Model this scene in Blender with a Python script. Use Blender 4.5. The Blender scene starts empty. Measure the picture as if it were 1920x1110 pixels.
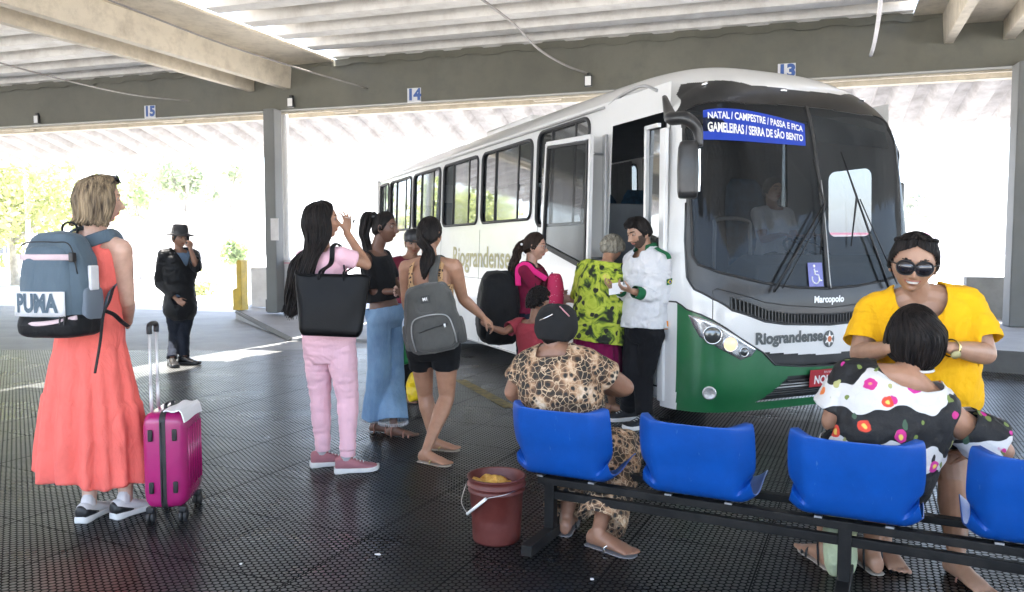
import bpy, bmesh, math, random
import numpy as np
from mathutils import Vector, Matrix
from mathutils.geometry import tessellate_polygon
random.seed(7)
rng = np.random.default_rng(11)
SC = bpy.context.scene
COL = SC.collection
R = math.radians

# ---------------------------------------------------------------- camera, light, exposure
CAMH = 1.38; PITCH = R(3.51); FPX = 1433.0
cam = bpy.data.cameras.new('camera'); camo = bpy.data.objects.new('camera', cam); COL.objects.link(camo)
camo.location = (0, 0, CAMH); camo.rotation_euler = (R(90) - PITCH, 0, 0)
cam.sensor_width = 36; cam.lens = FPX / 1920 * 36; cam.clip_start = .05; cam.clip_end = 3000
SC.camera = camo
w = bpy.data.worlds.new('World'); SC.world = w; w.use_nodes = True
SUN_EL, SUN_AZ = 77, -75          # azimuth measured from +Y towards +X
nt = w.node_tree; bg = nt.nodes['Background']
sky = nt.nodes.new('ShaderNodeTexSky'); sky.sky_type = 'NISHITA'; sky.sun_disc = False
sky.sun_elevation = R(SUN_EL); sky.sun_rotation = R(SUN_AZ); sky.air_density = 1.0; sky.dust_density = 3.0
nt.links.new(sky.outputs[0], bg.inputs[0]); bg.inputs[1].default_value = 0.15
sl = bpy.data.lights.new('sun', 'SUN'); sl.energy = 4.6; sl.angle = R(.5); sl.color = (1, .96, .89)
so = bpy.data.objects.new('sun', sl); COL.objects.link(so)
sd = Vector((math.sin(R(SUN_AZ)) * math.cos(R(SUN_EL)), math.cos(R(SUN_AZ)) * math.cos(R(SUN_EL)), math.sin(R(SUN_EL))))
so.rotation_euler = sd.to_track_quat('Z', 'Y').to_euler(); so.location = sd * 50
SC.view_settings.view_transform = 'Standard'; SC.view_settings.look = 'None'
SC.view_settings.exposure = 3.12; SC.view_settings.gamma = 1
SC.cycles.max_bounces = 8; SC.cycles.diffuse_bounces = 5; SC.cycles.glossy_bounces = 4; SC.cycles.transparent_max_bounces = 16
SC.cycles.sample_clamp_indirect = 8; SC.cycles.caustics_reflective = False; SC.cycles.caustics_refractive = False

# ---------------------------------------------------------------- helpers
def P(px, py, Y):
    """point seen at photo pixel (px,py) at world depth Y"""
    dx = (px - 960) / FPX; dy = (555 - py) / FPX
    d = Vector((dx, math.cos(PITCH) + dy * math.sin(PITCH), -math.sin(PITCH) + dy * math.cos(PITCH)))
    return Vector((0, 0, CAMH)) + d * (Y / d.y)
def G(px, py, z=0.0):
    p = P(px, py, 1.0); t = (z - CAMH) / (p.z - CAMH)
    return Vector((p.x * t, t, z))
def proj(p):
    x, y, z = p[0], p[1], p[2] - CAMH
    f = y * math.cos(PITCH) - z * math.sin(PITCH); u = y * math.sin(PITCH) + z * math.cos(PITCH)
    return (960 + FPX * x / f, 555 - FPX * u / f)
def V3(*a): return Vector(a)

def new_obj(name, V, F, mats=None, parent=None, smooth=True, fm=None, bevel=0, uv=None):
    me = bpy.data.meshes.new(name)
    me.from_pydata([tuple(v) for v in V] if not isinstance(V, np.ndarray) else V.tolist(), [], F if not isinstance(F, np.ndarray) else F.tolist())
    if mats is not None:
        if not isinstance(mats, (list, tuple)): mats = [mats]
        for m in mats: me.materials.append(m)
    if fm is not None: me.polygons.foreach_set('material_index', list(fm))
    if smooth: me.polygons.foreach_set('use_smooth', [True] * len(me.polygons))
    me.update()
    o = bpy.data.objects.new(name, me); COL.objects.link(o)
    if parent is not None:
        o.parent = parent
        if parent.type == 'EMPTY': o.matrix_parent_inverse = (Matrix.Translation(parent.location) @ parent.rotation_euler.to_matrix().to_4x4()).inverted()
    if bevel:
        m = o.modifiers.new('bevel', 'BEVEL'); m.width = bevel; m.segments = 2; m.limit_method = 'ANGLE'; m.angle_limit = R(40)
        m.harden_normals = False
    if bevel or smooth == 'auto':
        me.polygons.foreach_set('use_smooth', [True] * len(me.polygons))
        try: me.set_sharp_from_angle(angle=R(38))
        except Exception: pass
    return o
def tag(o, label=None, cat=None, group=None, kind=None):
    if label: o['label'] = label
    if cat: o['category'] = cat
    if group: o['group'] = group
    if kind: o['kind'] = kind
    return o
def thing(name, label, cat, loc=(0, 0, 0), rz=0, group=None):
    o = bpy.data.objects.new(name, None); COL.objects.link(o); o.location = loc; o.rotation_euler = (0, 0, rz)
    o.empty_display_size = .1
    return tag(o, label, cat, group)
def frame(d, up=Vector((0, 0, 1))):
    d = d.normalized(); x = d.cross(up)
    if x.length < 1e-4: x = d.cross(Vector((0, 1, 0)))
    x.normalize(); return x, x.cross(d).normalized()
def catmull(pts, n):
    pts = [Vector(p) for p in pts]; out = []
    q = [pts[0] * 2 - pts[1]] + pts + [pts[-1] * 2 - pts[-2]]
    for i in range(1, len(q) - 2):
        for k in range(n):
            t = k / n; a, b, c, d = q[i - 1], q[i], q[i + 1], q[i + 2]
            out.append(.5 * ((2 * b) + (c - a) * t + (2 * a - 5 * b + 4 * c - d) * t * t + (3 * b - a - 3 * c + d) * t ** 3))
    out.append(pts[-1]); return out
class MB:
    def __init__(s): s.v = []; s.f = []; s.m = []; s.mi = 0
    def add(s, V, F):
        n = len(s.v); s.v += [Vector(v) for v in V]; s.f += [tuple(i + n for i in f) for f in F]; s.m += [s.mi] * len(F); return s
    def box(s, c, size, ax=None, taper=1.0):
        c = Vector(c); X, Y, Z = ax if ax else (Vector((1, 0, 0)), Vector((0, 1, 0)), Vector((0, 0, 1)))
        a, b, d = [k / 2 for k in size]; V = []
        for z in (-1, 1):
            t = taper if z > 0 else 1
            for x, y in ((-1, -1), (1, -1), (1, 1), (-1, 1)): V.append(c + X * a * x * t + Y * b * y * t + Z * d * z)
        return s.add(V, [(3, 2, 1, 0), (4, 5, 6, 7), (0, 1, 5, 4), (1, 2, 6, 5), (2, 3, 7, 6), (3, 0, 4, 7)])
    def bar(s, p, q, w, h, up=Vector((0, 0, 1))):
        p = Vector(p); q = Vector(q); x, u = frame(q - p, up); return s.box((p + q) / 2, (w, (q - p).length, h), (x, (q - p).normalized(), u))
    def tube(s, pts, r, seg=8, cap=True, flat=1.0, up=Vector((0, 0, 1)), closed=False):
        pts = [Vector(p) for p in pts]; n = len(pts)
        if not hasattr(r, '__len__'): r = [r] * n
        elif len(r) != n: r = list(np.interp(np.linspace(0, 1, n), np.linspace(0, 1, len(r)), r))
        V = []; F = []
        px = None
        for i, p in enumerate(pts):
            d = (pts[(i + 1) % n] - pts[i - 1]) if closed else (pts[min(i + 1, n - 1)] - pts[max(i - 1, 0)])
            if d.length < 1e-7: d = Vector((0, 0, 1))
            d.normalize()
            if px is None: x, u = frame(d, up)
            else:
                x = px - d * px.dot(d)
                if x.length < 1e-5: x, _ = frame(d, up)
                x.normalize(); u = x.cross(d).normalized()
            px = x
            for k in range(seg):
                a = 2 * math.pi * k / seg; V.append(p + x * math.cos(a) * r[i] + u * math.sin(a) * r[i] * flat)
        m = n if closed else n - 1
        for i in range(m):
            for k in range(seg):
                a = i * seg + k; b = i * seg + (k + 1) % seg; c = ((i + 1) % n) * seg + (k + 1) % seg; d = ((i + 1) % n) * seg + k
                F.append((a, b, c, d))
        if cap and not closed:
            F.append(tuple(range(seg))[::-1]); F.append(tuple((n - 1) * seg + k for k in range(seg)))
        return s.add(V, F)
    def rings(s, rings, cap=True, close=True):
        n = len(rings); m = len(rings[0]); V = [p for r_ in rings for p in r_]; F = []
        for i in range(n - 1):
            for k in range(m if close else m - 1):
                F.append((i * m + k, i * m + (k + 1) % m, (i + 1) * m + (k + 1) % m, (i + 1) * m + k))
        if cap: F.append(tuple(range(m))[::-1]); F.append(tuple((n - 1) * m + k for k in range(m)))
        return s.add(V, F)
    def lathe(s, c, prof, seg=32, axis=Vector((0, 0, 1)), cap=False):
        c = Vector(c); x, u = frame(axis, Vector((0, 1, 0)) if abs(axis.z) > .9 else Vector((0, 0, 1))); axis = axis.normalized()
        return s.rings([[c + axis * z + x * math.cos(2 * math.pi * k / seg) * r + u * math.sin(2 * math.pi * k / seg) * r for k in range(seg)] for r, z in prof], cap)
    def ell(s, c, r, ax=None, n=12, m=16):
        X, Y, Z = ax if ax else (Vector((1, 0, 0)), Vector((0, 1, 0)), Vector((0, 0, 1))); c = Vector(c)
        rs = []
        for i in range(n + 1):
            t = math.pi * (i + .02) / (n + .04) ; zz = -math.cos(t); rr = math.sin(t)
            rs.append([c + X * r[0] * rr * math.cos(2 * math.pi * k / m) + Y * r[1] * rr * math.sin(2 * math.pi * k / m) + Z * r[2] * zz for k in range(m)])
        return s.rings(rs)
    def poly(s, pts, th, nrm):
        """extruded polygon (may be concave) in 3-D"""
        pts = [Vector(p) for p in pts]; n = len(pts); nrm = Vector(nrm).normalized()
        T = tessellate_polygon([pts]); V = [p + nrm * th / 2 for p in pts] + [p - nrm * th / 2 for p in pts]
        F = [tuple(t) for t in T] + [tuple(i + n for i in t[::-1]) for t in T] + [(i, (i + 1) % n, n + (i + 1) % n, n + i) for i in range(n)]
        return s.add(V, F)
    def build(s, name, mat, parent=None, smooth=True, bevel=0, fix=True):
        o = new_obj(name, s.v, s.f, mat, parent, smooth, s.m, bevel)
        if fix:
            bm = bmesh.new(); bm.from_mesh(o.data); bmesh.ops.recalc_face_normals(bm, faces=bm.faces); bm.to_mesh(o.data); bm.free()
            if bevel or smooth == 'auto':
                try: o.data.set_sharp_from_angle(angle=R(38))
                except Exception: pass
        return o

# ---- numpy value noise
def _h(i, j, k, s):
    n = (i * 374761393 + j * 668265263 + k * 2147483647 + s * 1274126177) & 0xffffffff
    n = ((n ^ (n >> 13)) * 1274126177) & 0xffffffff
    return ((n ^ (n >> 16)) & 0xffff) / 32767.5 - 1
def vnoise(X, seed=0):
    X = np.asarray(X, float); I = np.floor(X).astype(np.int64); f = X - I; f = f * f * (3 - 2 * f); r = 0
    for a in (0, 1):
        for b in (0, 1):
            for c in (0, 1):
                wt = (f[:, 0] if a else 1 - f[:, 0]) * (f[:, 1] if b else 1 - f[:, 1]) * (f[:, 2] if c else 1 - f[:, 2])
                r = r + wt * _h(I[:, 0] + a, I[:, 1] + b, I[:, 2] + c, seed)
    return r
def fbm(X, seed=0, o=3):
    return sum(vnoise(np.asarray(X) * 2 ** i, seed + i) / 2 ** i for i in range(o))

# ---------------------------------------------------------------- materials
class NT:
    def __init__(s, name):
        s.m = bpy.data.materials.new(name); s.m.use_nodes = True; s.t = s.m.node_tree; s.b = s.t.nodes['Principled BSDF']; s.out = s.t.nodes['Material Output']
        s.tc = s.t.nodes.new('ShaderNodeTexCoord')
    def n(s, ty, **k):
        x = s.t.nodes.new(ty)
        for a, v in k.items():
            if a.startswith('i_'): x.inputs[a[2:].replace('_', ' ')].default_value = v
            else: setattr(x, a, v)
        return x
    def l(s, a, b): s.t.links.new(a, b)
    def obj(s, scale=(1, 1, 1), rot=(0, 0, 0), loc=(0, 0, 0)):
        mp = s.n('ShaderNodeMapping'); mp.inputs['Scale'].default_value = scale; mp.inputs['Rotation'].default_value = rot; mp.inputs['Location'].default_value = loc
        s.l(s.tc.outputs['Object'], mp.inputs[0]); return mp.outputs[0]
    def noise(s, scale, detail=4, vec=None, rough=.55, dist=0):
        x = s.n('ShaderNodeTexNoise'); x.inputs['Scale'].default_value = scale; x.inputs['Detail'].default_value = detail; x.inputs['Roughness'].default_value = rough; x.inputs['Distortion'].default_value = dist
        s.l(vec if vec is not None else s.tc.outputs['Object'], x.inputs['Vector']); return x.outputs['Fac']
    def ncol(s, scale, detail=2):
        x = s.n('ShaderNodeTexNoise'); x.inputs['Scale'].default_value = scale; x.inputs['Detail'].default_value = detail
        s.l(s.tc.outputs['Object'], x.inputs['Vector']); return x.outputs['Color']
    def vor(s, scale, vec=None, feature='F1', out='Distance', rnd=1.0):
        x = s.n('ShaderNodeTexVoronoi'); x.feature = feature; x.inputs['Scale'].default_value = scale; x.inputs['Randomness'].default_value = rnd
        s.l(vec if vec is not None else s.tc.outputs['Object'], x.inputs['Vector']); return x.outputs[out]
    def ramp(s, fac, stops, interp='LINEAR'):
        x = s.n('ShaderNodeValToRGB'); e = x.color_ramp.elements; x.color_ramp.interpolation = interp
        while len(e) < len(stops): e.new(.5)
        for i, (p, c) in enumerate(stops):
            e[i].position = p; e[i].color = (*c, 1) if len(c) == 3 else c
        s.l(fac, x.inputs[0]); return x.outputs[0]
    def math(s, op, a, b=None, clamp=False):
        x = s.n('ShaderNodeMath'); x.operation = op; x.use_clamp = clamp
        for i, q in enumerate((a, b)):
            if q is None: continue
            if isinstance(q, (int, float)): x.inputs[i].default_value = q
            else: s.l(q, x.inputs[i])
        return x.outputs[0]
    def mix(s, fac, a, b, ty='MIX'):
        x = s.n('ShaderNodeMix'); x.data_type = 'RGBA'; x.blend_type = ty
        for q, sock in ((fac, x.inputs[0]), (a, x.inputs[6]), (b, x.inputs[7])):
            if isinstance(q, (int, float)): sock.default_value = q
            elif isinstance(q, tuple): sock.default_value = (*q, 1)
            else: s.l(q, sock)
        return x.outputs[2]
    def warp(s, vec, amt, scale):
        x = s.n('ShaderNodeVectorMath'); x.operation = 'MULTIPLY_ADD'
        nz = s.n('ShaderNodeTexNoise'); nz.inputs['Scale'].default_value = scale; s.l(s.tc.outputs['Object'], nz.inputs['Vector'])
        s.l(nz.outputs['Color'], x.inputs[0]); x.inputs[1].default_value = (amt,) * 3; s.l(vec if vec is not None else s.tc.outputs['Object'], x.inputs[2]); return x.outputs[0]
    def bump(s, h, strength=.3, dist=.01, prev=None):
        x = s.n('ShaderNodeBump'); x.inputs['Strength'].default_value = strength; x.inputs['Distance'].default_value = dist; s.l(h, x.inputs['Height'])
        if prev is not None: s.l(prev, x.inputs['Normal'])
        s.l(x.outputs[0], s.b.inputs['Normal']); return x.outputs[0]
    def base(s, c):
        if isinstance(c, tuple): s.b.inputs['Base Color'].default_value = (*c, 1)
        else: s.l(c, s.b.inputs['Base Color'])
    def set(s, **k):
        for a, v in k.items(): s.b.inputs[a.replace('_', ' ')].default_value = v
        return s
def mat(name, c, rough=.6, metal=0, var=.12, vs=6, bump=.15, bs=60, bd=.003, coat=0, spec=.5, c2=None, dirt=None):
    s = NT(name)
    lo = tuple(max(0, x * (1 - var)) for x in c); hi = tuple(min(1, x * (1 + var)) for x in c) if c2 is None else c2
    col = s.ramp(s.noise(vs, 5), [(.32, lo), (.68, hi)])
    if dirt: col = s.mix(s.ramp(s.noise(dirt[1], 7, rough=.7), [(.45, (0, 0, 0)), (.75, (dirt[2],) * 3)]), col, dirt[0])
    s.base(col)
    s.set(Roughness=rough, Metallic=metal)
    s.b.inputs['Specular IOR Level'].default_value = spec
    if coat: s.b.inputs['Coat Weight'].default_value = coat; s.b.inputs['Coat Roughness'].default_value = .08
    if bump: s.bump(s.noise(bs, 4), bump, bd)
    return s.m
def cloth(name, c, var=.1, rough=.85, wr=.5, weave=500, sheen=.04, c2=None):
    s = NT(name)
    lo = tuple(x * (1 - var) for x in c); hi = tuple(min(1, x * (1 + var)) for x in c) if c2 is None else c2
    s.base(s.ramp(s.noise(9, 5), [(.3, lo), (.7, hi)])); s.set(Roughness=rough)
    s.b.inputs['Sheen Weight'].default_value = sheen; s.b.inputs['Specular IOR Level'].default_value = .12
    b1 = s.bump(s.noise(14, 6, s.obj((1, 1, .45)), .5, .6), wr, .03)
    s.bump(s.noise(weave, 1), .25, .001, b1)
    return s.m
def skin(name, c):
    s = NT(name)
    s.base(s.ramp(s.noise(18, 5), [(.3, (c[0] * .86, c[1] * .80, c[2] * .78)), (.7, (min(1, c[0] * 1.08), c[1] * 1.05, c[2] * 1.05))]))
    s.set(Roughness=.46); s.b.inputs['Subsurface Weight'].default_value = .12; s.b.inputs['Subsurface Radius'].default_value = (.02, .008, .004)
    s.b.inputs['Subsurface Scale'].default_value = .5
    s.bump(s.noise(160, 4), .12, .0012); return s.m
def hairm(name, c, c2=None, rough=.48):
    s = NT(name); c2 = c2 or tuple(x * 2 for x in c)
    s.base(s.ramp(s.noise(55, 3, s.obj((1, 1, .12))), [(.35, c), (.7, c2)])); s.set(Roughness=rough); s.b.inputs['Specular IOR Level'].default_value = .13
    s.bump(s.noise(260, 2, s.obj((1, 1, .06))), .55, .004); return s.m
# ================================================================ SETTING
M = {}
def setting_materials():
    s = NT('rubber_mat')
    vec = s.obj((1, 1, 1), (0, 0, R(25))); vec2 = s.obj((1, 1, 1), (0, 0, R(-4)))
    # hexagonal stud lattice
    sep = s.n('ShaderNodeSeparateXYZ'); s.l(vec, sep.inputs[0]); sp2 = s.n('ShaderNodeSeparateXYZ'); s.l(vec2, sp2.inputs[0])
    def lattice(ox, oy, px=.031, py=.056):
        fx = s.math('SUBTRACT', s.math('FRACT', s.math('ADD', s.math('DIVIDE', sp2.outputs[0], px), ox)), .5)
        fy = s.math('SUBTRACT', s.math('FRACT', s.math('ADD', s.math('DIVIDE', sp2.outputs[1], py), oy)), .5)
        a = s.math('MULTIPLY', fx, px); b = s.math('MULTIPLY', fy, py)
        return s.math('SQRT', s.math('ADD', s.math('MULTIPLY', a, a), s.math('MULTIPLY', b, b)))
    d = s.math('MINIMUM', lattice(0, 0), lattice(.5, .5))
    stud = s.ramp(s.math('DIVIDE', d, .02), [(.54, (1, 1, 1)), (.70, (0, 0, 0))])
    # tile seams .55 m
    def seam(o, off):
        f = s.math('FRACT', s.math('ADD', s.math('DIVIDE', o, .58), off)); return s.math('LESS_THAN', s.math('ABSOLUTE', s.math('SUBTRACT', f, .5)), .0055)
    sm = s.math('MAXIMUM', seam(sep.outputs[0], .2), seam(sep.outputs[1], .37))
    studm = s.math('MULTIPLY', stud, s.math('SUBTRACT', 1.0, sm))
    dirt = s.ramp(s.noise(1.3, 7, rough=.65), [(.4, (0, 0, 0)), (.72, (1, 1, 1))])
    fine = s.ramp(s.noise(34, 6, rough=.75), [(.5, (0, 0, 0)), (.8, (1, 1, 1))])
    c0 = s.mix(studm, (.0015, .0015, .0016), (.009, .009, .0095))  # gaps between studs painted darker, recess shade put into the colour
    c1 = s.mix(s.math('MULTIPLY', dirt, .30), c0, (.026, .034, .034))
    c2 = s.mix(s.math('MULTIPLY', fine, .16), c1, (.06, .056, .05))
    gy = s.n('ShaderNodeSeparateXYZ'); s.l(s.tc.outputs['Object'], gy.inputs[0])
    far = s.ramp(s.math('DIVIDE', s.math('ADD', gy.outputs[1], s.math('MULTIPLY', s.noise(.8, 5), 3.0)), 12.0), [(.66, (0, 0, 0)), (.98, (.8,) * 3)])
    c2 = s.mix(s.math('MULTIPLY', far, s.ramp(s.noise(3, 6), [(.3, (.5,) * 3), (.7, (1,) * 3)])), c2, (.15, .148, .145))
    speck = s.ramp(s.vor(7.0), [(.012, (1, 1, 1)), (.02, (0, 0, 0))])
    c3 = s.mix(speck, c2, (.45, .42, .38))
    stain = s.ramp(s.math('MULTIPLY', s.noise(.9, 3), s.noise(5, 4)), [(.33, (0, 0, 0)), (.40, (1, 1, 1))])
    s.base(c3)
    rr = s.mix(studm, (.8,) * 3, (.27,) * 3)
    rr = s.mix(s.math('MULTIPLY', dirt, .55), rr, (.40,) * 3)
    s.l(rr, s.b.inputs['Roughness'])
    s.l(s.mix(studm, (.03,) * 3, (.62,) * 3), s.b.inputs['Specular IOR Level'])
    b1 = s.bump(s.noise(2.6, 5), .5, .02)
    s.bump(studm, .5, .003, b1)
    M['mat'] = s.m
    M['ground'] = mat('outside_concrete', (.50, .49, .47), .8, var=.12, vs=.35, bump=.3, bs=20, bd=.01, dirt=((.30, .29, .28), 1.2, .5))
    M['road'] = mat('worn_asphalt', (.17, .17, .17), .55, var=.25, vs=1.2, bump=.5, bs=90, bd=.006, dirt=((.26, .255, .25), 2.2, .6))
    M['pave'] = mat('pavement_concrete', (.30, .30, .31), .6, var=.15, vs=1.5, bump=.4, bs=50, bd=.005, dirt=((.14, .14, .14), 3, .7))
    M['kerb'] = mat('kerb_concrete', (.14, .14, .135), .8, var=.3, vs=3, bump=.6, bs=30, bd=.01, dirt=((.04, .04, .04), 3, .8))
    M['fascia'] = mat('painted_fascia', (.125, .122, .094), .7, var=.16, vs=.5, bump=.15, bs=25, dirt=((.075, .078, .062), 2.4, .6))
    M['beam'] = mat('cream_beam', (.62, .55, .43), .75, var=.08, vs=1.2, bump=.25, bs=30, dirt=((.30, .25, .18), 4.2, .65))
    M['roof'] = mat('concrete_roof_rib', (.70, .68, .64), .8, var=.10, vs=1.5, bump=.3, bs=30, dirt=((.36, .31, .26), 3.2, .5))
    M['eave'] = mat('fibre_cement_eave', (.52, .50, .49), .8, var=.14, vs=3, bump=.3, bs=30, dirt=((.26, .23, .21), 3.2, .8))
    M['column'] = mat('grey_column_paint', (.16, .165, .16), .65, var=.1, vs=1.5, bump=.2, bs=30)
    M['white_wall'] = mat('white_wall_paint', (.72, .70, .70), .75, var=.05, vs=2, bump=.2, bs=25, dirt=((.45, .42, .40), 2.3, .55))
    M['grey_wall'] = mat('grey_block_wall', (.27, .265, .25), .85, var=.15, vs=1.6, bump=.4, bs=25, bd=.01, dirt=((.15, .145, .13), 2, .7))
    M['yellow'] = mat('yellow_post_paint', (.62, .42, .05), .6, var=.15, vs=4, dirt=((.25, .19, .07), 5, .6))
    M['pink'] = mat('pink_trim', (.75, .25, .33), .6)
    M['red'] = mat('red_plastic', (.6, .04, .04), .4)
    M['black'] = mat('black_plastic', (.012, .012, .013), .42, var=.2)
    M['rubber'] = mat('black_rubber', (.015, .015, .016), .55, var=.3, dirt=((.06, .055, .05), 8, .5))
    M['white'] = mat('white_plastic', (.78, .78, .77), .4, var=.03)
    M['sign_white'] = mat('sign_white', (.62, .63, .64), .5, var=.03, bump=0)
    M['blue_ink'] = mat('sign_blue', (.03, .09, .30), .5, var=.05, bump=0)
    M['steel'] = mat('brushed_steel', (.55, .55, .56), .3, metal=1, var=.05)
    M['chrome'] = mat('chrome', (.85, .85, .86), .12, metal=1, var=.03, bump=0)
    M['bark'] = mat('bark', (.42, .38, .33), .9, var=.35, vs=5, bump=.8, bs=20, bd=.03)
    for i, c in enumerate([(.24, .30, .15), (.31, .33, .15), (.28, .32, .24)]):
        s = NT('foliage'); s.base(s.ramp(s.noise(1.3, 3), [(.3, tuple(x * .7 for x in c)), (.7, tuple(x * 1.35 for x in c))])); s.set(Roughness=.6)
        tr = s.n('ShaderNodeBsdfTranslucent'); tr.inputs[0].default_value = (c[0] * 1.8, c[1] * 1.8, c[2] * 1.2, 1)
        mx = s.n('ShaderNodeMixShader'); mx.inputs[0].default_value = .35; s.l(s.b.outputs[0], mx.inputs[1]); s.l(tr.outputs[0], mx.inputs[2]); s.l(mx.outputs[0], s.out.inputs[0]); M['leaf%d' % i] = s.m
setting_materials()

def sheet(name, pts, z, m, n=1, kind='structure'):
    V = [(p[0], p[1], p[2] if len(p) > 2 else z) for p in pts]
    return tag(new_obj(name, V, [tuple(range(len(V)))], m, smooth=False), kind=kind)
sheet('ground', [(-146, -56), (146, -56), (146, 196), (-146, 196)], -.03, M['ground'])
sheet('road', [(-40, -1.4), (40, -1.4), (40, 13.4), (-6.2, 16.9), (-40, 27.0)], -.012, M['road'])
a25 = R(25); mu = Vector((math.cos(a25), -math.sin(a25), 0)); mv = Vector((math.sin(a25), math.cos(a25), 0))
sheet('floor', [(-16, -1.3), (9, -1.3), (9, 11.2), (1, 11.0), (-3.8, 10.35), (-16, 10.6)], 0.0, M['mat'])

UU = Vector((.9574, -.2887, 0)); VV = Vector((.381, .9246, 0)); VP = Vector((.2887, .9574, 0)); OO = Vector((-4.5, 14.9, 0))
ZZ = Vector((0, 0, 1))
def B(u, v, z): return OO + UU * u + VV * v + ZZ * z
def BF(u, v, z): return OO + UU * u + VP * v + ZZ * z

# raised pavements
mb = MB()
A_ = [(-5.55, 15.3), (-3.35, 11.55), (2.0, 10.9), (4.2, 12.5), (4.2, 17.5), (-6.2, 19.0)]
top = [Vector((x, y, .15 if i not in (1, 2) else .03)) for i, (x, y) in enumerate(A_)]
bot = [Vector((x, y, -.02)) for x, y in A_]
n = len(A_); mb.add(top + bot, [tuple(range(n)), *[(i, n + i, n + (i + 1) % n, (i + 1) % n) for i in range(n)]])
tag(mb.build('pavement', M['pave'], smooth=False), kind='structure')
mb = MB(); mb.tube([(p.x, p.y, p.z - .035) for p in (top[0] + Vector((.03, 0, 0)), top[1])], .05, 4); mb.build('kerb', M['kerb'], bpy.data.objects['pavement'], smooth=False)
mb = MB(); A2 = [(4.2, 9.35), (6.2, 8.0), (20, 4.2), (24, 12), (5.2, 17.2)]
top = [Vector((x, y, .25)) for x, y in A2]; bot = [Vector((x, y, -.02)) for x, y in A2]; n = 5
mb.add(top, [tuple(range(n))])
pr = tag(mb.build('pavement', M['pave'], smooth=False), kind='structure')
mb = MB(); mb.add(top + bot, [(i, n + i, n + (i + 1) % n, (i + 1) % n) for i in range(n)]); mb.build('kerb', M['kerb'], pr, smooth=False)

# ---- canopy
cp = thing('station_canopy', 'concrete bus station roof with grey fascia beam, cream gutter beams and ribbed ceiling', 'canopy', B(0, 0, 0))
def bbox(name, m, u0, u1, v0, v1, z0, z1, f=B, parent=cp, bevel=.012):
    mb = MB(); V = [f(u, v, z) for z in (z0, z1) for u, v in ((u0, v0), (u1, v0), (u1, v1), (u0, v1))]
    mb.add(V, [(3, 2, 1, 0), (4, 5, 6, 7), (0, 1, 5, 4), (1, 2, 6, 5), (2, 3, 7, 6), (3, 0, 4, 7)]); return mb.build(name, m, parent, smooth=False, bevel=bevel)
GUT = (-12.4, 0.0, 12.05)
bbox('fascia_beam', M['fascia'], -26, 26, 0, .22, 4.05, 4.86, BF)
bbox('eave_beam', M['beam'], -26, 26, .42, .60, 3.97, 4.28, BF)
bbox('eave_beam', M['beam'], -26, 26, .221, .30, 4.02, 4.12, BF)
for k in range(-13, 14, 2):
    if k % 4 == 1: bbox('bracket', M['beam'], k * 1.0, k * 1.0 + .5, .30, .42, 4.0, 4.1, BF)
# eave sheet with corrugation
def corr(name, m, u0, u1, prof, per, amp, f=BF, shape='trap', du=None, th=0):
    us = []; u = u0
    q = [(-.5, -1), (-.30, -1), (-.18, 1), (.18, 1), (.30, -1)] if shape == 'trap' else [(k / 8 - .5, math.cos(2 * math.pi * k / 8)) for k in range(8)]
    while u < u1:
        for a, b in q: us.append((u + (a + .5) * per, b * amp))
        u += per
    V = []; F = []; m_ = len(prof)
    for uu, dz in us:
        for v, z in prof: V.append(f(uu, v, z + dz))
    for i in range(len(us) - 1):
        for k in range(m_ - 1): F.append((i * m_ + k, (i + 1) * m_ + k, (i + 1) * m_ + k + 1, i * m_ + k + 1))
    o = new_obj(name, V, F, m, cp, smooth=False)
    so = o.modifiers.new('thick', 'SOLIDIFY'); so.thickness = .012; return o
corr('eave_sheet', M['eave'], -26, 26, [(.62, 4.34), (1.4, 4.14), (2.4, 3.86), (3.0, 3.66)], .62, .07)
corr('flashing', M['fascia'], -26, 26, [(-.05, 4.80), (-.02, 4.93)], .74, .018, f=lambda u, v, z: BF(u, v - (z - 4.865) * 0 , z))
# ribbed roof panels between the gutter beams: ribs run along UU
def roof_panel(u0, u1, v0, v1, z):
    per = .78; prof = []; v = v0
    while v < v1:
        k_ = len(prof) // 4; uu0 = u0 + (.62 if u0 > 1 and u0 < 2 and any(abs(v + .39 - q) < .4 for q in (-4.1, -5.6, -6.8)) else 0)  # invented notches in these rib ends let sun patches reach the floor
        prof += [(v, z, uu0), (v + .28, z, uu0), (v + .32, z + .30, uu0), (v + .74, z + .30, uu0)]; v += per
    V = []; F = []
    for vv, zz, q in prof: V += [B(q, vv, zz), B(u1, vv, zz)]
    for i in range(len(prof) - 1): F.append((2 * i, 2 * i + 1, 2 * i + 3, 2 * i + 2))
    o = new_obj('roof_panel', V, F, M['roof'], cp, smooth=False)
    s_ = o.modifiers.new('thick', 'SOLIDIFY'); s_.thickness = .05; s_.offset = 1; return o
for a, b in ((-24, -13.5), (-11.15, -1.08), (1.25, 11.0), (13.3, 24)):
    roof_panel(a, b, -17.3, .15, 4.93)
for gu in GUT:
    # double web gutter beam with wide upper flange
    def gb(name, prof, m=M['beam']):
        mb = MB(); mb.rings([[B(gu + u, v, z) for u, z in prof] for v in (-17.6, -.02)]); return mb.build(name, m, cp, smooth=False, bevel=.01)
    gb('gutter_beam', [(.14, 4.43), (.30, 4.43), (.33, 4.87), (.14, 4.87)])
    gb('gutter_beam', [(-.50, 4.43), (-.63, 4.43), (-.66, 4.87), (-.50, 4.87)])
    gb('gutter_slab', [(-.498, 4.70), (.138, 4.70), (.138, 4.76), (-.498, 4.76)])
    gb('flange', [(.26, 4.872), (1.22, 4.872), (1.22, 4.925), (.26, 4.925)])
    gb('flange', [(-1.05, 4.872), (-.58, 4.872), (-.58, 4.925), (-1.05, 4.925)])
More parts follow.
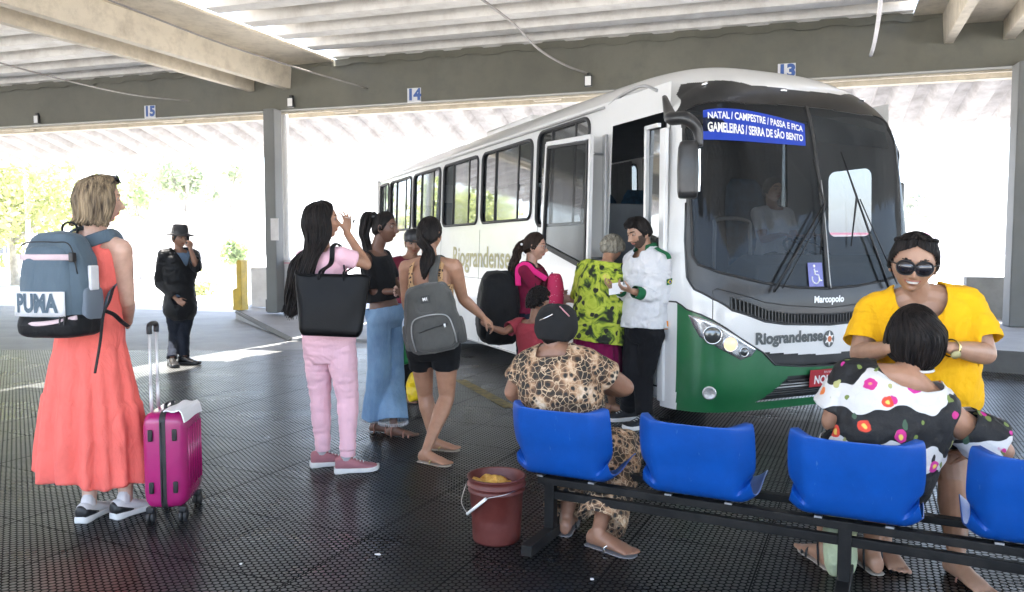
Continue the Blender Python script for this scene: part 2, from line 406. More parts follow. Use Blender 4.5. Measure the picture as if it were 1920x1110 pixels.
# columns
def column(px0, px1, base, Y, zb, ztop=4.05):
    c = P((px0 + px1) / 2, base, Y); wd = (px1 - px0) / FPX * Y
    mb = MB(); mb.box((c.x, c.y, (zb + ztop) / 2), (wd, wd * 1.1, ztop - zb), (UU, VP, ZZ)); return mb.build('column', M['column'], cp, smooth=False, bevel=.015)
column(504, 527, 480, 14.85, .15); column(1888, 1925, 600, 11.15, .25)
mb = MB(); p = P(538, 480, 15.25); mb.tube([(p.x, p.y, .15), (p.x, p.y, 4.3)], .07, 12); mb.build('downpipe', M['white'], cp)
mb = MB(); p = P(515, 430, 14.70); mb.box(p, (.17, .01, .42), (UU, VP, ZZ)); mb.build('notice', M['white_wall'], cp, smooth=False)

# ---- text helper
def text_verts(txt, size=1.0, bold=.0, align='CENTER', spacing=1.0):
    cu = bpy.data.curves.new('t', 'FONT'); cu.body = txt; cu.size = size; cu.align_x = align; cu.align_y = 'CENTER'; cu.offset = bold; cu.space_character = spacing; cu.resolution_u = 3
    o = bpy.data.objects.new('t', cu); COL.objects.link(o); dg = bpy.context.evaluated_depsgraph_get(); me = bpy.data.meshes.new_from_object(o.evaluated_get(dg))
    V = [v.co.copy() for v in me.vertices]; F = [tuple(p.vertices) for p in me.polygons]
    bpy.data.objects.remove(o); bpy.data.curves.remove(cu); bpy.data.meshes.remove(me); return V, F
def text_on(name, txt, size, c, X, Yv, m, parent, bold=.0, align='CENTER', sx=1.0, spacing=1.0, fn=None, slant=0):
    V, F = text_verts(txt, size, bold, align, spacing); c = Vector(c)
    if fn: W = [fn(v.x * sx + slant * v.y, v.y) for v in V]
    else: W = [c + X * (v.x * sx + slant * v.y) + Yv * v.y for v in V]
    return new_obj(name, W, F, m, parent, smooth=False)

# ---- bay number signs
for txt, u, lab in (('15', -2.99, 'white bay number sign reading 15 on the grey fascia beam'), ('14', 2.85, 'white bay number sign reading 14 on the grey fascia beam'), ('13', 9.22, 'white bay number sign reading 13 above the bus roof')):
    c = BF(u, -.013, 4.17); t = thing('number_sign', lab, 'sign', c, group='bay number signs on the fascia beam')
    mb = MB(); mb.box(c, (.265, .012, .25), (UU, VP, ZZ)); mb.build('plate', M['sign_white'], t, smooth=False)
    text_on('numerals', txt, .27, c - VP * .010 - ZZ * .0, UU, ZZ, M['blue_ink'], t, bold=.014)
# ---- floodlights
for (px, py, lab) in ((545, 192, 'small white floodlight beside the left column under the fascia'), (1103, 152, 'small white floodlight on the fascia above the bus roof'), (69, 224, 'small dark floodlight on the fascia at far left')):
    u = ((px - 960) / FPX * 14.9 + 4.5) / (.9574 + .2887 * (px - 960) / FPX); Yd = 14.9 - .2887 * u
    c = P(px, py, Yd - .1); t = thing('floodlight', lab, 'floodlight', c, group='floodlights on the fascia beam')
    mb = MB(); mb.box(c, (.13, .05, .19), (UU, VP, ZZ)); mb.build('housing', M['black'], t, smooth=False, bevel=.01)
    mb = MB(); mb.box(c - VP * .028 , (.10, .008, .15), (UU, VP, ZZ)); mb.build('glass', M['white'], t, smooth=False)
    mb = MB(); mb.box(c + VP * .04 + ZZ * .11, (.05, .10, .05), (UU, VP, ZZ)); mb.build('bracket', M['black'], t, smooth=False)
# ---- cables, pipe
def cable(name, lab, pts, r, m, cat='cable'):
    mb = MB(); mb.tube(catmull(pts, 6), r, 6); o = mb.build(name, m); return tag(o, lab, cat)
def onf(px, py, d=.05):
    u = ((px - 960) / FPX * 14.9 + 4.5) / (.9574 + .2887 * (px - 960) / FPX); return P(px, py, 14.9 - .2887 * u - d)
M['cablem'] = mat('grey_cable', (.24, .22, .20), .6)
cable('cable', 'thin dark rod running down to the fascia beside bay sign 15', [P(-30, 110, 11.5), P(120, 150, 12.8), P(250, 178, 14.6), onf(357, 190)], .014, M['cablem'])
cable('cable', 'thin pale cable crossing from the cream gutter beam towards bay sign 14', [P(200, -2, 10.4), P(400, 76, 12.0), P(560, 128, 13.4), onf(690, 166)], .014, M['cablem'])
cable('cable', 'grey cable hanging from the ceiling to the floodlight above the bus', [P(885, -15, 9.3), P(960, 42, 10.6), P(1010, 92, 11.9), P(1060, 122, 12.8), onf(1102, 138)], .017, M['cablem'])
cable('pipe', 'short white pipe hanging down in front of the fascia right of bay sign 13', [P(1652, -12, 9.0), P(1648, 30, 10.2), P(1640, 78, 11.3), onf(1633, 104)], .028, M['white_wall'], 'pipe')

# ---- left pavement furniture
c = G(451, 581, .15); t = thing('yellow_post', 'stepped yellow painted post at the end of the low wall', 'post', c)
h = (581 - 487) / FPX * c.y; mb = MB()
mb.poly([c + UU * x + ZZ * z for x, z in ((-.10, 0), (.11, 0), (.11, h - .03), (.08, h), (.03, h), (.0, h - .04), (-.0, h * .44), (-.10, h * .41))], .22, VP); mb.build('post', M['yellow'], t, smooth=False, bevel=.01)
c = G(478, 577, .15) + VP * .3; mb = MB(); mb.box(c + ZZ * .42, (.50, .16, .84), (UU, VP, ZZ)); o = mb.build('low_wall', M['white_wall'], smooth=False, bevel=.01); tag(o, 'stained whitish low wall between the yellow post and the pink cabinet', 'wall')
c = G(512, 584, .15); t = thing('fire_cabinet', 'white cabinet with pink trim and red knobs standing on the raised pavement', 'cabinet', c)
H = (584 - 487) / FPX * c.y
mb = MB(); mb.box(c + UU * .62 + VP * .2 + ZZ * (H / 2 + .06), (1.25, .4, H - .12), (UU, VP, ZZ)); mb.build('body', M['white_wall'], t, smooth=False, bevel=.01)
mb = MB(); mb.box(c + UU * -.055 + VP * .19 + ZZ * (H / 2 + .11), (.10, .42, H - .22), (UU, VP, ZZ)); mb.build('side_panel', M['column'], t, smooth=False, bevel=.01)
mb = MB(); mb.box(c + UU * -.05 + VP * .1 + ZZ * .12, (.17, .3, .24), (UU, VP, ZZ)); mb.build('plinth', M['kerb'], t, smooth=False, bevel=.01)
for k in (0, 1):
    mb = MB(); x0 = .04 + k * .6; x1 = x0 + .55; z0 = .30; z1 = H - .06
    for p_, q_ in (((x0, z0), (x1, z0)), ((x1, z0), (x1, z1)), ((x1, z1), (x0, z1)), ((x0, z1), (x0, z0))):
        mb.bar(c + UU * p_[0] + ZZ * p_[1] - VP * .004, c + UU * q_[0] + ZZ * q_[1] - VP * .004, .014, .016, VP)
    mb.build('door_trim', M['pink'], t, smooth=False)
    mb = MB(); mb.ell(c + UU * (x0 + .05) + ZZ * .68 - VP * .03, (.035, .03, .035), n=6, m=10); mb.build('knob', M['red'], t)
# right wall
c = P(1856, 600, 12.6); mb = MB(); mb.box((c.x + .1, c.y, .58), (.95, .2, .68), (UU, VP, ZZ)); tag(mb.build('low_wall', M['grey_wall'], smooth=False, bevel=.01), 'grey weathered low wall beside the right hand column', 'wall')

# ================================================================ OUTSIDE
def leaf_tree(name, lab, x, y, h, cr, seed, mi=0, trunk=True, n=2600, group='trees beyond the station', cat='tree', cz=None, leaf=.16):
    r = np.random.default_rng(seed); t = thing(name, lab, cat, (x, y, -.03), group=group)
    cz = cz if cz is not None else h - cr * .9
    V = []; F = []
    nc = 26; cen = r.normal(size=(nc, 3)); cen /= np.linalg.norm(cen, axis=1)[:, None]; cen *= (r.uniform(.25, 1, nc)[:, None]) * np.array([cr, cr, cr * .85]); rad = r.uniform(.22, .42, nc) * cr
    for i in range(n):
        k = r.integers(nc); d = r.normal(size=3); d /= np.linalg.norm(d); p = cen[k] + d * rad[k] * r.uniform(.55, 1.05)
        a = r.normal(size=3); a /= np.linalg.norm(a); b = np.cross(a, r.normal(size=3)); b /= np.linalg.norm(b); s = leaf * r.uniform(.5, 1.3)
        p = p + np.array([x, y, cz]); j = len(V)
        V += [p - a * s, p + b * s * .5, p + a * s, p - b * s * .5]; F.append((j, j + 1, j + 2, j + 3))
    new_obj('crown', np.array(V), F, M['leaf%d' % mi], t, smooth=False)
    if trunk:
        mb = MB(); base = Vector((x, y, -.05)); topp = Vector((x + r.uniform(-.3, .3), y, cz))
        mb.tube(catmull([base, base.lerp(topp, .5) + Vector((r.uniform(-.15, .15), 0, 0)), topp], 6), [h * .03, h * .018, h * .01], 10)
        for k in range(7):
            c_ = Vector(cen[k] * .8 + np.array([x, y, cz])); s_ = base.lerp(topp, r.uniform(.45, .9)); mb.tube(catmull([s_, s_.lerp(c_, .5) + Vector((0, 0, .2)), c_], 4), [h * .012, h * .003], 6)
        mb.build('trunk', M['bark'], t)
    return t
leaf_tree('leafy_tree', 'bushy yellow green tree at the far left edge', -19.5, 30, 6.2, 3.3, 3, 1, n=7000)
leaf_tree('leafy_tree', 'green tree behind the head of the woman with the grey blue backpack', -17.6, 36, 5.6, 1.6, 4, 0, n=1100)
leaf_tree('leafy_tree', 'slender pale green tree above the man with the hat', -11.9, 28, 5.4, 1.4, 5, 2, n=900)
leaf_tree('leafy_tree', 'thin bare looking tree left of the grey column', -9.7, 27, 4.6, .6, 6, 2, n=130)
leaf_tree('leafy_tree', 'small far tree just right of the bus windscreen', 31.5, 60, 6.4, 1.7, 8, 2, n=900, leaf=.3)
leaf_tree('bush', 'small green bush beyond the yellow post', -9.2, 25.5, 1.9, .5, 9, 0, trunk=False, n=600, group=None, cat='bush', cz=1.25, leaf=.10)
leaf_tree('bush', 'low yellow green shrub behind the man with the hat', -9.6, 23.5, .9, .6, 10, 1, trunk=False, n=380, group=None, cat='bush', cz=.25, leaf=.08)
mb = MB(); mb.tube([(-18.3, 29, -.05), (-18.3, 29, 6.0)], .09, 10); tag(mb.build('lamp_pole', M['white_wall']), 'tall pale pole among the trees at far left', 'pole')
M['carred'] = mat('car_red', (.32, .04, .05), .3, coat=.5, bump=0); M['cardark'] = mat('car_navy', (.05, .06, .09), .3, coat=.5, bump=0); M['carsil'] = mat('car_silver', (.6, .6, .62), .3, coat=.5, bump=0)
M['carglass'] = mat('car_glass', (.05, .06, .07), .08, bump=0)
c = P(105, 467, 62); t = thing('house', 'low white house with a reddish roof far behind the trees at left', 'house', (c.x, c.y, 0))
M['redroof'] = mat('red_roof_tile', (.36, .07, .06), .8, var=.2, vs=3)
mb = MB(); mb.box((c.x, 62, 1.9), (9, 6, 3.8)); mb.build('wall', M['white_wall'], t, smooth=False)
mb = MB(); mb.add([(c.x - 4.8, 58.6, 3.8), (c.x + 4.8, 58.6, 3.8), (c.x + 4.8, 65.4, 3.8), (c.x - 4.8, 65.4, 3.8), (c.x - 3.4, 62, 5.0), (c.x + 3.4, 62, 5.0)], [(0, 1, 5, 4), (1, 2, 5), (2, 3, 4, 5), (3, 0, 4), (3, 2, 1, 0)]); mb.build('roof', M['redroof'], t, smooth=False)
for q in (-2.5, .4, 2.6): mb = MB(); mb.box((c.x + q, 58.97, 1.7), (1.1, .08, 1.3)); mb.build('window', M['carglass'], t, smooth=False)
c = P(55, 467, 44); t = thing('kiosk', 'small kiosk with a dark pointed canopy far beyond the woman in coral', 'kiosk', (c.x, c.y, 0))
mb = MB(); mb.add([(c.x - 1.1, 43, 2.9), (c.x + 1.1, 43, 2.9), (c.x + 1.1, 45, 2.9), (c.x - 1.1, 45, 2.9), (c.x, 44, 3.7)], [(0, 1, 4), (1, 2, 4), (2, 3, 4), (3, 0, 4), (3, 2, 1, 0)]); mb.build('canopy', M['cardark'], t, smooth=False)
mb = MB(); mb.box((c.x, 44, 1.2), (1.6, 1.4, 2.4)); mb.build('body', M['white_wall'], t, smooth=False)
for dx in (-.9, .9): mb = MB(); mb.tube([(c.x + dx, 43.2, 0), (c.x + dx, 43.2, 2.95)], .04, 6); mb.build('post', M['white_wall'], t)
c = Vector((14, 46, 0)); mb = MB(); mb.box(c + ZZ * 1.1, (30, .25, 2.3)); o = mb.build('boundary_wall', M['white_wall'], smooth=False); tag(o, 'long white boundary wall far beyond the bus', 'wall')
mb = MB(); mb.box((14, 45.86, 2.3), (30, .1, .12)); mb.build('coping', M['pink'], o, smooth=False)
# ================================================================ BUS
BD = Vector((-.402, .916, 0)); BL = Vector((.916, .402, 0)); BO = Vector((1.17, 5.87, 0)); BW = 2.42; BH = 1.21
BUSLEN = 9.15
def S(s, w_, z): return BO + BD * s + BL * w_ + ZZ * z
FPROF = [(-.40, .16), (-.46, .34), (-.475, .62), (-.475, .95), (-.44, 1.15), (-.40, 1.45), (-.34, 1.85), (-.27, 2.2), (-.20, 2.46), (-.11, 2.64), (.04, 2.78), (.36, 2.91), (.80, 2.965), (1.3, 2.98)]
_fp = catmull([(a, b, 0) for a, b in FPROF], 8); _fs = np.array([p.x for p in _fp]); _fz = np.array([p.y for p in _fp]); _fv = np.linspace(0, 1, len(_fp))
def front(u, v):
    """u across 0..1 (door side to far side), v 0..1 from skirt over the brow to the roof"""
    sc = float(np.interp(v, _fv, _fs)); zc = float(np.interp(v, _fv, _fz)); t = 2 * u - 1
    k = math.sqrt(max(0, 1 - abs(t) ** 7)); lean = .05 * max(0, zc - 1.0)
    s = .04 + (sc - .04) * k if sc < .04 else sc
    hv = min(1, max(0, (zc - 2.3) / .5)); z = zc - hv * .32 * abs(t) ** 3.5
    return S(s + .0, BH + t * (BH - min(lean, .09)), z)
def uu_of(i, n): return .5 - .5 * math.cos(math.pi * i / n)
def fpix(px, py, u=.3, v=.5):
    """(u,v) on the front whose image is the photo pixel"""
    for _ in range(40):
        a = proj(front(u, v)); e = 1e-4; bu = proj(front(u + e, v)); bv = proj(front(u, v + e))
        J = np.array([[(bu[0] - a[0]) / e, (bv[0] - a[0]) / e], [(bu[1] - a[1]) / e, (bv[1] - a[1]) / e]]); r = np.array([px - a[0], py - a[1]])
        try: d = np.linalg.lstsq(J, r, rcond=1e-4)[0]
        except Exception: break
        d = np.clip(d, -.04, .04); u = min(.998, max(.002, u + d[0])); v = min(.97, max(.003, v + d[1]))
        if abs(r).max() < .3: break
    return u, v
M['buswhite'] = mat('bus_white_paint', (.74, .74, .735), .28, var=.02, vs=2, coat=.6, bump=.03, bs=3, bd=.01, dirt=((.50, .48, .45), 1.5, .25))
M['busgreen'] = mat('bus_green_paint', (.012, .135, .045), .3, var=.10, vs=2.5, coat=.5, bump=.04, bs=4, bd=.01, dirt=((.05, .16, .08), 3.5, .5))
M['busblack'] = mat('bus_black_trim', (.018, .018, .019), .38, var=.25, vs=3, coat=.15, bump=.1, bs=60, dirt=((.05, .048, .045), 3, .5))
M['busgrey'] = mat('bus_silver_trim', (.42, .42, .42), .4, metal=.4, var=.08)
M['businner'] = mat('bus_interior_grey', (.12, .13, .14), .7)
M['busfloor'] = mat('bus_floor_grey', (.05, .055, .06), .6)
M['gold'] = mat('faded_gold_lettering', (.44, .40, .20), .5, var=.12, vs=10, bump=0)
M['ink'] = mat('dark_grey_lettering', (.09, .10, .10), .5, bump=0)
M['silverink'] = mat('silver_lettering', (.62, .62, .62), .35, metal=.3, bump=0)
M['signblue'] = mat('destination_blue', (.008, .045, .42), .45, var=.05, bump=0)
M['pureWhite'] = mat('lettering_white', (.85, .85, .86), .5, var=.02, bump=0)
M['amber'] = mat('amber_lens', (.85, .30, .02), .25, coat=.5)
M['seatfab'] = mat('bus_seat_fabric', (.03, .09, .16), .8, var=.4, vs=15)
M['dark_backdrop'] = cloth('dark_backdrop_cloth', (.05, .055, .06)); M['curtain'] = cloth('bus_curtain', (.16, .165, .17))
def glassm(name, tint, refl=.09, rough=.02, dirt=.0, dirtc=(.35, .36, .37)):
    s = NT(name); s.t.nodes.remove(s.b)
    tr = s.n('ShaderNodeBsdfTransparent'); tr.inputs[0].default_value = (*tint, 1)
    gl = s.n('ShaderNodeBsdfGlossy'); gl.inputs['Roughness'].default_value = rough; gl.inputs[0].default_value = (.9, .95, 1, 1)
    fr = s.n('ShaderNodeFresnel'); fr.inputs[0].default_value = 1.5
    f = s.math('MULTIPLY', s.math('ADD', fr.outputs[0], refl - .04, True), .42)
    mx = s.n('ShaderNodeMixShader'); s.l(f, mx.inputs[0]); s.l(tr.outputs[0], mx.inputs[1]); s.l(gl.outputs[0], mx.inputs[2])
    out = mx.outputs[0]
    if dirt:
        df = s.n('ShaderNodeBsdfDiffuse'); df.inputs[0].default_value = (*dirtc, 1)
        m2 = s.n('ShaderNodeMixShader'); s.l(s.math('MULTIPLY', s.ramp(s.noise(2.2, 6, s.obj((1, 1, .6)), .65), [(.35, (.25,) * 3), (.75, (1, 1, 1))]), dirt), m2.inputs[0]); s.l(out, m2.inputs[1]); s.l(df.outputs[0], m2.inputs[2]); out = m2.outputs[0]
    s.l(out, s.out.inputs[0]); return s.m
M['windscreen'] = glassm('windscreen_glass', (.22, .235, .245), .03, dirt=.08)
M['sideglass'] = glassm('side_window_glass', (.26, .28, .29), .07, dirt=.03)
M['filmglass'] = glassm('filmed_side_glass', (.30, .31, .31), .16, .06, dirt=.42, dirtc=(.26, .26, .25))
M['doorglass'] = glassm('door_glass', (.28, .29, .30), .10, .04, dirt=.26, dirtc=(.13, .13, .13))
bus = thing('bus', 'white and green intercity bus parked at bay 13 with its front door open', 'bus', S(4, BH, 0))

# ---- front shell by region
LEFT = [(1286, 380), (1284, 450), (1288, 520), (1301, 542), (1336, 560), (1373, 582), (1434, 603), (1471, 608), (1556, 609)]
G1 = [(1268, 566), (1287, 580), (1336, 600), (1385, 632), (1431, 661), (1453, 684), (1500, 687), (1556, 685)]
def curve_uv(pts, v0=.4):
    out = []; u, v = .1, v0
    for p in pts: u, v = fpix(p[0], p[1], u, v); out.append((u, v))
    return out
def inpoly(x, y, P_):
    c = False; n = len(P_); j = n - 1
    for i in range(n):
        xi, yi = P_[i]; xj, yj = P_[j]
        if (yi > y) != (yj > y) and x < (xj - xi) * (y - yi) / (yj - yi) + xi: c = not c
        j = i
    return c
def half(poly): return [(min(u, .5), v) for u, v in poly]
def uvp(pts, v0=.4):
    out = []
    for p in pts:
        best = None
        for g in ((.02, v0), (.1, v0), (.3, v0)):
            uv = fpix(p[0], p[1], *g); q = proj(front(*uv)); e = abs(q[0] - p[0]) + abs(q[1] - p[1])
            if best is None or e < best[0]: best = (e, uv)
        out.append(best[1])
    return out
greenline = uvp(G1, .3); greenline = [(0, greenline[0][1])] + greenline[:-1] + [(.5, greenline[-1][1])]
gp_green = greenline + [(.5, -.1), (0, -.1)]
whiteedge = uvp([(1431, 661), (1500, 663), (1556, 664)], .3)
slot = [whiteedge[0]] + [whiteedge[1], (.5, whiteedge[2][1]), (.5, greenline[-1][1]), greenline[-3], greenline[-4]]
slot = [uvp([(1429, 661)], .3)[0], uvp([(1500, 664)], .3)[0], (.5, whiteedge[2][1]), (.5, greenline[-1][1]), uvp([(1500, 687)], .3)[0], uvp([(1453, 685)], .3)[0]]
blk = uvp(LEFT, .4); blktop = uvp([(1267, 209), (1268, 178), (1277, 158), (1315, 154), (1409, 160), (1500, 170)], .75)
gp_black = [(u, v) for u, v in blk[:-1]] + [(.5, blk[-1][1]), (.5, blktop[-1][1])] + blktop[::-1]
gl = uvp([(1297, 420), (1298, 480), (1309, 496), (1349, 511), (1434, 531), (1496, 539), (1550, 541)], .45)
glt = uvp([(1284, 250), (1287, 205), (1310, 196), (1400, 195), (1510, 200)], .7)
gp_glass = gl[:-1] + [(.5, gl[-1][1]), (.5, glt[-1][1])] + glt[::-1]
intake = uvp([(1412, 757), (1480, 704), (1556, 699)], .2); gp_int = [intake[0], intake[1], (.5, intake[2][1]), (.5, .03), (intake[0][0], .03)]
lamp = uvp([(1290, 590), (1316, 596), (1345, 607), (1418, 655), (1408, 668), (1388, 675), (1350, 655), (1312, 632), (1300, 612)], .3)
gp_lamp = lamp
NU, NV = 230, 330
us = [uu_of(i, NU) for i in range(NU + 1)]; vs = [j / NV for j in range(NV + 1)]
grid = [[front(u, v) for u in us] for v in vs]
cells = {k: [] for k in ('glass', 'black', 'green', 'white', 'slot', 'intake')}
for j in range(NV):
    vm = (vs[j] + vs[j + 1]) / 2
    for i in range(NU):
        um = (us[i] + us[i + 1]) / 2; um = min(um, 1 - um)
        if inpoly(um, vm, gp_glass): k = 'glass'
        elif inpoly(um, vm, gp_black): k = 'black'
        elif inpoly(um, vm, slot): k = 'slot'
        elif inpoly(um, vm, gp_int): k = 'intake'
        elif inpoly(um, vm, gp_green): k = 'green' if (grid[j][i] - BO).dot(BD) < -.13 else 'white'
        else: k = 'white'
        cells[k].append((i, j))
def cellmesh(name, lst, m, push=0, parent=bus):
    idx = {}; V = []; F = []
    def vid(i, j):
        if (i, j) not in idx:
            idx[(i, j)] = len(V); p = grid[j][i]
            if push:
                a = grid[min(j + 1, NV)][i] - grid[max(j - 1, 0)][i]; b = grid[j][min(i + 1, NU)] - grid[j][max(i - 1, 0)]
                nn = b.cross(a)
                if nn.length > 0: p = p + nn.normalized() * push
            V.append(p)
        return idx[(i, j)]
    for i, j in lst: F.append((vid(i, j), vid(i + 1, j), vid(i + 1, j + 1), vid(i, j + 1)))
    o = new_obj(name, V, F, m, parent); return o
cellmesh('front_panel', cells['white'], M['buswhite']); cellmesh('bumper', cells['green'], M['busgreen'])
cellmesh('front_surround', cells['black'], M['busblack'])
cellmesh('windscreen', cells['glass'], M['windscreen'], -.004)
cellmesh('air_slot', cells['slot'], M['busblack'], -.05); cellmesh('lower_grille', cells['intake'], M['busblack'], -.025)
def fpt(u, v, off=0):
    a = front(u, min(.999, v + 1e-3)) - front(u, max(0, v - 1e-3)); b = front(min(.9999, u + 1e-3), v) - front(max(.0001, u - 1e-3), v); n_ = b.cross(a).normalized()
    return front(u, v) + n_ * off, n_, b.normalized(), a.normalized()
def front_tube(name, uvs, r, m, mirror=True, off=.0, parent=bus, close=False):
    out = []
    def dense(q):
        D = []
        for a, b in zip(q[:-1], q[1:]):
            n_ = max(2, int(40 * max(abs(a[0] - b[0]), abs(a[1] - b[1]) * 1.5)))
            D += [(a[0] + (b[0] - a[0]) * k / n_, a[1] + (b[1] - a[1]) * k / n_) for k in range(n_)]
        return D + [q[-1]]
    q = dense(list(uvs)); mb = MB()
    if mirror: q = q + [(1 - u, v) for u, v in q[::-1]][1 if abs(q[-1][0] - .5) < 1e-3 else 0:]
    mb.tube([fpt(u, v, off)[0] for u, v in q], r, 6, closed=close); return mb.build(name, m, parent)
front_tube('glass_seal', glt[:1][::-1] + gl[:-1] + [(.5, gl[-1][1])], .011, M['rubber'])
front_tube('panel_seam', greenline, .007, M['busblack'])
front_tube('panel_seam', [(u, v - .0) for u, v in blk[:-1]] + [(.5, blk[-1][1])], .008, M['busblack'])
# white lower ledge seam, hood panel seam
hs = uvp([(1336, 600), (1336, 545), (1345, 541)], .4); front_tube('hatch_seam', hs, .0035, M['busblack'], False); front_tube('hatch_seam', [(1 - u, v) for u, v in hs], .0035, M['busblack'], False)
hs = uvp([(1345, 541), (1434, 567), (1480, 573), (1550, 577)], .4); front_tube('hatch_seam', hs[:-1] + [(.5, hs[-1][1])], .004, M['rubber'])
# vertical fins of the grille
gt = uvp([(1370, 558), (1434, 581), (1480, 588), (1556, 589)], .4); gb_ = uvp([(1376, 580), (1434, 600), (1480, 606), (1556, 606)], .4)
mb = MB(); mbd = MB()
tu = np.array([g[0] for g in gt]); tv = np.array([g[1] for g in gt]); bu = np.array([g[0] for g in gb_]); bv = np.array([g[1] for g in gb_])
tu[-1] = bu[-1] = .5
for k in range(120):
    u = gt[0][0] + (1 - 2 * gt[0][0]) * k / 119; uf = min(u, 1 - u)
    a, n_, x_, y_ = fpt(u, float(np.interp(uf, tu, tv)), .004); b, _, _, _ = fpt(u, float(np.interp(uf, bu, bv)), .004)
    if k % 2 == 0: mb.bar(b, a, .009, .014, n_)
mb.build('grille', M['busgrey'] if False else M['busblack'], bus, smooth=False)
mb = MB()
for e in (0, 1):
    q = [fpt(u, float(np.interp(min(u, 1 - u), tu, tv) if e else np.interp(min(u, 1 - u), bu, bv)), .003)[0] for u in np.linspace(gt[0][0], 1 - gt[0][0], 50)]
    mb.tube(q, .006, 5)
mb.build('grille_rim', M['busblack'], bus)
# flat near-black sheet behind the fins, painting in the shade of a recess
V = []; F = []
uus = np.linspace(gt[0][0], 1 - gt[0][0], 60)
for u in uus:
    uf = min(u, 1 - u); V += [fpt(u, float(np.interp(uf, bu, bv)), .0015)[0], fpt(u, float(np.interp(uf, tu, tv)), .0015)[0]]
for i in range(59): F.append((2 * i, 2 * i + 2, 2 * i + 3, 2 * i + 1))
M['void'] = mat('dark_void', (.003, .003, .003), .9, bump=0)
new_obj('grille_shade_sheet', V, F, M['void'], bus)
# lower grille bars
for k, vv in enumerate(np.linspace(.05, intake[2][1] - .012, 6)):
    u0 = .5 - (.5 - intake[0][0]) * (1 - .42 * k / 5); q = [fpt(u, vv, -.008)[0] for u in np.linspace(u0, 1 - u0, 30)]
    mb = MB(); mb.tube(q, .0075 if k % 2 else .005, 6); mb.build('grille_bar', M['busblack'] if k not in (3, 4) else M['busgrey'], bus)
# plate
pu, pv = uvp([(1562, 704)], .3)[0]; pu = .5
c, n_, x_, y_ = fpt(pu, uvp([(1550, 706)], .3)[0][1], .02)
t = MB(); t.box(c, (.40, .135, .008), (x_, y_, n_)); plate = t.build('number_plate', mat('plate_red', (.42, .02, .03), .4, bump=0), bus, smooth=False, bevel=.004)
M['platew'] = mat('plate_white', (.85, .85, .85), .4, bump=0)
text_on('plate_number', 'NQI-8060', .088, c + n_ * .0055 - y_ * .014, x_, y_, M['platew'], plate, bold=.003, sx=.86); text_on('plate_town', 'RN NATAL', .026, c + n_ * .0055 + y_ * .046, x_, y_, M['platew'], plate)
# front lettering
def ftext(name, txt, size, px, py, m, bold=0, sx=1, slant=0, v0=.35, uc=None, parent=bus):
    u0, v0_ = uvp([(px, py)], v0)[0]
    if uc is not None: u0 = uc
    L = (front(u0 + .01, v0_) - front(u0 - .01, v0_)).length / .02; Lv = (front(u0, v0_ + .01) - front(u0, v0_ - .01)).length / .02
    return text_on(name, txt, size, (0, 0, 0), None, None, m, parent, bold=bold, sx=sx, slant=slant, fn=lambda x, y: fpt(u0 + x / L, v0_ + y / Lv, .005)[0])
ftext('lettering', 'Riograndense', .118, 1481, 633, M['ink'], bold=.0055, sx=1.02)
ftext('lettering', 'Marcopolo', .070, 1554, 561, M['silverink'], bold=.003, slant=.15, v0=.4)
# emblem: dark disc with a white star and orange centre
u0, v0 = uvp([(1553, 635)], .35)[0]; c, n_, x_, y_ = fpt(u0, v0, .006)
eb = MB(); eb.poly([c + x_ * .052 * math.cos(a) + y_ * .066 * math.sin(a) for a in np.linspace(0, 2 * math.pi, 25)[:-1]], .006, n_); eo = eb.build('emblem', M['ink'], bus, smooth=False)
st = MB(); st.poly([c + n_ * .005 + (x_ * math.cos(a) * .8 + y_ * math.sin(a)) * (.060 if k % 2 == 0 else .027) for k, a in enumerate(np.linspace(math.pi / 2, 2.5 * math.pi, 13)[:-1])], .004, n_); st.build('star', M['platew'], eo, smooth=False)
st = MB(); st.poly([c + n_ * .009 + x_ * .018 * math.cos(a) + y_ * .023 * math.sin(a) for a in np.linspace(0, 2 * math.pi, 17)[:-1]], .004, n_); st.build('centre_disc', mat('emblem_orange', (.6, .16, .05), .4), eo, smooth=False)
# destination board (behind the glass)
bc = uvp([(1318, 207), (1508, 233), (1510, 274), (1318, 262)], .7)
Q = [fpt(u, v, -.03)[0] for u, v in bc]; c = sum(Q, Vector()) / 4; x_ = ((Q[1] - Q[0]) + (Q[2] - Q[3])).normalized(); n_ = x_.cross(Q[0] - Q[3]).normalized(); y_ = n_.cross(x_)
wd = ((Q[1] - Q[0]).length + (Q[2] - Q[3]).length) / 2; hh = ((Q[0] - Q[3]).length + (Q[1] - Q[2]).length) / 2
Q = [fpt(u, v, .006)[0] for u, v in bc]; mb = MB(); NN = 16; V = []
for i in range(NN + 1):
    t_ = i / NN; a = (bc[0][0] + (bc[1][0] - bc[0][0]) * t_, bc[0][1] + (bc[1][1] - bc[0][1]) * t_); b = (bc[3][0] + (bc[2][0] - bc[3][0]) * t_, bc[3][1] + (bc[2][1] - bc[3][1]) * t_)
    V += [fpt(*a, .004)[0], fpt(*b, .004)[0]]
mb.add(V, [(2 * i, 2 * i + 1, 2 * i + 3, 2 * i + 2) for i in range(NN)]); db = mb.build('destination_board', M['signblue'], bus)
def bfn(cx, cy, hgt):
    def f(x, y):
        t_ = min(1, max(0, .5 + (x + cx) / wd)); q = min(1, max(0, .5 - (y + cy) / hh))
        uv = [(bc[0][k] * (1 - t_) + bc[1][k] * t_) * (1 - q) + (bc[3][k] * (1 - t_) + bc[2][k] * t_) * q for k in (0, 1)]
        return fpt(uv[0], uv[1], .008)[0]
    return f
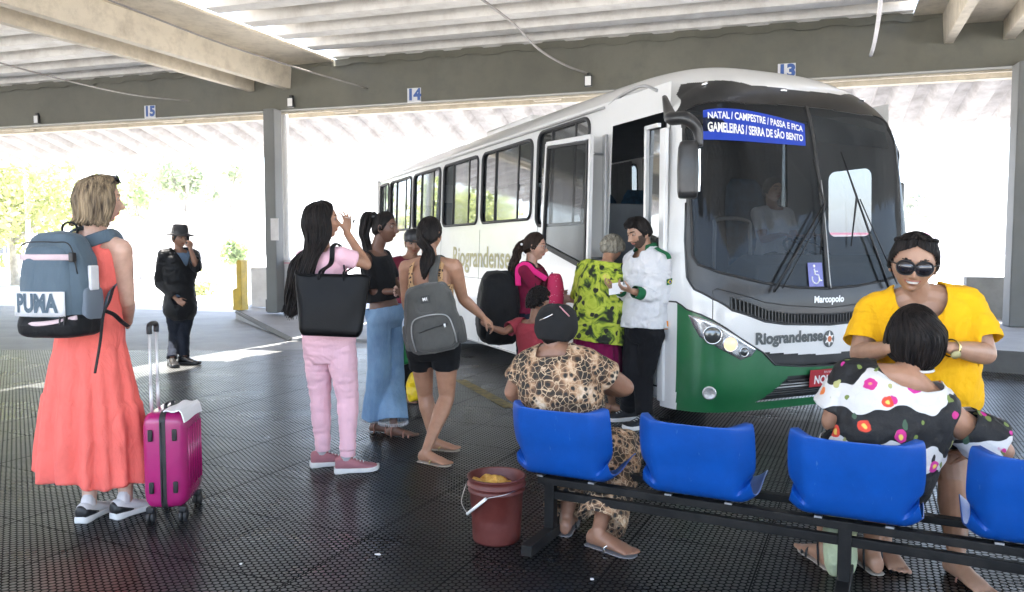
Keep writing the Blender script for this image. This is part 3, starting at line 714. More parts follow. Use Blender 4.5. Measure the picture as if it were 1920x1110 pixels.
for txt, cy in (('NATAL / CAMPESTRE / PASSA E FICA', .043), ('GAMELEIRAS / SERRA DE SÃO BENTO', -.043)):
    V, F = text_verts(txt, .075, .0022); wt = max(v.x for v in V) - min(v.x for v in V); k = wd * .94 / wt
    new_obj('lettering', [bfn(0, cy, hh)(v.x * k, v.y) for v in V], F, M['pureWhite'], db, smooth=False)
# wheelchair sticker
u0, v0 = uvp([(1528, 515)], .45)[0]; c, n_, x_, y_ = fpt(u0, v0, .006)
M['stick'] = mat('sticker_violet', (.19, .20, .52), .5, bump=0)
mb = MB(); mb.box(c, (.145, .185, .004), (x_, y_, n_)); stk = mb.build('accessibility_sticker', M['stick'], bus, smooth=False)
mb = MB(); cc = c + n_ * .006
mb.tube([cc + x_ * (.036 * math.cos(a) - .008) + y_ * (.036 * math.sin(a) - .034) for a in np.linspace(R(150), R(380), 16)], .006, 5)
mb.tube([cc - x_ * .014 + y_ * .045, cc - x_ * .010 + y_ * .0, cc + x_ * .022 - y_ * .004, cc + x_ * .036 - y_ * .05, cc + x_ * .052 - y_ * .045], .0065, 5); mb.tube([cc - x_ * .012 + y_ * .026, cc + x_ * .018 + y_ * .024], .005, 5)
mb.ell(cc - x_ * .014 + y_ * .066, (.012, .012, .003), (x_, y_, n_), 5, 10); mb.build('wheelchair_symbol', M['pureWhite'], stk)
# headlights
lc = uvp([(1336, 628), (1368, 645), (1393, 659)], .3)
def lampset(mir, lc=lc):
    f = (lambda u: 1 - u) if mir else (lambda u: u)
    # housing: filled polygon on surface
    q = [(f(u), v) for u, v in gp_lamp]; cu = sum(a[0] for a in q) / len(q); cv = sum(a[1] for a in q) / len(q)
    V = []; F = []; n_ = len(q); fine = []
    for i in range(n_):
        a, b = q[i], q[(i + 1) % n_]; fine += [(a[0] + (b[0] - a[0]) * k / 5, a[1] + (b[1] - a[1]) * k / 5) for k in range(5)]
    m_ = len(fine); rg = (0, .35, .7, .9, 1.0)
    for r_ in rg: V += [fpt(cu + (u - cu) * r_, cv + (v - cv) * r_, .012 if r_ < 1 else .002)[0] for u, v in fine]
    for i in range(len(rg) - 1):
        for k in range(m_): F.append((i * m_ + k, i * m_ + (k + 1) % m_, (i + 1) * m_ + (k + 1) % m_, (i + 1) * m_ + k))
    o = new_obj('headlight', V, F, M['lamphouse'], bus)
    for (u, v), r_, mm in zip(lc, (.062, .052, .034), (M['lens'], M['lenswarm'], M['lens'])):
        c, nn, x_, y_ = fpt(f(u), v, .012)
        mb = MB(); mb.lathe(c, [(r_ * 1.1, -.004), (r_ * 1.12, .008), (r_ * 1.0, .012), (r_ * .95, .004)], 28, nn); mb.build('bezel', M['chrome'], o)
        mb = MB(); mb.lathe(c, [(r_ * .96, .006), (r_ * .8, .012), (r_ * .4, .018), (.001, .020)], 24, nn); mb.build('lens', mm, o)
M['lamphouse'] = mat('headlight_housing', (.50, .51, .52), .22, metal=.75, var=.1, vs=12, coat=.6)
M['lens'] = mat('headlight_lens', (.12, .13, .13), .08, metal=.6, coat=1.0, bump=.3, bs=120)
s_ = NT('lit_lamp_lens'); s_.base((.9, .55, .25)); s_.set(Roughness=.2); s_.b.inputs['Emission Color'].default_value = (1, .62, .32, 1); s_.b.inputs['Emission Strength'].default_value = .16; s_.b.inputs['Coat Weight'].default_value = 1; s_.bump(s_.vor(60), .6, .004); M['lenswarm'] = s_.m
lampset(False); lampset(True)
fc = uvp([(1330, 737)], .15)[0]
for mir in (0, 1):
    c, nn, x_, y_ = fpt(1 - fc[0] if mir else fc[0], fc[1], .0); mb = MB(); mb.lathe(c, [(.052, -.01), (.052, .006), (.04, .010), (.036, .004), (.001, .006)], 20, nn); mb.build('fog_lamp', M['lensfog'] if 'lensfog' in M else M.setdefault('lensfog', mat('fog_lens', (.6, .6, .6), .25, metal=.4, bump=1, bs=90, bd=.004)), bus)
# windscreen divider, brow lamps
dt = uvp([(1514, 200), (1532, 330), (1548, 470), (1553, 540)], .6); mb = MB()
mb.tube([fpt(.5, float(v), .006)[0] for v in np.linspace(glt[-1][1], gl[-1][1], 24)], .020, 6, flat=.4, up=n_); mb.build('windscreen_divider', M['rubber'], bus)
mb = MB(); mb.tube([fpt(.507, float(v), .012)[0] for v in np.linspace(glt[-1][1] * .55 + gl[-1][1] * .45, gl[-1][1], 16)], .005, 5); mb.build('divider_trim', M['busgrey'], bus)
for q in ((1322, 159), (1655, 199), (1468, 172)):
    u_, v_ = fpix(q[0], q[1], .3 if q[0] < 1600 else .9, .8); c, nn, x_, y_ = fpt(u_, v_, .008); mb = MB(); mb.ell(c, (.035, .015, .02), (x_, y_, nn), 6, 10); mb.build('marker_lamp', M['chrome'], bus)
# wipers
def wiper(base, elbow, tipa, tipb, arm2=None):
    def at_(p, off): u_, v_ = fpix(p[0], p[1], .4, .5); return fpt(u_, v_, off)[0]
    b = at_(base, .03); e = at_(elbow, .05); mb = MB(); mb.tube([b, e], [.012, .007], 6); mb.tube([at_((base[0] + 16, base[1] - 6), .03), at_((elbow[0] + 6, elbow[1] + 4), .05)], .005, 5)
    o = mb.build('wiper', M['black'], bus); mb = MB(); mb.tube([at_(tipa, .02), e, at_(tipb, .02)], [.005, .010, .005], 6); mb.build('blade', M['rubber'], o)
wiper((1446, 548), (1536, 384), (1521, 300), (1534, 478)); wiper((1660, 540), (1597, 372), (1573, 286), (1592, 462))
# left mirror (door side): curved arm from brow plus body
def Wp(px, py, Y): return P(px, py, Y)
mo = MB(); yy = 5.35
arm = catmull([Wp(1246, 182, 5.72), Wp(1256, 215, 5.45), Wp(1262, 222, 5.35), Wp(1285, 222, 5.3), Wp(1306, 240, 5.3), Wp(1312, 275, 5.3)], 6)
mo.tube(arm, [.02, .045, .06, .06, .05, .03], 10, flat=.8); mo.build('mirror_arm', M['busblack'], bus)
mb = MB(); c = Wp(1290, 318, 5.32); ax = (Vector((.97, -.2, 0)).normalized(), Vector((.2, .97, 0)).normalized(), ZZ)
rs = []
for z, k in ((-.198, .72), (-.19, .9), (-.15, 1), (0, 1.03), (.15, .95), (.185, .8), (.195, .6)):
    rs.append([c + ZZ * z + ax[0] * (.072 * k * math.copysign(abs(math.cos(a)) ** .6, math.cos(a))) + ax[1] * (.065 * k * math.copysign(abs(math.sin(a)) ** .6, math.sin(a))) for a in np.linspace(0, 2 * math.pi, 29)[:-1]])
mb.rings(rs); mo = mb.build('mirror', M['busblack'], bus)
mb = MB(); mb.box(c + ax[0] * .052 + ax[1] * .055, (.07, .012, .3), ax); mb.build('mirror_glass', M['chrome'], mo, bevel=.004)
# far side mirror seen through the glass
mb = MB(); c2 = S(.12, BW + .16, 1.78); mb.box(c2, (.16, .12, .42), (BL, BD, ZZ)); m2 = mb.build('mirror', M['busblack'], bus, bevel=.03); mb = MB(); mb.tube(catmull([c2 + ZZ * .2, c2 + ZZ * .45 + BL * .03, S(.02, BW + .02, 2.3)], 6), .022, 8); mb.build('mirror_arm', M['busblack'], m2)

# ---- side walls with window holes
def rrect(x0, x1, y0, y1, r, n=5):
    out = []
    for cx, cy, a0 in ((x1 - r, y0 + r, -90), (x1 - r, y1 - r, 0), (x0 + r, y1 - r, 90), (x0 + r, y0 + r, 180)):
        out += [(cx + r * math.cos(R(a0 + 90 * k / n)), cy + r * math.sin(R(a0 + 90 * k / n))) for k in range(n + 1)]
    return out
ZB, ZT = .22, 2.66
WINS = [(2.47, 3.90), (4.05, 5.38), (5.53, 6.86), (7.01, 8.30), (8.42, 9.02)]
def wside(s, z, far, off=0):
    w_ = .055 * max(0, z - 1.0) / 1.54 + .0; w_ = min(w_, .085) - off
    return S(s, BW - w_ if far else w_, z)
doorZ = (.30, 2.44); doorS = (.06, .86)
def sidewall(far):
    outer = [(.02, ZB), (BUSLEN, ZB), (BUSLEN, ZT), (.02, ZT)]
    holes = [rrect(a, b, 1.70, 2.54, .09) for a, b in WINS] + [rrect(1.26, 2.33, 1.62, 2.58, .10)]
    if not far: holes.append([(doorS[0], doorZ[0]), (doorS[1], doorZ[0]), (doorS[1], doorZ[1]), (doorS[0], doorZ[1])])
    else: holes.append(rrect(.20, .70, 1.50, 2.12, .08))
    # wheel arches
    loops = [outer] + holes; flat = [p for l in loops for p in l]
    T = tessellate_polygon([[Vector((a, b, 0)) for a, b in l] for l in loops])
    V = [wside(a, b, far) for a, b in flat]; o = new_obj('side_panel', V, [tuple(t) for t in T], M['buswhite'], bus, smooth=False)
    bm = bmesh.new(); bm.from_mesh(o.data)
    for zz in (1.0,):
        bmesh.ops.bisect_plane(bm, geom=bm.verts[:] + bm.edges[:] + bm.faces[:], plane_co=(0, 0, zz), plane_no=(0, 0, 1))
    for v in bm.verts:
        q = v.co - BO; s__ = q.dot(BD); v.co = wside(s__, v.co.z, far)
    bm.to_mesh(o.data); bm.free()
    # skirt gap + window parts
    return holes
for far in (False, True):
    hs_ = sidewall(far)
    for h in hs_[:6]:
        mb = MB(); mb.tube([wside(a, b, far, .006) for a, b in h], .018, 6, closed=True); fr = mb.build('window', M['rubber'], bus)
        a0 = min(p[0] for p in h); a1 = max(p[0] for p in h); z0 = min(p[1] for p in h); z1 = max(p[1] for p in h)
        wl = a1 - a0
        if wl > .9:
            cuts = [a0, a0 + wl * .27, a0 + wl * .73, a1]
        else: cuts = [a0, a0 + wl * .5, a1]
        for k in range(len(cuts) - 1):
            filmed = (k == 1) if not far else False
            q = [wside(cuts[k], z0, far, -.012 - .008 * (k == 1)), wside(cuts[k + 1], z0, far, -.012 - .008 * (k == 1)), wside(cuts[k + 1], z1, far, -.012 - .008 * (k == 1)), wside(cuts[k], z1, far, -.012 - .008 * (k == 1))]
            new_obj('pane', q, [(0, 1, 2, 3)], M['filmglass'] if filmed else M['sideglass'], fr, smooth=False)
            if k:
                mb = MB(); mb.bar(wside(cuts[k], z0, far, -.014), wside(cuts[k], z1, far, -.014), .022, .02, BD); mb.build('mullion', M['rubber'], fr, smooth=False)
        mb = MB(); mb.box(wside(a0 + wl * .26, (z0 + z1) / 2 - .06, far, -.004), (.02, .012, .07), (BD, BL, ZZ)); mb.build('latch', M['black'], fr, smooth=False)
for k, (a, b) in enumerate([(1.3, 2.3)] + WINS[:-1]):
    for q0, q1 in ([(a, a + (b - a) * .42), (b - (b - a) * .38, b)] if k != 1 else [(a, b - .1)]):
        n_ = 40; V = []; F = []
        for i in range(n_ + 1):
            s_ = q0 + (q1 - q0) * i / n_; wv = .018 * math.sin(i * 1.3) + .006 * math.sin(i * 3.1)
            V += [S(s_, BW - .13 + wv, 1.60), S(s_, BW - .14 + wv * .6, 2.58)]
        for i in range(n_): F.append((2 * i, 2 * i + 2, 2 * i + 3, 2 * i + 1))
        new_obj('curtain', V, F, M['curtain'], bus)
# lower trims: rub rail, skirt line, roof drip rail
mb = MB(); mb.tube([wside(s, 2.62, False, .012) for s in np.linspace(1.0, BUSLEN, 12)], .02, 6, flat=.6); mb.build('drip_rail', M['busgrey'], bus)
mb = MB(); mb.tube([wside(s, 1.02, False, .002) for s in np.linspace(1.0, BUSLEN, 12)], .004, 5); mb.build('rub_rail', M['ink'], bus)
mb = MB(); mb.tube([wside(s, ZB, False, .0) for s in np.linspace(.02, BUSLEN, 12)], .012, 5); mb.build('skirt_edge', M['busgrey'], bus)
V, F = text_verts('Riograndense', .36, .006); wt = max(v.x for v in V)
new_obj('side_lettering', [wside(3.95 - v.x * 1.0, 1.27 + v.y, False, .004) for v in V], F, M['gold'], bus, smooth=False)
# roof
NR = 20; V = []; F = []; ss = [1.28, 3, 5, 7, 9.0, BUSLEN]
def roofp(t, s):
    dz = -.10 if s >= BUSLEN else 0
    return S(s, BH + t * (BH - .085 * 1), 2.98 - .32 * abs(t) ** 3.5 + dz * (1 - abs(t)))
for s in ss: V += [roofp(-1 + 2 * uu_of(i, NR), s) for i in range(NR + 1)]
for j in range(len(ss) - 1):
    for i in range(NR): F.append((j * (NR + 1) + i, (j + 1) * (NR + 1) + i, (j + 1) * (NR + 1) + i + 1, j * (NR + 1) + i + 1))
new_obj('roof', V, F, M['buswhite'], bus)
mb = MB(); mb.box(S(4.6, BH, 3.0), (1.5, 1.1, .12), (BD, BL, ZZ)); rh = mb.build('roof_hatch', M['buswhite'], bus, bevel=.04)
# brow drip corner: raised gutter end near the front
mb = MB(); mb.tube(catmull([S(.95, .07, 2.64), S(.70, .07, 2.69), S(.42, .07, 2.70), S(.20, .05, 2.62)], 6), .014, 6); mb.build('drip_rail', M['busgrey'], bus)
# rear wall, floor, ceiling, partitions, underside
mb = MB(); mb.box(S(BUSLEN + .01, BH, 1.43), (.05, BW - .04, 2.45), (BD, BL, ZZ)); mb.build('rear_wall', M['buswhite'], bus, smooth=False, bevel=.02)
mb = MB(); mb.box(S(5.2, BH, .82), (7.8, BW - .14, .05), (BD, BL, ZZ)); mb.build('floor', M['busfloor'], bus, smooth=False)
mb = MB(); mb.box(S(4.5, BH, .30), (9.0, BW - .2, .08), (BD, BL, ZZ)); mb.build('underbody', M['void'], bus, smooth=False)
mb = MB(); mb.box(S(5.0, BH, 2.62), (8.2, BW - .24, .03), (BD, BL, ZZ)); mb.build('ceiling', M['businner'], bus, smooth=False)
mb = MB(); mb.box(S(1.18, .35, 1.3), (.03, .5, 1.0), (BD, BL, ZZ)); mb.build('partition', M['businner'], bus, smooth=False, bevel=.01)
for k in range(3):
    mb = MB(); mb.box(S(.46 , .22 + .28 * k, .42 + .17 * k), (.8, .30, .17), (BD, BL, ZZ)); mb.build('step', M['busfloor'], bus, smooth=False, bevel=.01)
mb = MB(); mb.box(S(1.30, 1.62, 1.75), (.03, 1.45, 1.75), (BD, BL, ZZ)); mb.build('partition', M['dark_backdrop'], bus, smooth=False)  # dark wall added behind the driver to blacken the view through the windscreen
# dashboard
mb = MB(); mb.rings([[S(s, BH + t * (BH - .12), z) for s, z in ((-.34, .9), (-.33, 1.26), (-.15, 1.34), (.02, 1.24), (.10, .9))] for t in (-.55, 0, 1)]); mb.build('dashboard', M['businner'], bus, bevel=.02)
mb = MB(); c = S(.34, 1.78, 1.36); ax_ = (BD * -.55 + ZZ * .83).normalized(); x_, y_ = frame(ax_, BL); mb.tube([c + x_ * .22 * math.cos(a) + y_ * .22 * math.sin(a) for a in np.linspace(0, 2 * math.pi, 29)[:-1]], .014, 6, closed=True)
for a in (0, 2.1, 4.2): mb.tube([c, c + x_ * .22 * math.cos(a) + y_ * .22 * math.sin(a)], .012, 5)
mb.build('steering_wheel', M['black'], bus)
def seat(s, w_, wd_=.46, tall=1.0, driver=False):
    mb = MB(); rs = []
    for z, th, k in ((0, .10, .96), (.25, .12, 1), (.55 * tall, .11, .98), (.72 * tall, .09, .86), (.80 * tall, .05, .6)):
        rs.append([S(s + .22 + .12 * z, w_, 1.28 + z) + BL * (wd_ / 2 * k * math.copysign(abs(math.cos(a)) ** .5, math.cos(a))) + BD * (th / 2 * math.sin(a)) for a in np.linspace(0, 2 * math.pi, 21)[:-1]])
    mb.rings(rs); o = mb.build('seat_back', M['seatfab'], bus)
    mb = MB(); mb.box(S(s, w_, 1.24), (.48, wd_, .13), (BD, BL, ZZ)); mb.build('seat_cushion', M['seatfab'], o, bevel=.04)
seat(.92, 1.80, .5, 1.0)
for k, s in enumerate(np.arange(1.75, 8.3, .82)):
    for w_ in (.34, .82, 1.62, 2.10):
        if not (k == 0 and w_ < 1): seat(float(s), w_)
mb = MB(); mb.rings([[fpt(u_, v_, q_)[0] for u_, v_ in ((.54, glt[-1][1] - .012), (.93, glt[-1][1] - .02), (.93, glt[-1][1] - .085), (.54, glt[-1][1] - .085))] for q_ in (-.05, -.056)]); mb.build('sun_visor', M['busgrey'], bus, smooth=False)
for s_ in (2.3, 3.95, 5.45, 6.9, 8.3):
    mb = MB(); mb.tube([wside(s_, ZB, False, .001), wside(s_, 1.0, False, .001), wside(s_, 1.62, False, .001)], .0022, 4); mb.build('panel_seam', M['ink'], bus)
# grab rail near the door
mb = MB(); mb.tube(catmull([S(.1, .55, .9), S(.1, .55, 1.52), S(.13, .60, 1.62), S(.2, .95, 1.62), S(.2, 1.0, 1.5), S(.2, 1.0, .95)], 6), .016, 8); mb.build('grab_rail', M['busgrey'], bus)
mb = MB(); mb.tube([S(.9, .95, .8), S(.9, .95, 2.45)], .018, 8); mb.build('grab_rail', M['black'], bus)
# door posts, opened door leaf, door side glass
mb = MB(); mb.box(wside(.02, 1.25, False, .01), (.075, .04, 2.1), (BD, BL, ZZ)); mb.build('door_post', M['buswhite'], bus, smooth=False, bevel=.01)
mb = MB(); mb.box(wside(.90, 1.33, False, .012), (.055, .03, 2.08), (BD, BL, ZZ)); mb.build('door_post', M['busgrey'], bus, smooth=False, bevel=.006)
# fixed narrow leaf at the front edge of the doorway
mb = MB()
for s_, zz in ((.24, (.34, 2.34)),): mb.bar(S(s_, -.012, zz[0]), S(s_, -.012, zz[1]), .03, .03, BL)
mb.bar(S(.07, -.012, 2.33), S(.25, -.012, 2.33), .03, .03, BL); mb.build('door_leaf_frame', M['buswhite'], bus, smooth=False)
new_obj('door_glass', [S(.07, -.01, .98), S(.23, -.01, .98), S(.23, .01, 2.31), S(.07, .01, 2.31)], [(0, 1, 2, 3)], M['doorglass'], bus, smooth=False)
mb = MB(); mb.box(S(.15, -.01, .65), (.17, .025, .66), (BD, BL, ZZ)); mb.build('door_lower_panel', M['busgrey'], bus, smooth=False, bevel=.004)
# opened leaf standing out along the side: glass with a slanted lower edge
off = -.20
qd = [(1.08, 2.30), (1.86, 2.35), (1.92, 1.41), (1.10, 1.20)]
def D(s, z, o_=0): return S(s - .20, off + o_ + .02 * (z - .4), z)
mb = MB()
m_ = [(1.04, .45), (1.98, .45), (1.98, 1.43), (1.04, 1.20)]
mb.poly([D(*p) for p in m_], .03, BL); dl = mb.build('door', M['buswhite'], bus, smooth=False, bevel=.004)
new_obj('door_glass', [D(s, z, -.002) for s, z in qd], [(0, 1, 2, 3)], M['doorglass'], dl, smooth=False)
mb = MB(); q = [D(1.06, 2.34), D(1.90, 2.38), D(1.965, 1.41), D(1.06, 1.19)]
for i in range(4):
    if i != 2: mb.bar(q[i], q[(i + 1) % 4], .035, .032, BL)
mb.build('door_frame', M['buswhite'], dl, smooth=False)
mb = MB(); q = [D(1.10, 2.30, -.008), D(1.86, 2.34, -.008), D(1.925, 1.42, -.008), D(1.10, 1.22, -.008)]
for i in range(4): mb.bar(q[i], q[(i + 1) % 4], .024 if i != 2 else .045, .03, BL)
mb.build('door_seal', M['rubber'], dl, smooth=False)
for z in (1.3, 2.2):
    mb = MB(); mb.tube([S(.92, .02, z), D(1.08, z)], .014, 6); mb.build('door_arm', M['steel'], dl)
# side marker and small plate
mb = MB(); c = S(-.035, -.012, .80); mb.box(c, (.05, .03, .065), (BD, BL, ZZ)); mb.build('side_marker', M['amber'], bus, bevel=.006)
for k in (0, 1): mb = MB(); mb.box(S(.12, -.03, 1.02 + .035 * k), (.13, .004, .02), (BD, BL, ZZ)); mb.build('small_plate', M['pureWhite'], bus, smooth=False)
# wheels
for s_ in (2.7, 7.0):
    for w_ in (.22, BW - .22):
        mb = MB(); mb.lathe(S(s_, w_, .40), [(.2, -.12), (.38, -.12), (.40, -.08), (.40, .08), (.38, .12), (.2, .12)], 32, BL); wh = mb.build('wheel', M['rubber'], bus)
        mb = MB(); mb.lathe(S(s_, w_, .40), [(.0, -.08), (.15, -.09), (.21, -.12), (.21, .12), (.15, .09), (0, .08)], 24, BL); mb.build('rim', M['busgrey'], wh)
# ================================================================ BENCH, BUCKET, LUGGAGE ON THE FLOOR
bx = Vector((math.cos(R(27)), -math.sin(R(27)), 0)); by = Vector((math.sin(R(27)), math.cos(R(27)), 0))
BC = Vector((.229, 3.45, 0))
def BP(s, f, z): return BC + bx * s + by * f + ZZ * z
def plastic(name, c):
    s = NT(name)
    fade = s.ramp(s.noise(5, 6, rough=.7), [(.25, tuple(x * .78 for x in c)), (.75, tuple(min(1, x * 1.12) for x in c))])
    scr = s.ramp(s.noise(38, 3, s.obj((1, 1, .14)), .8), [(.66, (0, 0, 0)), (.74, (1, 1, 1))])
    fade = s.mix(s.math('MULTIPLY', scr, .25), fade, (.20, .34, .60))
    dk = s.ramp(s.noise(8, 4, rough=.8), [(.68, (0, 0, 0)), (.76, (1, 1, 1))])
    s.base(s.mix(s.math('MULTIPLY', dk, .55), fade, (.008, .02, .07))); s.set(Roughness=.42); s.b.inputs['Specular IOR Level'].default_value = .4
    s.bump(s.noise(9, 4), .12, .01, s.bump(s.noise(220, 3), .15, .001)); return s.m
M['seatblue'] = plastic('blue_shell_plastic', (.002, .070, .36))
M['frameblk'] = mat('black_bench_frame', (.007, .007, .0075), .55, var=.3, spec=.22, dirt=((.03, .028, .025), 6, .6))
bench = thing('bench', 'row of blue plastic shell seats on a black metal frame in the foreground', 'bench', BP(.9, .2, 0))
prof = [(-.045, .705), (-.052, .695), (-.050, .66), (-.035, .58), (-.012, .50), (.005, .43), (.030, .378), (.075, .352), (.14, .348), (.22, .360), (.30, .375), (.37, .378), (.42, .362), (.435, .345)]
pc = catmull([(a, b, 0) for a, b in [(a, b - .035) for a, b in prof]], 4)
def shell(s0, k):
    NW = 28; V = []; F = []; n = len(pc)
    r = random.Random(k)
    for j, p in enumerate(pc):
        t = j / (n - 1)
        back = max(0, 1 - t / .42); seat = max(0, (t - .5) / .5)
        hw = .246 - .020 * back ** 3 - .02 * math.exp(-((t - .42) / .10) ** 2) - .012 * seat ** 4
        if t < .04: hw -= .02 * (1 - t / .04)
        for i in range(NW + 1):
            u = -1 + 2 * i / NW; x = hw * u
            e = max(0, abs(u) - .70) / .30
            f = p.x; z = p.y
            wrap = .062 * e ** 1.3
            if t < .44: f += wrap * (1 - .0 * back); 
            if t >= .36: z += .040 * e ** 2 * min(1, (t - .36) / .1)
            z -= .035 * (1 - u * u) * max(0, 1 - t / .10) * .9
            f -= .02 * (1 - u * u) * back
            if .30 < t < .50: z += .05 * e ** 2 * (1 - abs(t - .40) / .1) 
            V.append(BP(s0 + x, f, z + .0))
    for j in range(n - 1):
        for i in range(NW): a = j * (NW + 1) + i; F.append((a, a + 1, a + NW + 2, a + NW + 1))
    o = new_obj('seat', V, F, M['seatblue'], bench)
    m = o.modifiers.new('thick', 'SOLIDIFY'); m.thickness = .0055; m.offset = 0
    m = o.modifiers.new('b', 'BEVEL'); m.width = .002; m.segments = 2; m.limit_method = 'ANGLE'; m.angle_limit = R(60)
    return o
SEATS = (-.015, .605, 1.22, 1.84)
for k, s_ in enumerate(SEATS): shell(s_, k)
mb = MB(); mb.bar(BP(-.16, .10, .28), BP(2.9, .10, .28), .05, .035); mb.build('seat_rail', M['frameblk'], bench, smooth=False, bevel=.004)
mb = MB(); mb.bar(BP(-.16, .30, .29), BP(2.9, .30, .29), .05, .03); mb.build('seat_rail', M['frameblk'], bench, smooth=False, bevel=.004)
mb = MB(); mb.bar(BP(-.12, .10, .215), BP(2.9, .10, .215), .03, .04); mb.build('stretcher', M['frameblk'], bench, smooth=False, bevel=.004)
for s_ in (-.10, 1.19, 2.5):
    mb = MB(); mb.bar(BP(s_, .10, .03), BP(s_, .10, .27), .05, .05, by); lg = mb.build('leg', M['frameblk'], bench, smooth=False, bevel=.004)
    mb = MB(); mb.bar(BP(s_, -.17, .03), BP(s_, .36, .03), .055, .05); mb.build('foot', M['frameblk'], lg, smooth=False, bevel=.005)
for s_ in SEATS:
    for q in (-.13, .13): mb = MB(); mb.box(BP(s_ + q, .2, .303), (.03, .26, .008), (bx, by, ZZ)); mb.build('bracket', M['steel'], bench, smooth=False)

# bucket
c = G(931, 1012) + Vector((0, .02, 0)); M['brown'] = mat('brown_bucket_plastic', (.10, .018, .014), .48, var=.12, vs=4, bump=.1, dirt=((.20, .08, .07), 9, .35))
t = thing('bucket', 'reddish brown plastic bucket with a white handle beside the bench foot', 'bucket', c)
mb = MB(); mb.lathe(c, [(.0, .004), (.100, .004), (.112, .0), (.115, .01), (.119, .10), (.128, .235), (.134, .238), (.136, .243), (.131, .250), (.132, .262), (.140, .266), (.141, .272), (.133, .277), (.134, .300), (.141, .303), (.141, .309), (.131, .310), (.128, .303), (.113, .02), (0, .015)], 56); mb.build('body', M['brown'], t)
mb = MB(); n_h = Vector((-.45, -.89, 0)).normalized(); sd_ = Vector((n_h.y, -n_h.x, 0))
arc = [c + ZZ * .255 + sd_ * .140 * math.cos(a) + (n_h * .62 - ZZ * .78) * .148 * math.sin(a) for a in np.linspace(0, math.pi, 24)]
# thin wire handle hanging down on the left with a white grip
def rotv(v, a): return Vector((v.x * math.cos(a) - v.y * math.sin(a), v.x * math.sin(a) + v.y * math.cos(a), v.z))
pv1 = c + Vector((-.136, .03, .262)); g0 = c + Vector((-.045, -.138, .238)); g1 = c + Vector((-.135, -.085, .148))
mb.tube([g0, g1], .0075, 10); mb.build('handle', M['white'], t)
mb = MB(); mb.tube(catmull([g0, c + Vector((.05, -.147, .262)), c + Vector((.142, -.02, .262))], 6), .0022, 6); mb.build('wire', M['steel'], t)
mb = MB(); mb.tube(catmull([g1, c + Vector((-.165, -.03, .19)), c + Vector((-.145, .02, .262))], 6), .0022, 6); mb.build('wire', M['steel'], t)
s = NT('yellow_meal'); s.base(s.ramp(s.noise(70, 6), [(.3, (.75, .36, .05)), (.7, (.92, .60, .16))])); s.set(Roughness=.95); s.bump(s.noise(120, 6), 1, .012); M['meal'] = s.m
V = []; F = []; nr, na = 14, 40
for i in range(nr + 1):
    for k in range(na):
        r_ = .128 * i / nr; a = 2 * math.pi * k / na; x, y = r_ * math.cos(a), r_ * math.sin(a)
        V.append((c.x + x, c.y + y, c.z + .282 + .024 * float(fbm(np.array([[x * 16 + 3, y * 16, 1.]]), 3)[0]) - .02 * (i / nr) ** 2))
for i in range(nr):
    for k in range(na): F.append((i * na + k, (i + 1) * na + k, (i + 1) * na + (k + 1) % na, i * na + (k + 1) % na))
tag(new_obj('yellow_grain', V, F, M['meal']), 'heap of crumbly yellow meal filling the brown bucket', 'food', kind=None)

# suitcase
M['silver'] = mat('satin_aluminium', (.70, .70, .71), .38, metal=.35, bump=0)
M['magenta'] = mat('magenta_hard_shell', (.36, .012, .13), .26, var=.08, vs=3, coat=.4, bump=.25, bs=420, bd=.0015)
c = Vector((-1.765, 3.93, 0)); a_ = R(-8); tx = Vector((math.cos(a_), -math.sin(a_), 0)); ty = Vector((math.sin(a_), math.cos(a_), 0))
t = thing('suitcase', 'magenta hard shell cabin suitcase with extended handle beside the woman in coral', 'suitcase', c)
def SP(x, y, z): return c + tx * x * .82 + ty * y + ZZ * z
W2, D2, Z0, Z1 = .128, .178, .075, .565
def halfshell(sg):
    # rounded box half: lofted along x from the centre seam to the outer face
    rs = []
    for x, ins in ((.012, .0), (.085, .004), (.110, .016), (.124, .034), (.128, .055)):
        m = []
        r_ = .05 + (.0 if ins < .02 else ins * .3)
        for (py, pz) in rrect(-D2 + ins, D2 - ins, Z0 + ins, Z1 - ins, r_, 6): m.append(SP(sg * x, py, pz))
        rs.append(m)
    mb = MB(); mb.rings(rs); o = mb.build('shell', M['magenta'], t, smooth='auto'); return o
for sg in (-1, 1):
    sh = halfshell(sg)
    for yy in np.linspace(-.11, .11, 6):
        mb = MB(); mb.tube([SP(sg * .1285, yy, Z0 + .09), SP(sg * .1285, yy, Z1 - .09)], .007, 6, flat=1); mb.build('rib', M['magenta'], sh)
    for zz in (.19, .455):
        mb = MB(); mb.box(SP(sg * .070, -D2 - .003, zz), (.024, .012, .06), (tx, ty, ZZ)); mb.build('foot_pad', M['black'], sh, bevel=.009)
mb = MB(); rs = []
for x in (-.017, .017): rs.append([SP(x, py, pz) for py, pz in rrect(-D2 - .004, D2 + .004, Z0 - .004, Z1 + .004, .054, 6)])
mb.rings(rs); mb.build('zip_band', M['rubber'], t, smooth='auto')
mb = MB(); mb.tube([SP(-.017 + .010, -D2 - .006, .12), SP(-.007, -D2 - .006, .52)], .003, 5); mb.build('zip', M['black'], t)
for x in (-.095, .095):
    for y in (-.135, .135):
        mb = MB(); mb.box(SP(x, y, .066), (.04, .04, .035), (tx, ty, ZZ)); wm = mb.build('wheel_mount', M['black'], t, bevel=.008)
        for q in (-.013, .013): mb = MB(); mb.lathe(SP(x + q, y + .004, .029), [(0, -.009), (.024, -.009), (.029, -.005), (.029, .005), (.024, .009), (0, .009)], 20, tx); mb.build('wheel', M['rubber'], wm)
hz = .99
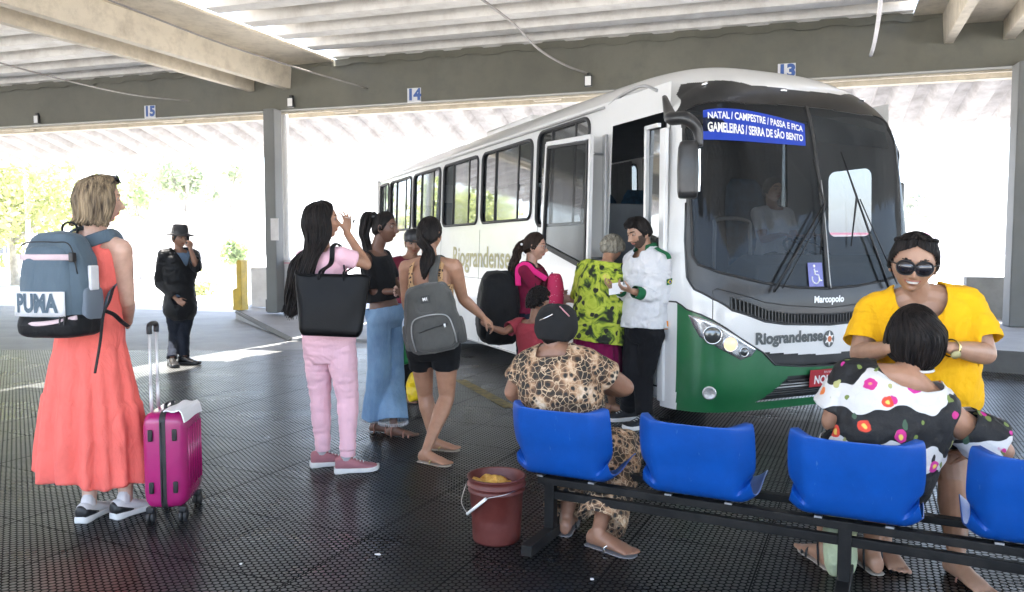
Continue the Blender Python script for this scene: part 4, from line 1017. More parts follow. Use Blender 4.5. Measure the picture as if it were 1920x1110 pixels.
for y in (-.055, .055):
    mb = MB(); mb.tube([SP(-.105, y, Z1 - .01), SP(-.105, y, hz - .03)], .0068, 10); mb.build('handle_rod', M['silver'], t)
    mb = MB(); mb.tube([SP(-.105, y, Z1 - .01), SP(-.105, y, Z1 + .12)], .0085, 10); mb.build('rod_sleeve', M['silver'], t)
mb = MB(); mb.tube(catmull([SP(-.105, -.055, hz - .04), SP(-.105, -.055, hz - .005), SP(-.105, -.03, hz + .008), SP(-.105, .03, hz + .008), SP(-.105, .055, hz - .005), SP(-.105, .055, hz - .04)], 5), .014, 10, flat=.9); mb.build('handle_grip', M['black'], t)
mb = MB(); mb.tube(catmull([SP(-.02, -.06, Z1), SP(-.02, -.05, Z1 + .022), SP(-.02, .05, Z1 + .022), SP(-.02, .06, Z1)], 5), .010, 8, flat=.7); mb.build('top_handle', M['black'], t)
mb = MB(); V = []; F = []
for i in range(9):
    for k in range(7):
        x = .005 + .125 * i / 8; y = -.17 + .27 * k / 6; V.append(SP(x + .02 * k / 6, y, Z1 + .010 + .004 * math.sin(i * 1.3 + k) - (max(0, x - .10) ** 1) * .9 - .03 * (i == 8)))
for i in range(8):
    for k in range(6): a = i * 7 + k; F.append((a, a + 7, a + 8, a + 1))
o = new_obj('folded_paper', V, F, M['pureWhite'], smooth=False); m = o.modifiers.new('s', 'SOLIDIFY'); m.thickness = .006; tag(o, 'folded white papers lying on top of the magenta suitcase', 'paper')

# litter on the mats
def scrap(px, py, r, lab, m):
    c = G(px, py); mb = MB(); q = random.Random(px)
    pts = [c + Vector((r * math.cos(a) * q.uniform(.6, 1.2), r * math.sin(a) * q.uniform(.5, 1), .004 + q.uniform(0, .004))) for a in np.linspace(0, 6.28, 7)[:-1]]
    mb.poly(pts, .003, (0, 0, 1)); tag(mb.build('litter', m, smooth=False), lab, 'litter')
scrap(709, 1042, .014, 'small white scrap on the black mat in front of the bucket', M['pureWhite'])
scrap(452, 1060, .007, 'tiny pale crumb on the mat near the bottom left', M['pureWhite'])
scrap(1110, 1088, .010, 'tiny pale scrap on the mat near the bench foot at the bottom', M['white_wall'])
# painted yellow line beneath the bus side
M['oldyellow'] = mat('worn_yellow_line', (.20, .15, .03), .7, var=.4, vs=20, dirt=((.02, .02, .02), 9, .9))
p0 = G(862, 712, .004); p1 = G(958, 764, .004); d_ = (p1 - p0).normalized(); n_ = Vector((-d_.y, d_.x, 0)) * .06
tag(new_obj('road_marking', [p0 + n_, p0 - n_, p1 - n_, p1 + n_], [(0, 1, 2, 3)], M['oldyellow'], smooth=False), kind='structure')
# ================================================================ PEOPLE TOOLKIT
def arr(o): return np.array([v[:] for v in o])
def remesh(mb, voxel, smooth=4, fac=.5):
    me = bpy.data.meshes.new('tmp'); me.from_pydata([tuple(v) for v in mb.v], [], mb.f); me.update()
    bm = bmesh.new(); bm.from_mesh(me); bmesh.ops.recalc_face_normals(bm, faces=bm.faces); bm.to_mesh(me); bm.free()
    o = bpy.data.objects.new('tmp', me); COL.objects.link(o)
    r = o.modifiers.new('r', 'REMESH'); r.mode = 'VOXEL'; r.voxel_size = voxel
    if smooth: s_ = o.modifiers.new('s', 'SMOOTH'); s_.factor = fac; s_.iterations = smooth
    dg = bpy.context.evaluated_depsgraph_get(); ev = o.evaluated_get(dg).to_mesh()
    n = len(ev.vertices); V = np.empty(n * 3); ev.vertices.foreach_get('co', V); V = V.reshape(-1, 3)
    N = np.empty(n * 3); ev.vertices.foreach_get('normal', N); N = N.reshape(-1, 3)
    L = np.empty(len(ev.loops), np.int32); ev.loops.foreach_get('vertex_index', L)
    ls = np.empty(len(ev.polygons), np.int32); ev.polygons.foreach_get('loop_start', ls); lt = np.empty(len(ev.polygons), np.int32); ev.polygons.foreach_get('loop_total', lt)
    F = [tuple(L[a:a + b]) for a, b in zip(ls.tolist(), lt.tolist())]
    o.evaluated_get(dg).to_mesh_clear(); bpy.data.objects.remove(o); bpy.data.meshes.remove(me)
    return V, N, F
def cut(V, F, dead):
    """drop the vertices flagged dead, then smooth the new rim"""
    F = [f for f in F if not any(dead[i] for i in f)]
    used = np.zeros(len(V), bool)
    for f in F: used[list(f)] = True
    idx = np.cumsum(used) - 1; F = [tuple(int(idx[i]) for i in f) for f in F]; V = V[used]
    from collections import Counter, defaultdict
    c = Counter()
    for f in F:
        for a, b in zip(f, f[1:] + f[:1]): c[(min(a, b), max(a, b))] += 1
    nb = defaultdict(list)
    for (a, b), k in c.items():
        if k == 1: nb[a].append(b); nb[b].append(a)
    for _ in range(10):
        W = V.copy()
        for a, l in nb.items(): W[a] = V[a] * .4 + V[l].mean(0) * .6
        V = W
    return V, F, used
def capsule(mb, p, q, r0, r1, ax=None, flat=1.0, seg=14):
    """tapered limb with round ends; flat squeezes it along ax"""
    p = Vector(p); q = Vector(q); d = (q - p); L = d.length
    if L < 1e-6: d = Vector((0, 0, 1)); L = 1e-6
    d.normalize()
    if ax is None: x, u = frame(d)
    else:
        u = Vector(ax) - d * d.dot(Vector(ax)); u.normalize(); x = d.cross(u)
    st = []
    for a in (80, 55, 28): st.append((-r0 * math.sin(R(a)), r0 * math.cos(R(a))))
    for k in range(5): t = k / 4; st.append((L * t, r0 + (r1 - r0) * t))
    for a in (28, 55, 80): st.append((L + r1 * math.sin(R(a)), r1 * math.cos(R(a))))
    mb.rings([[p + d * s_ + x * r * math.cos(2 * math.pi * k / seg) + u * r * flat * math.sin(2 * math.pi * k / seg) for k in range(seg)] for s_, r in st])
def muscle(mb, p, q, prof, ax=None, flat=1.0, seg=16):
    """limb with radius profile [(t, r)] """
    p = Vector(p); q = Vector(q); d = (q - p); L = d.length; d.normalize()
    if ax is None: x, u = frame(d)
    else: u = Vector(ax) - d * d.dot(Vector(ax)); u.normalize(); x = d.cross(u)
    r0, r1 = prof[0][1], prof[-1][1]; st = [(-r0 * math.sin(R(a)), r0 * math.cos(R(a))) for a in (75, 45)]
    ts = np.linspace(0, 1, 12); st += [(L * t, float(np.interp(t, [a for a, b in prof], [b for a, b in prof]))) for t in ts]; st += [(L + r1 * math.sin(R(a)), r1 * math.cos(R(a))) for a in (45, 75)]
    mb.rings([[p + d * s_ + x * r * math.cos(2 * math.pi * k / seg) + u * r * flat * math.sin(2 * math.pi * k / seg) for k in range(seg)] for s_, r in st])

# ---- head
def head_local(fem=True, smile=0, wide=1.0):
    na, ne = 110, 84; V = []; F = []; MI = []
    c_ = np.linspace(-1, 1, na + 1)[:-1]; az = np.pi * np.sign(c_) * np.abs(c_) ** 1.45
    pts = []
    for j in range(ne + 1):
        el = -np.pi / 2 + np.pi * j / ne
        for a in az: pts.append((math.cos(el) * math.sin(a), math.cos(el) * math.cos(a), math.sin(el)))
    p = np.array(pts); x, y, z = p[:, 0] * .076 * wide, p[:, 1] * .097, p[:, 2] * .117
    s = np.clip((-.005 - z) / .112, 0, 1)
    jaw = .40 if fem else .30
    x = x * (1 - jaw * s ** 1.6); y = np.where(y > 0, y * (1 - .20 * s ** 2), y * (1 - .62 * s ** .9))
    y = y + .010 * s
    top = np.clip(z / .117, 0, 1); x = x * (1 - .05 * top)
    fr = np.clip(p[:, 1], 0, 1) ** .5; y = np.where(y > 0, y * (1 - .06 * np.exp(-((z - .0) / .06) ** 2)), y)
    def g(cx, cz, sx, sz): return np.exp(-((x - cx) / sx) ** 2 - ((z - cz) / sz) ** 2) * (p[:, 1] > 0)
    d = .022 * g(0, -.030, .012, .015) + .013 * g(0, -.010, .0085, .022) + .006 * g(.013, -.034, .007, .008) + .006 * g(-.013, -.034, .007, .008) - .004 * g(0, -.048, .012, .006)
    for sg in (-1, 1):
        d += -.011 * g(sg * .031, .010, .019, .013) + .005 * g(sg * .030, .031, .024, .009) + .006 * g(sg * .043, -.022, .020, .018)
        d += -.004 * g(sg * .030, -.062, .012, .02)
    d += .009 * g(0, -.061, .024, .011) - .0035 * g(0, -.0605, .022, .0018) - .005 * g(0, -.079, .022, .006) + .010 * g(0, -.098, .022, .014)
    if smile: d += .007 * g(.042, -.045, .014, .016) * smile + .007 * g(-.042, -.045, .014, .016) * smile
    y = y + d
    if not fem: y = y + .003 * g(0, .032, .05, .008)
    V = np.stack([x, y, z], 1)
    for j in range(ne):
        for i in range(na):
            a = j * na + i; b = j * na + (i + 1) % na; F.append((a, b, b + na, a + na))
            cx, cz = (x[a] + x[b]) / 2, (z[a] + z[a + na]) / 2; m = 0
            if p[a, 1] > 0:
                lw = .024 * (1 + .25 * smile)
                curve = cz + .061 - smile * .22 * abs(cx) ** 1 * (abs(cx) / .03)
                if (cx / lw) ** 2 + (curve / (.0085 + .003 * smile)) ** 2 < 1:
                    m = 1
                    if smile and (cx / (lw * .82)) ** 2 + ((curve + .0005) / .0050) ** 2 < 1: m = 2
                for sg in (-1, 1):
                    bx_ = cx * sg
                    if .014 < bx_ < .050 and abs(cz - (.0305 + .004 * math.sin((bx_ - .014) / .036 * 2.6))) < (.0032 if fem else .0045) * (1 - .4 * (bx_ - .014) / .036): m = 4
            MI.append(m)
    return V, F, MI
def basis(f, up=None, roll=0):
    f = Vector(f).normalized(); up = Vector(up) if up is not None else ZZ
    r_ = f.cross(up).normalized(); u = r_.cross(f).normalized()
    if roll: Rm = Matrix.Rotation(R(roll), 3, f); r_ = Rm @ r_; u = Rm @ u
    return r_, f, u
class Head:
    def __init__(s, c, f, roll=0, k=1.0, fem=True, smile=0, wide=1.0):
        s.c = Vector(c); s.r, s.f, s.u = basis(f, roll=roll); s.k = k; s.fem = fem; s.smile = smile; s.wide = wide
    def w(s, x, y, z): return s.c + (s.r * x + s.f * y + s.u * z) * s.k
    def pol(s, az, el, off=0):
        a, e = R(az), R(el); rx, ry, rz = .076 * s.wide + off, .097 + off, .117 + off
        return s.w(rx * math.cos(e) * math.sin(a), ry * math.cos(e) * math.cos(a), rz * math.sin(e))
    def mesh(s):
        V, F, MI = head_local(s.fem, s.smile, s.wide); A = np.array([s.r[:], s.f[:], s.u[:]]); W = (V @ A) * s.k + np.array(s.c[:]); W = [tuple(v) for v in W]
        mb = MB(); mb.v = [Vector(v) for v in W]; mb.f = list(F); mb.m = list(MI)
        for sg in (-1, 1):
            # ear: a lofted C
            mb.mi = 0; q = []
            for t in np.linspace(0, 1, 10):
                a = R(-75 + 250 * t); q.append(s.w(sg * (.0755 * s.wide + .008 * math.sin(a * .5 + .8)), -.006 - .014 * math.cos(a) * 1.0, -.010 + .029 * math.sin(a)))
            mb.tube(q, [.004, .0055, .006, .006, .005], 7)
            mb.ell(s.w(sg * .0745 * s.wide, -.006, -.012), (.006 * s.k, .014 * s.k, .024 * s.k), (s.r, s.f, s.u), 6, 10); mb.ell(s.w(sg * .076 * s.wide, -.001, -.036), (.005 * s.k, .007 * s.k, .008 * s.k), (s.r, s.f, s.u), 5, 8)
            # eyes
            c = s.w(sg * .031, .0700, .010); mb.mi = 2; mb.ell(c, (.0122 * s.k,) * 3, (s.r, s.f, s.u), 10, 14)
            mb.mi = 3; mb.ell(c + (s.f * .0075 - s.u * .001) * s.k, (.0062 * s.k, .0062 * s.k, .0062 * s.k), (s.r, s.f, s.u), 8, 12)
            mb.mi = 4; mb.tube([c + (s.r * (x * 1.0) + s.f * (.0115 - abs(x) * .35) + s.u * (.0055 - 45 * x * x)) * s.k for x in np.linspace(-.0135, .0135, 9)], .0013 * s.k, 5)
            mb.mi = 0; mb.tube([c + (s.r * x + s.f * (.0118 - abs(x) * .38) + s.u * (.0075 - 40 * x * x)) * s.k for x in np.linspace(-.0155, .0155, 9)], .0030 * s.k, 6); mb.tube([c + (s.r * x + s.f * (.0108 - abs(x) * .38) - s.u * (.0078 - 30 * x * x)) * s.k for x in np.linspace(-.0145, .0145, 9)], .0026 * s.k, 6)
        return mb
def hand(mb, w_, d, n, side, k=1.0, curl=(25, 30, 35, 40), spread=.10, thumb=.5, fr=.0078):
    """side: +1/-1 chooses on which side of the palm (d x n) the thumb leaves"""
    w_ = Vector(w_); d = Vector(d).normalized(); n = Vector(n); n = (n - d * n.dot(d)).normalized(); t = d.cross(n) * side
    c = w_ + d * .048 * k
    rs = []
    for s_, a, b in ((-.012, .024, .018), (.01, .030, .018), (.035, .038, .016), (.062, .041, .014), (.084, .038, .011), (.092, .030, .006)):
        rs.append([w_ + d * s_ * k + t * a * k * math.cos(q) + n * b * k * math.sin(q) for q in np.linspace(0, 2 * math.pi, 15)[:-1]])
    mb.rings(rs)
    L = (.072, .080, .074, .058)
    for i in range(4):
        o = (.030, .0105, -.0095, -.029)[i]; b = w_ + (d * (.084 - abs(o) * .12) + t * o) * k; dd = (d + t * spread * (1.2 - i * .8)).normalized()
        r_ = fr * k * (1 if i < 3 else .88); ang = 0
        for j, fl in enumerate((.46, .31, .25)):
            ang += R(curl[i]) * (.8, 1.1, .8)[j]; v = dd * math.cos(ang) + n * math.sin(ang); e = b + v * L[i] * fl * k
            capsule(mb, b, e, r_ * (1 - .07 * j), r_ * (.94 - .08 * j), seg=10); b = e
    b = w_ + (d * .022 + t * .026) * k; v1 = (d * .62 + t * .75 + n * .30).normalized(); v2 = (d * (.80) + t * (.45 - thumb * .6) + n * (.35 + .5 * thumb)).normalized()
    e = b + v1 * .036 * k; capsule(mb, b, e, .0125 * k, .0105 * k, seg=10); e2 = e + v2 * .030 * k; capsule(mb, e, e2, .0102 * k, .009 * k, seg=10); capsule(mb, e2, e2 + v2 * .022 * k, .009 * k, .0078 * k, seg=10)
def foot(mb, an, f, k=1.0, bare=True):
    """ankle joint, facing f (horizontal)"""
    an = Vector(an); f = Vector((f[0], f[1], 0)).normalized(); l = Vector((f.y, -f.x, 0)); g = Vector((an.x, an.y, 0)); z0 = an.z - .075 * k
    def p(y, x, z): return Vector((an.x, an.y, z0)) + (f * y + l * x + ZZ * z) * k
    st = [(-.058, .020, .028, .026), (-.048, .030, .036, .034), (-.02, .033, .045, .044), (.03, .034, .040, .040), (.08, .040, .030, .029), (.125, .046, .022, .021), (.155, .044, .016, .014), (.165, .036, .013, .010)]
    mb.rings([[p(y, wx * math.cos(a), cz + hz_ * math.sin(a)) for a in np.linspace(0, 2 * math.pi, 17)[:-1]] for y, wx, cz, hz_ in st])
    capsule(mb, an, p(0, 0, .05), .034 * k, .036 * k)
    if bare:
        for i, x in enumerate((-.034, -.014, .003, .019, .034)):
            r_ = (.0125, .009, .0085, .008, .0078)[i] * k; capsule(mb, p(.145, x * (1), .014), p((.190, .192, .186, .176, .163)[i], x * 1.05, .011), r_, r_ * .9, seg=8)

def fig(Y, f, nk, pv, hd, hf, sw=.185, hw=.155, k=1.0, eR=None, eL=None, wR=None, wL=None, kR=None, kL=None, aR=None, aL=None, tR=None, tL=None, hroll=0, fem=True, smile=0, hk=1.0, drop=.055, shf=0.0, legw=.09, up=None, wide=1.0, sdrop=0.0, ff=None):
    def q(t): return P(t[0], t[1], Y + (t[2] if len(t) > 2 else 0))
    J = {}; J['nk'] = q(nk); J['pv'] = q(pv); J['up'] = (J['nk'] - J['pv']).normalized(); J['L'] = (J['nk'] - J['pv']).length
    f3 = Vector((f[0], f[1], 0)).normalized(); lat = f3.cross(J['up']).normalized(); fw = J['up'].cross(lat).normalized()
    J['lat'] = lat; J['fw'] = fw; J['sw'] = sw; J['hw'] = hw; J['k'] = k; J['f'] = f3
    base = J['nk'] - J['up'] * drop * k + fw * shf
    J['shR'] = base + lat * sw - J['up'] * sdrop; J['shL'] = base - lat * sw + J['up'] * sdrop
    J['hpR'] = J['pv'] + lat * legw - ZZ * .04 * k; J['hpL'] = J['pv'] - lat * legw - ZZ * .04 * k
    for n_, t in (('eR', eR), ('eL', eL), ('wR', wR), ('wL', wL), ('kR', kR), ('kL', kL)): J[n_] = q(t) if t is not None else None
    for n_, t in (('aR', aR), ('aL', aL)): J[n_] = G(t[0], t[1], .078 * k)
    J['H'] = Head(q(hd), hf, hroll, hk, fem, smile, wide); J['tR'] = Vector((*(tR or f), 0)).normalized(); J['tL'] = Vector((*(tL or f), 0)).normalized()
    return J
def rep(n, J):
    def l(a, b): return round((J[a] - J[b]).length, 2) if J.get(a) is not None and J.get(b) is not None else None
    print('FIG', n, 'torso', round(J['L'], 2), 'nk z', round(J['nk'].z, 2), 'pv z', round(J['pv'].z, 2), 'headz', round(J['H'].c.z, 2), 'neck-head', round((J['H'].c - J['nk']).length, 2), 'UA', l('shR', 'eR'), l('shL', 'eL'), 'FA', l('eR', 'wR'), l('eL', 'wL'), 'TH', l('hpR', 'kR'), l('hpL', 'kL'), 'SH', l('kR', 'aR'), l('kL', 'aL'), 'ank z', [round(J[a].z, 2) for a in ('aR', 'aL') if J.get(a)])
def torso_rings(J, off=0.0, lo=-.16, prof=None, bust=0.0, belly=0.0):
    up, lat, fw, L = J['up'], J['lat'], J['fw'], J['L']; sw, hw = J['sw'], J['hw']
    prof = prof or [(-.20, .55 * hw, .070), (-.10, .92 * hw, .100), (0, 1.0 * hw, .112), (.12, .98 * hw, .112), (.28, .84 * hw, .100), (.42, .80 * hw, .095), (.58, .80 * sw, .103), (.74, .86 * sw, .105), (.86, .90 * sw, .092), (.94, .76 * sw, .070), (1.0, .42 * sw, .055), (1.05, .30 * sw, .050)]
    out = []
    for t, rx, ry in prof:
        if t < lo: continue
        yo = bust * math.exp(-((t - .66) / .12) ** 2) + belly * math.exp(-((t - .2) / .22) ** 2)
        c = J['pv'] + up * L * t + fw * yo * .5
        rx += off; ry += off + yo * .5
        out.append([c + lat * rx * math.copysign(abs(math.cos(a)) ** .85, math.cos(a)) + fw * ry * math.copysign(abs(math.sin(a)) ** .9, math.sin(a)) for a in np.linspace(0, 2 * math.pi, 33)[:-1]])
    return out
def skin_body(name, J, mats, parent, voxel=.006, fat=1.0, hands=None, feet=True, legs=True, arms=True, bare=True, tprof=None):
    """continuous skin body: torso, neck, arms with hands, legs with feet"""
    mb = MB(); k = J['k']; mb.rings(torso_rings(J, -.012, prof=tprof))
    H = J['H']; nb = J['nk'] - J['up'] * .03; nh = H.w(0, -.022, -.045)
    muscle(mb, nb, nh, [(0, .062 * k), (.35, .052 * k), (1, .052 * k)])
    capsule(mb, J['nk'] - J['up'] * .02 + J['lat'] * .02, J['shR'] - J['lat'] * .01, .048 * k * fat, .050 * k * fat); capsule(mb, J['nk'] - J['up'] * .02 - J['lat'] * .02, J['shL'] + J['lat'] * .01, .048 * k * fat, .050 * k * fat)
    for s in 'RL':
        e, w_ = J['e' + s], J['w' + s]
        if e is not None and arms:
            muscle(mb, J['sh' + s], e, [(0, .052 * k * fat), (.25, .049 * k * fat), (.5, .045 * k * fat), (1, .036 * k * fat)])
            if w_ is not None:
                muscle(mb, e, w_, [(0, .037 * k * fat), (.25, .039 * k * fat), (.6, .032 * k * fat), (1, .024 * k)])
                h = (hands or {}).get(s)
                if h is not None: hand(mb, w_, h[0], h[1], h[2], k * .98, **(h[3] if len(h) > 3 else {}))
        kn, an = J['k' + s], J['a' + s]
        if kn is not None and legs:
            muscle(mb, J['hp' + s], kn, [(0, .082 * k * fat), (.4, .074 * k * fat), (1, .052 * k * fat)])
            muscle(mb, kn, an, [(0, .052 * k * fat), (.28, .056 * k * fat), (.55, .044 * k * fat), (1, .031 * k)])
            if feet: foot(mb, an, J['t' + s], k, bare)
    V, N, F = remesh(mb, voxel, 3)
    hm = H.mesh(); n = len(V); VV_ = V.tolist() + [tuple(v) for v in hm.v]; FF = F + [tuple(i + n for i in f_) for f_ in hm.f]; FM = [0] * len(F) + hm.m
    o = new_obj('body', VV_, FF, mats, parent, True, FM); return o
def seg_param(V, a, b):
    a = np.array(a[:]); b = np.array(b[:]); d = b - a; L2 = (d * d).sum(); t = ((V - a) @ d) / L2; r = np.linalg.norm(V - a - t[:, None] * d, axis=1); return t, r, math.sqrt(L2)
def wrinkle(V, N, amp, sc=(14, 14, 22), seed=0, amp2=.0):
    n1 = fbm(V * np.array(sc), seed, 3); n2 = vnoise(V * np.array(sc) * .4 + 7, seed + 9)
    rid = 1 - np.abs(vnoise(V * np.array(sc) * .8 + 3 * n2[:, None], seed + 3)) * 2
    return V + N * (amp * n1 * .6 + amp * rid * .5 + amp2 * n2)[:, None]
def garment(name, J, m, parent, voxel=.008, off=.012, prof=None, sl=(None, None), slr=(.058, .052), hem=-.25, neck=None, extra=None, wr=.004, smooth=5, th=.003, bust=0, belly=0, lo=-.3, sc=(14, 14, 22), dead=None, fat=1.0, seed=0, label=None, cutlat=False):
    """upper-body garment. sl: per side (R,L) sleeve length, 1=elbow 2=wrist, None=sleeveless"""
    mb = MB(); k = J['k']; mb.rings(torso_rings(J, off, lo, prof, bust, belly)); ends = []
    for s, q in zip('RL', sl):
        if q is None: continue
        a, e, w_ = J['sh' + s], J['e' + s], J['w' + s]
        capsule(mb, J['nk'] - J['up'] * .03 + J['lat'] * .03 * (1 if s == 'R' else -1), a, .048 * k * fat + off * .7, slr[0] * k * fat)
        if q <= 1: p = a.lerp(e, q); muscle(mb, a, p + (e - a).normalized() * .0, [(0, slr[0] * k * fat), (1, (slr[0] + (slr[1] - slr[0])) * k * fat)]); ends.append((a, p, slr[1] * k * fat))
        else:
            muscle(mb, a, e, [(0, slr[0] * k * fat), (1, (slr[0] * .45 + slr[1] * .55) * k * fat)]); p = e.lerp(w_, q - 1); muscle(mb, e, p, [(0, (slr[0] * .45 + slr[1] * .55) * k * fat), (1, slr[1] * .72 * k * fat)]); ends.append((e, p, slr[1] * .72 * k * fat))
    if extra: extra(mb)
    V, N, F = remesh(mb, voxel, smooth); V = wrinkle(V, N, wr, sc, seed)
    q = V - np.array(J['pv'][:]); h = q @ np.array(J['up'][:]) / J['L']; x = q @ np.array(J['lat'][:]); y = q @ np.array(J['fw'][:])
    D = h < hem if hem is not None else np.zeros(len(V), bool)
    D = D | (neck(h, x, y) if neck else ((h > .97) & (np.abs(x) < .075)))
    if dead: D = D | dead(h, x, y, V)
    for a, p, r_ in ends:
        t, r, L = seg_param(V, a, p); D = D | ((t > 1.0) & (t < 1 + 1.25 * r_ / L) & (r < r_ * 1.08) & (np.abs(x) > J['sw'] * 1.08 if cutlat else True))
    V, F, _ = cut(V, F, D); o = new_obj(name, V, F, m, parent)
    if th: so_ = o.modifiers.new('t', 'SOLIDIFY'); so_.thickness = th; so_.offset = 1
    if label: o['label'] = label
    return o
def trousers(name, J, m, parent, voxel=.008, off=.012, legr=(.092, .066, .050), end=(1.93, 1.93), top=.22, wr=.004, seat_off=.0, smooth=4, sc=(12, 12, 20), th=.003, seed=2, flare=None, calf=None, fat=1.0, lift=0.0, hf=1.0):
    mb = MB(); k = J['k']; hw = J['hw']
    mb.rings(torso_rings(J, off + seat_off, -.3, prof=[(-.22, .60 * hw, .085), (-.12, .93 * hw, .108), (0, 1.0 * hw * hf, .118), (.12, .98 * hw * hf, .114), (.26, .86 * hw, .102), (.38, .80 * hw, .096)]))
    ends = []
    for s, e_ in zip('RL', end):
        hp, kn, an = J['hp' + s], J['k' + s], J['a' + s]
        if e_ <= 1:
            p = hp.lerp(kn, e_); muscle(mb, hp, p, [(0, legr[0] * k * fat), (1, legr[1] * k * fat)]); ends.append((hp, p, legr[1] * k * fat)); continue
        muscle(mb, hp, kn, [(0, legr[0] * k * fat), (.5, (legr[0] * .55 + legr[1] * .45) * k * fat), (1, legr[1] * k * fat)])
        p = kn.lerp(an, e_ - 1); c_ = calf or (legr[1] * .5 + legr[2] * .5)
        muscle(mb, kn, p, [(0, legr[1] * k * fat), (.4, c_ * k * fat), (1, legr[2] * k)]); ends.append((kn, p, legr[2] * k))
    V, N, F = remesh(mb, voxel, smooth); V = wrinkle(V, N, wr, sc, seed)
    q = V - np.array(J['pv'][:]); h = q @ np.array(J['up'][:]) / J['L']; D = h > top
    for a, p, r_ in ends:
        t, r, L = seg_param(V, a, p); D = D | ((t > 1.0) & (t < 1 + 1.6 * r_ / L) & (r < r_ * 1.4))
    V, F, _ = cut(V, F, D); o = new_obj(name, V, F, m, parent)
    if th: so_ = o.modifiers.new('t', 'SOLIDIFY'); so_.thickness = th; so_.offset = 1
    return o
def shoe(name, an, f, mu, ms, parent, k=1.0, heelm=None, high=0.0, sock=None, style='sneaker'):
    an = Vector(an); f = Vector((f[0], f[1], 0)).normalized(); l = Vector((f.y, -f.x, 0)); z0 = an.z - .088 * k
    def p(y, x, z): return Vector((an.x, an.y, max(0.002, z0))) + (f * y + l * x + ZZ * z) * k
    mb = MB(); N_ = 20
    st = [(-.078, .020, .030, .085), (-.070, .033, .024, .098), (-.045, .039, .022, .104), (-.01, .040, .022, .102), (.03, .042, .022, .090), (.07, .046, .022, .070), (.11, .049, .022, .055), (.15, .047, .022, .047), (.175, .038, .022, .040), (.188, .020, .024, .032)]
    rs = []
    for y, wx, zb, zt in st:
        c = (zb + zt) / 2; hh = (zt - zb) / 2; rs.append([p(y, wx * math.copysign(abs(math.cos(a)) ** .7, math.cos(a)) * (1 - .12 * max(0, math.sin(a))), c + hh * math.copysign(abs(math.sin(a)) ** .7, math.sin(a))) for a in np.linspace(0, 2 * math.pi, N_ + 1)[:-1]])
    mb.rings(rs); up_ = mb.build(name, mu, parent)
    mb = MB(); rs = []
    for y, wx, lift in ((-.086, .022, .006), (-.076, .038, 0), (-.04, .043, 0), (0, .040, 0), (.05, .043, 0), (.10, .051, 0), (.15, .050, .002), (.182, .038, .007), (.196, .018, .014)):
        rs.append([p(y, wx * math.cos(a) if abs(math.cos(a)) > .9 else wx * math.copysign(1, math.cos(a)) * .96, lift + .014 + .015 * math.sin(a) * (1.2 if y < 0 else 1)) for a in np.linspace(0, 2 * math.pi, 13)[:-1]])
    mb.rings(rs); mb.build('sole', ms, up_)
    if heelm:
        mb = MB(); mb.rings([[p(y, wx * math.cos(a), c + hh * math.sin(a)) for a in np.linspace(0, 2 * math.pi, 17)[:-1]] for y, wx, c, hh in ((-.084, .020, .055, .03), (-.074, .037, .055, .04), (-.045, .0425, .052, .036), (-.01, .043, .042, .024), (.02, .043, .036, .012))]); mb.build('heel_counter', heelm, up_)
    mb = MB()
    for y, z in ((.035, .086), (.055, .077), (.075, .068), (.095, .060)): mb.tube([p(y, -.022, z - .006), p(y + .003, 0, z + .004), p(y, .022, z - .006)], .003, 5)
    mb.build('laces', ms, up_)
    if sock: mb = MB(); muscle(mb, p(-.012, 0, .082), p(-.010, 0, .112), [(0, .039 * k), (1, .035 * k)]); mb.build('sock', sock, up_)
    return up_
def sandal(an, f, msole, mstrap, parent, k=1.0, th=.018, style='thong', name='sandal', tilt=0):
    an = Vector(an); f = Vector((f[0], f[1], 0)).normalized(); l = Vector((f.y, -f.x, 0)); z0 = an.z - .075 * k
    def p(y, x, z): return Vector((an.x, an.y, z0)) + (f * y + l * x + ZZ * z) * k
    out = [(-.07, .0), (-.066, .022), (-.05, .034), (-.01, .036), (.05, .040), (.11, .050), (.15, .050), (.185, .038), (.20, .012), (.20, -.012), (.185, -.038), (.15, -.050), (.11, -.048), (.05, -.036), (-.01, -.034), (-.05, -.033), (-.066, -.022)]
    mb = MB(); mb.poly([p(y, x, -.001 - th / 2) for y, x in out], th * k, ZZ); o = mb.build(name, msole, parent, smooth=False, bevel=.003)
    mb = MB()
    if style == 'thong':
        mb.tube(catmull([p(.165, -.010, .006), p(.135, -.010, .032), p(.10, -.030, .040), p(.06, -.038, .020), p(.055, -.039, 0)], 5), .0045 * k, 6); mb.tube(catmull([p(.135, -.010, .032), p(.10, .020, .038), p(.06, .038, .022), p(.055, .040, 0)], 5), .0045 * k, 6)
    else:
        for y, h_ in ((.125, .036), (.085, .052)): mb.tube(catmull([p(y, -.046, 0), p(y, -.038, h_ * .7), p(y, 0, h_), p(y, .038, h_ * .7), p(y, .046, 0)], 5), .008 * k, 6, flat=.5)
        mb.tube(catmull([p(-.01, -.036, .0), p(-.01, -.040, .06), p(.01, -.03, .092), p(.03, 0, .098), p(.01, .03, .092), p(-.01, .040, .06), p(-.01, .036, 0)], 5), .006 * k, 6, flat=.6)
    mb.build('strap', mstrap, o); return o
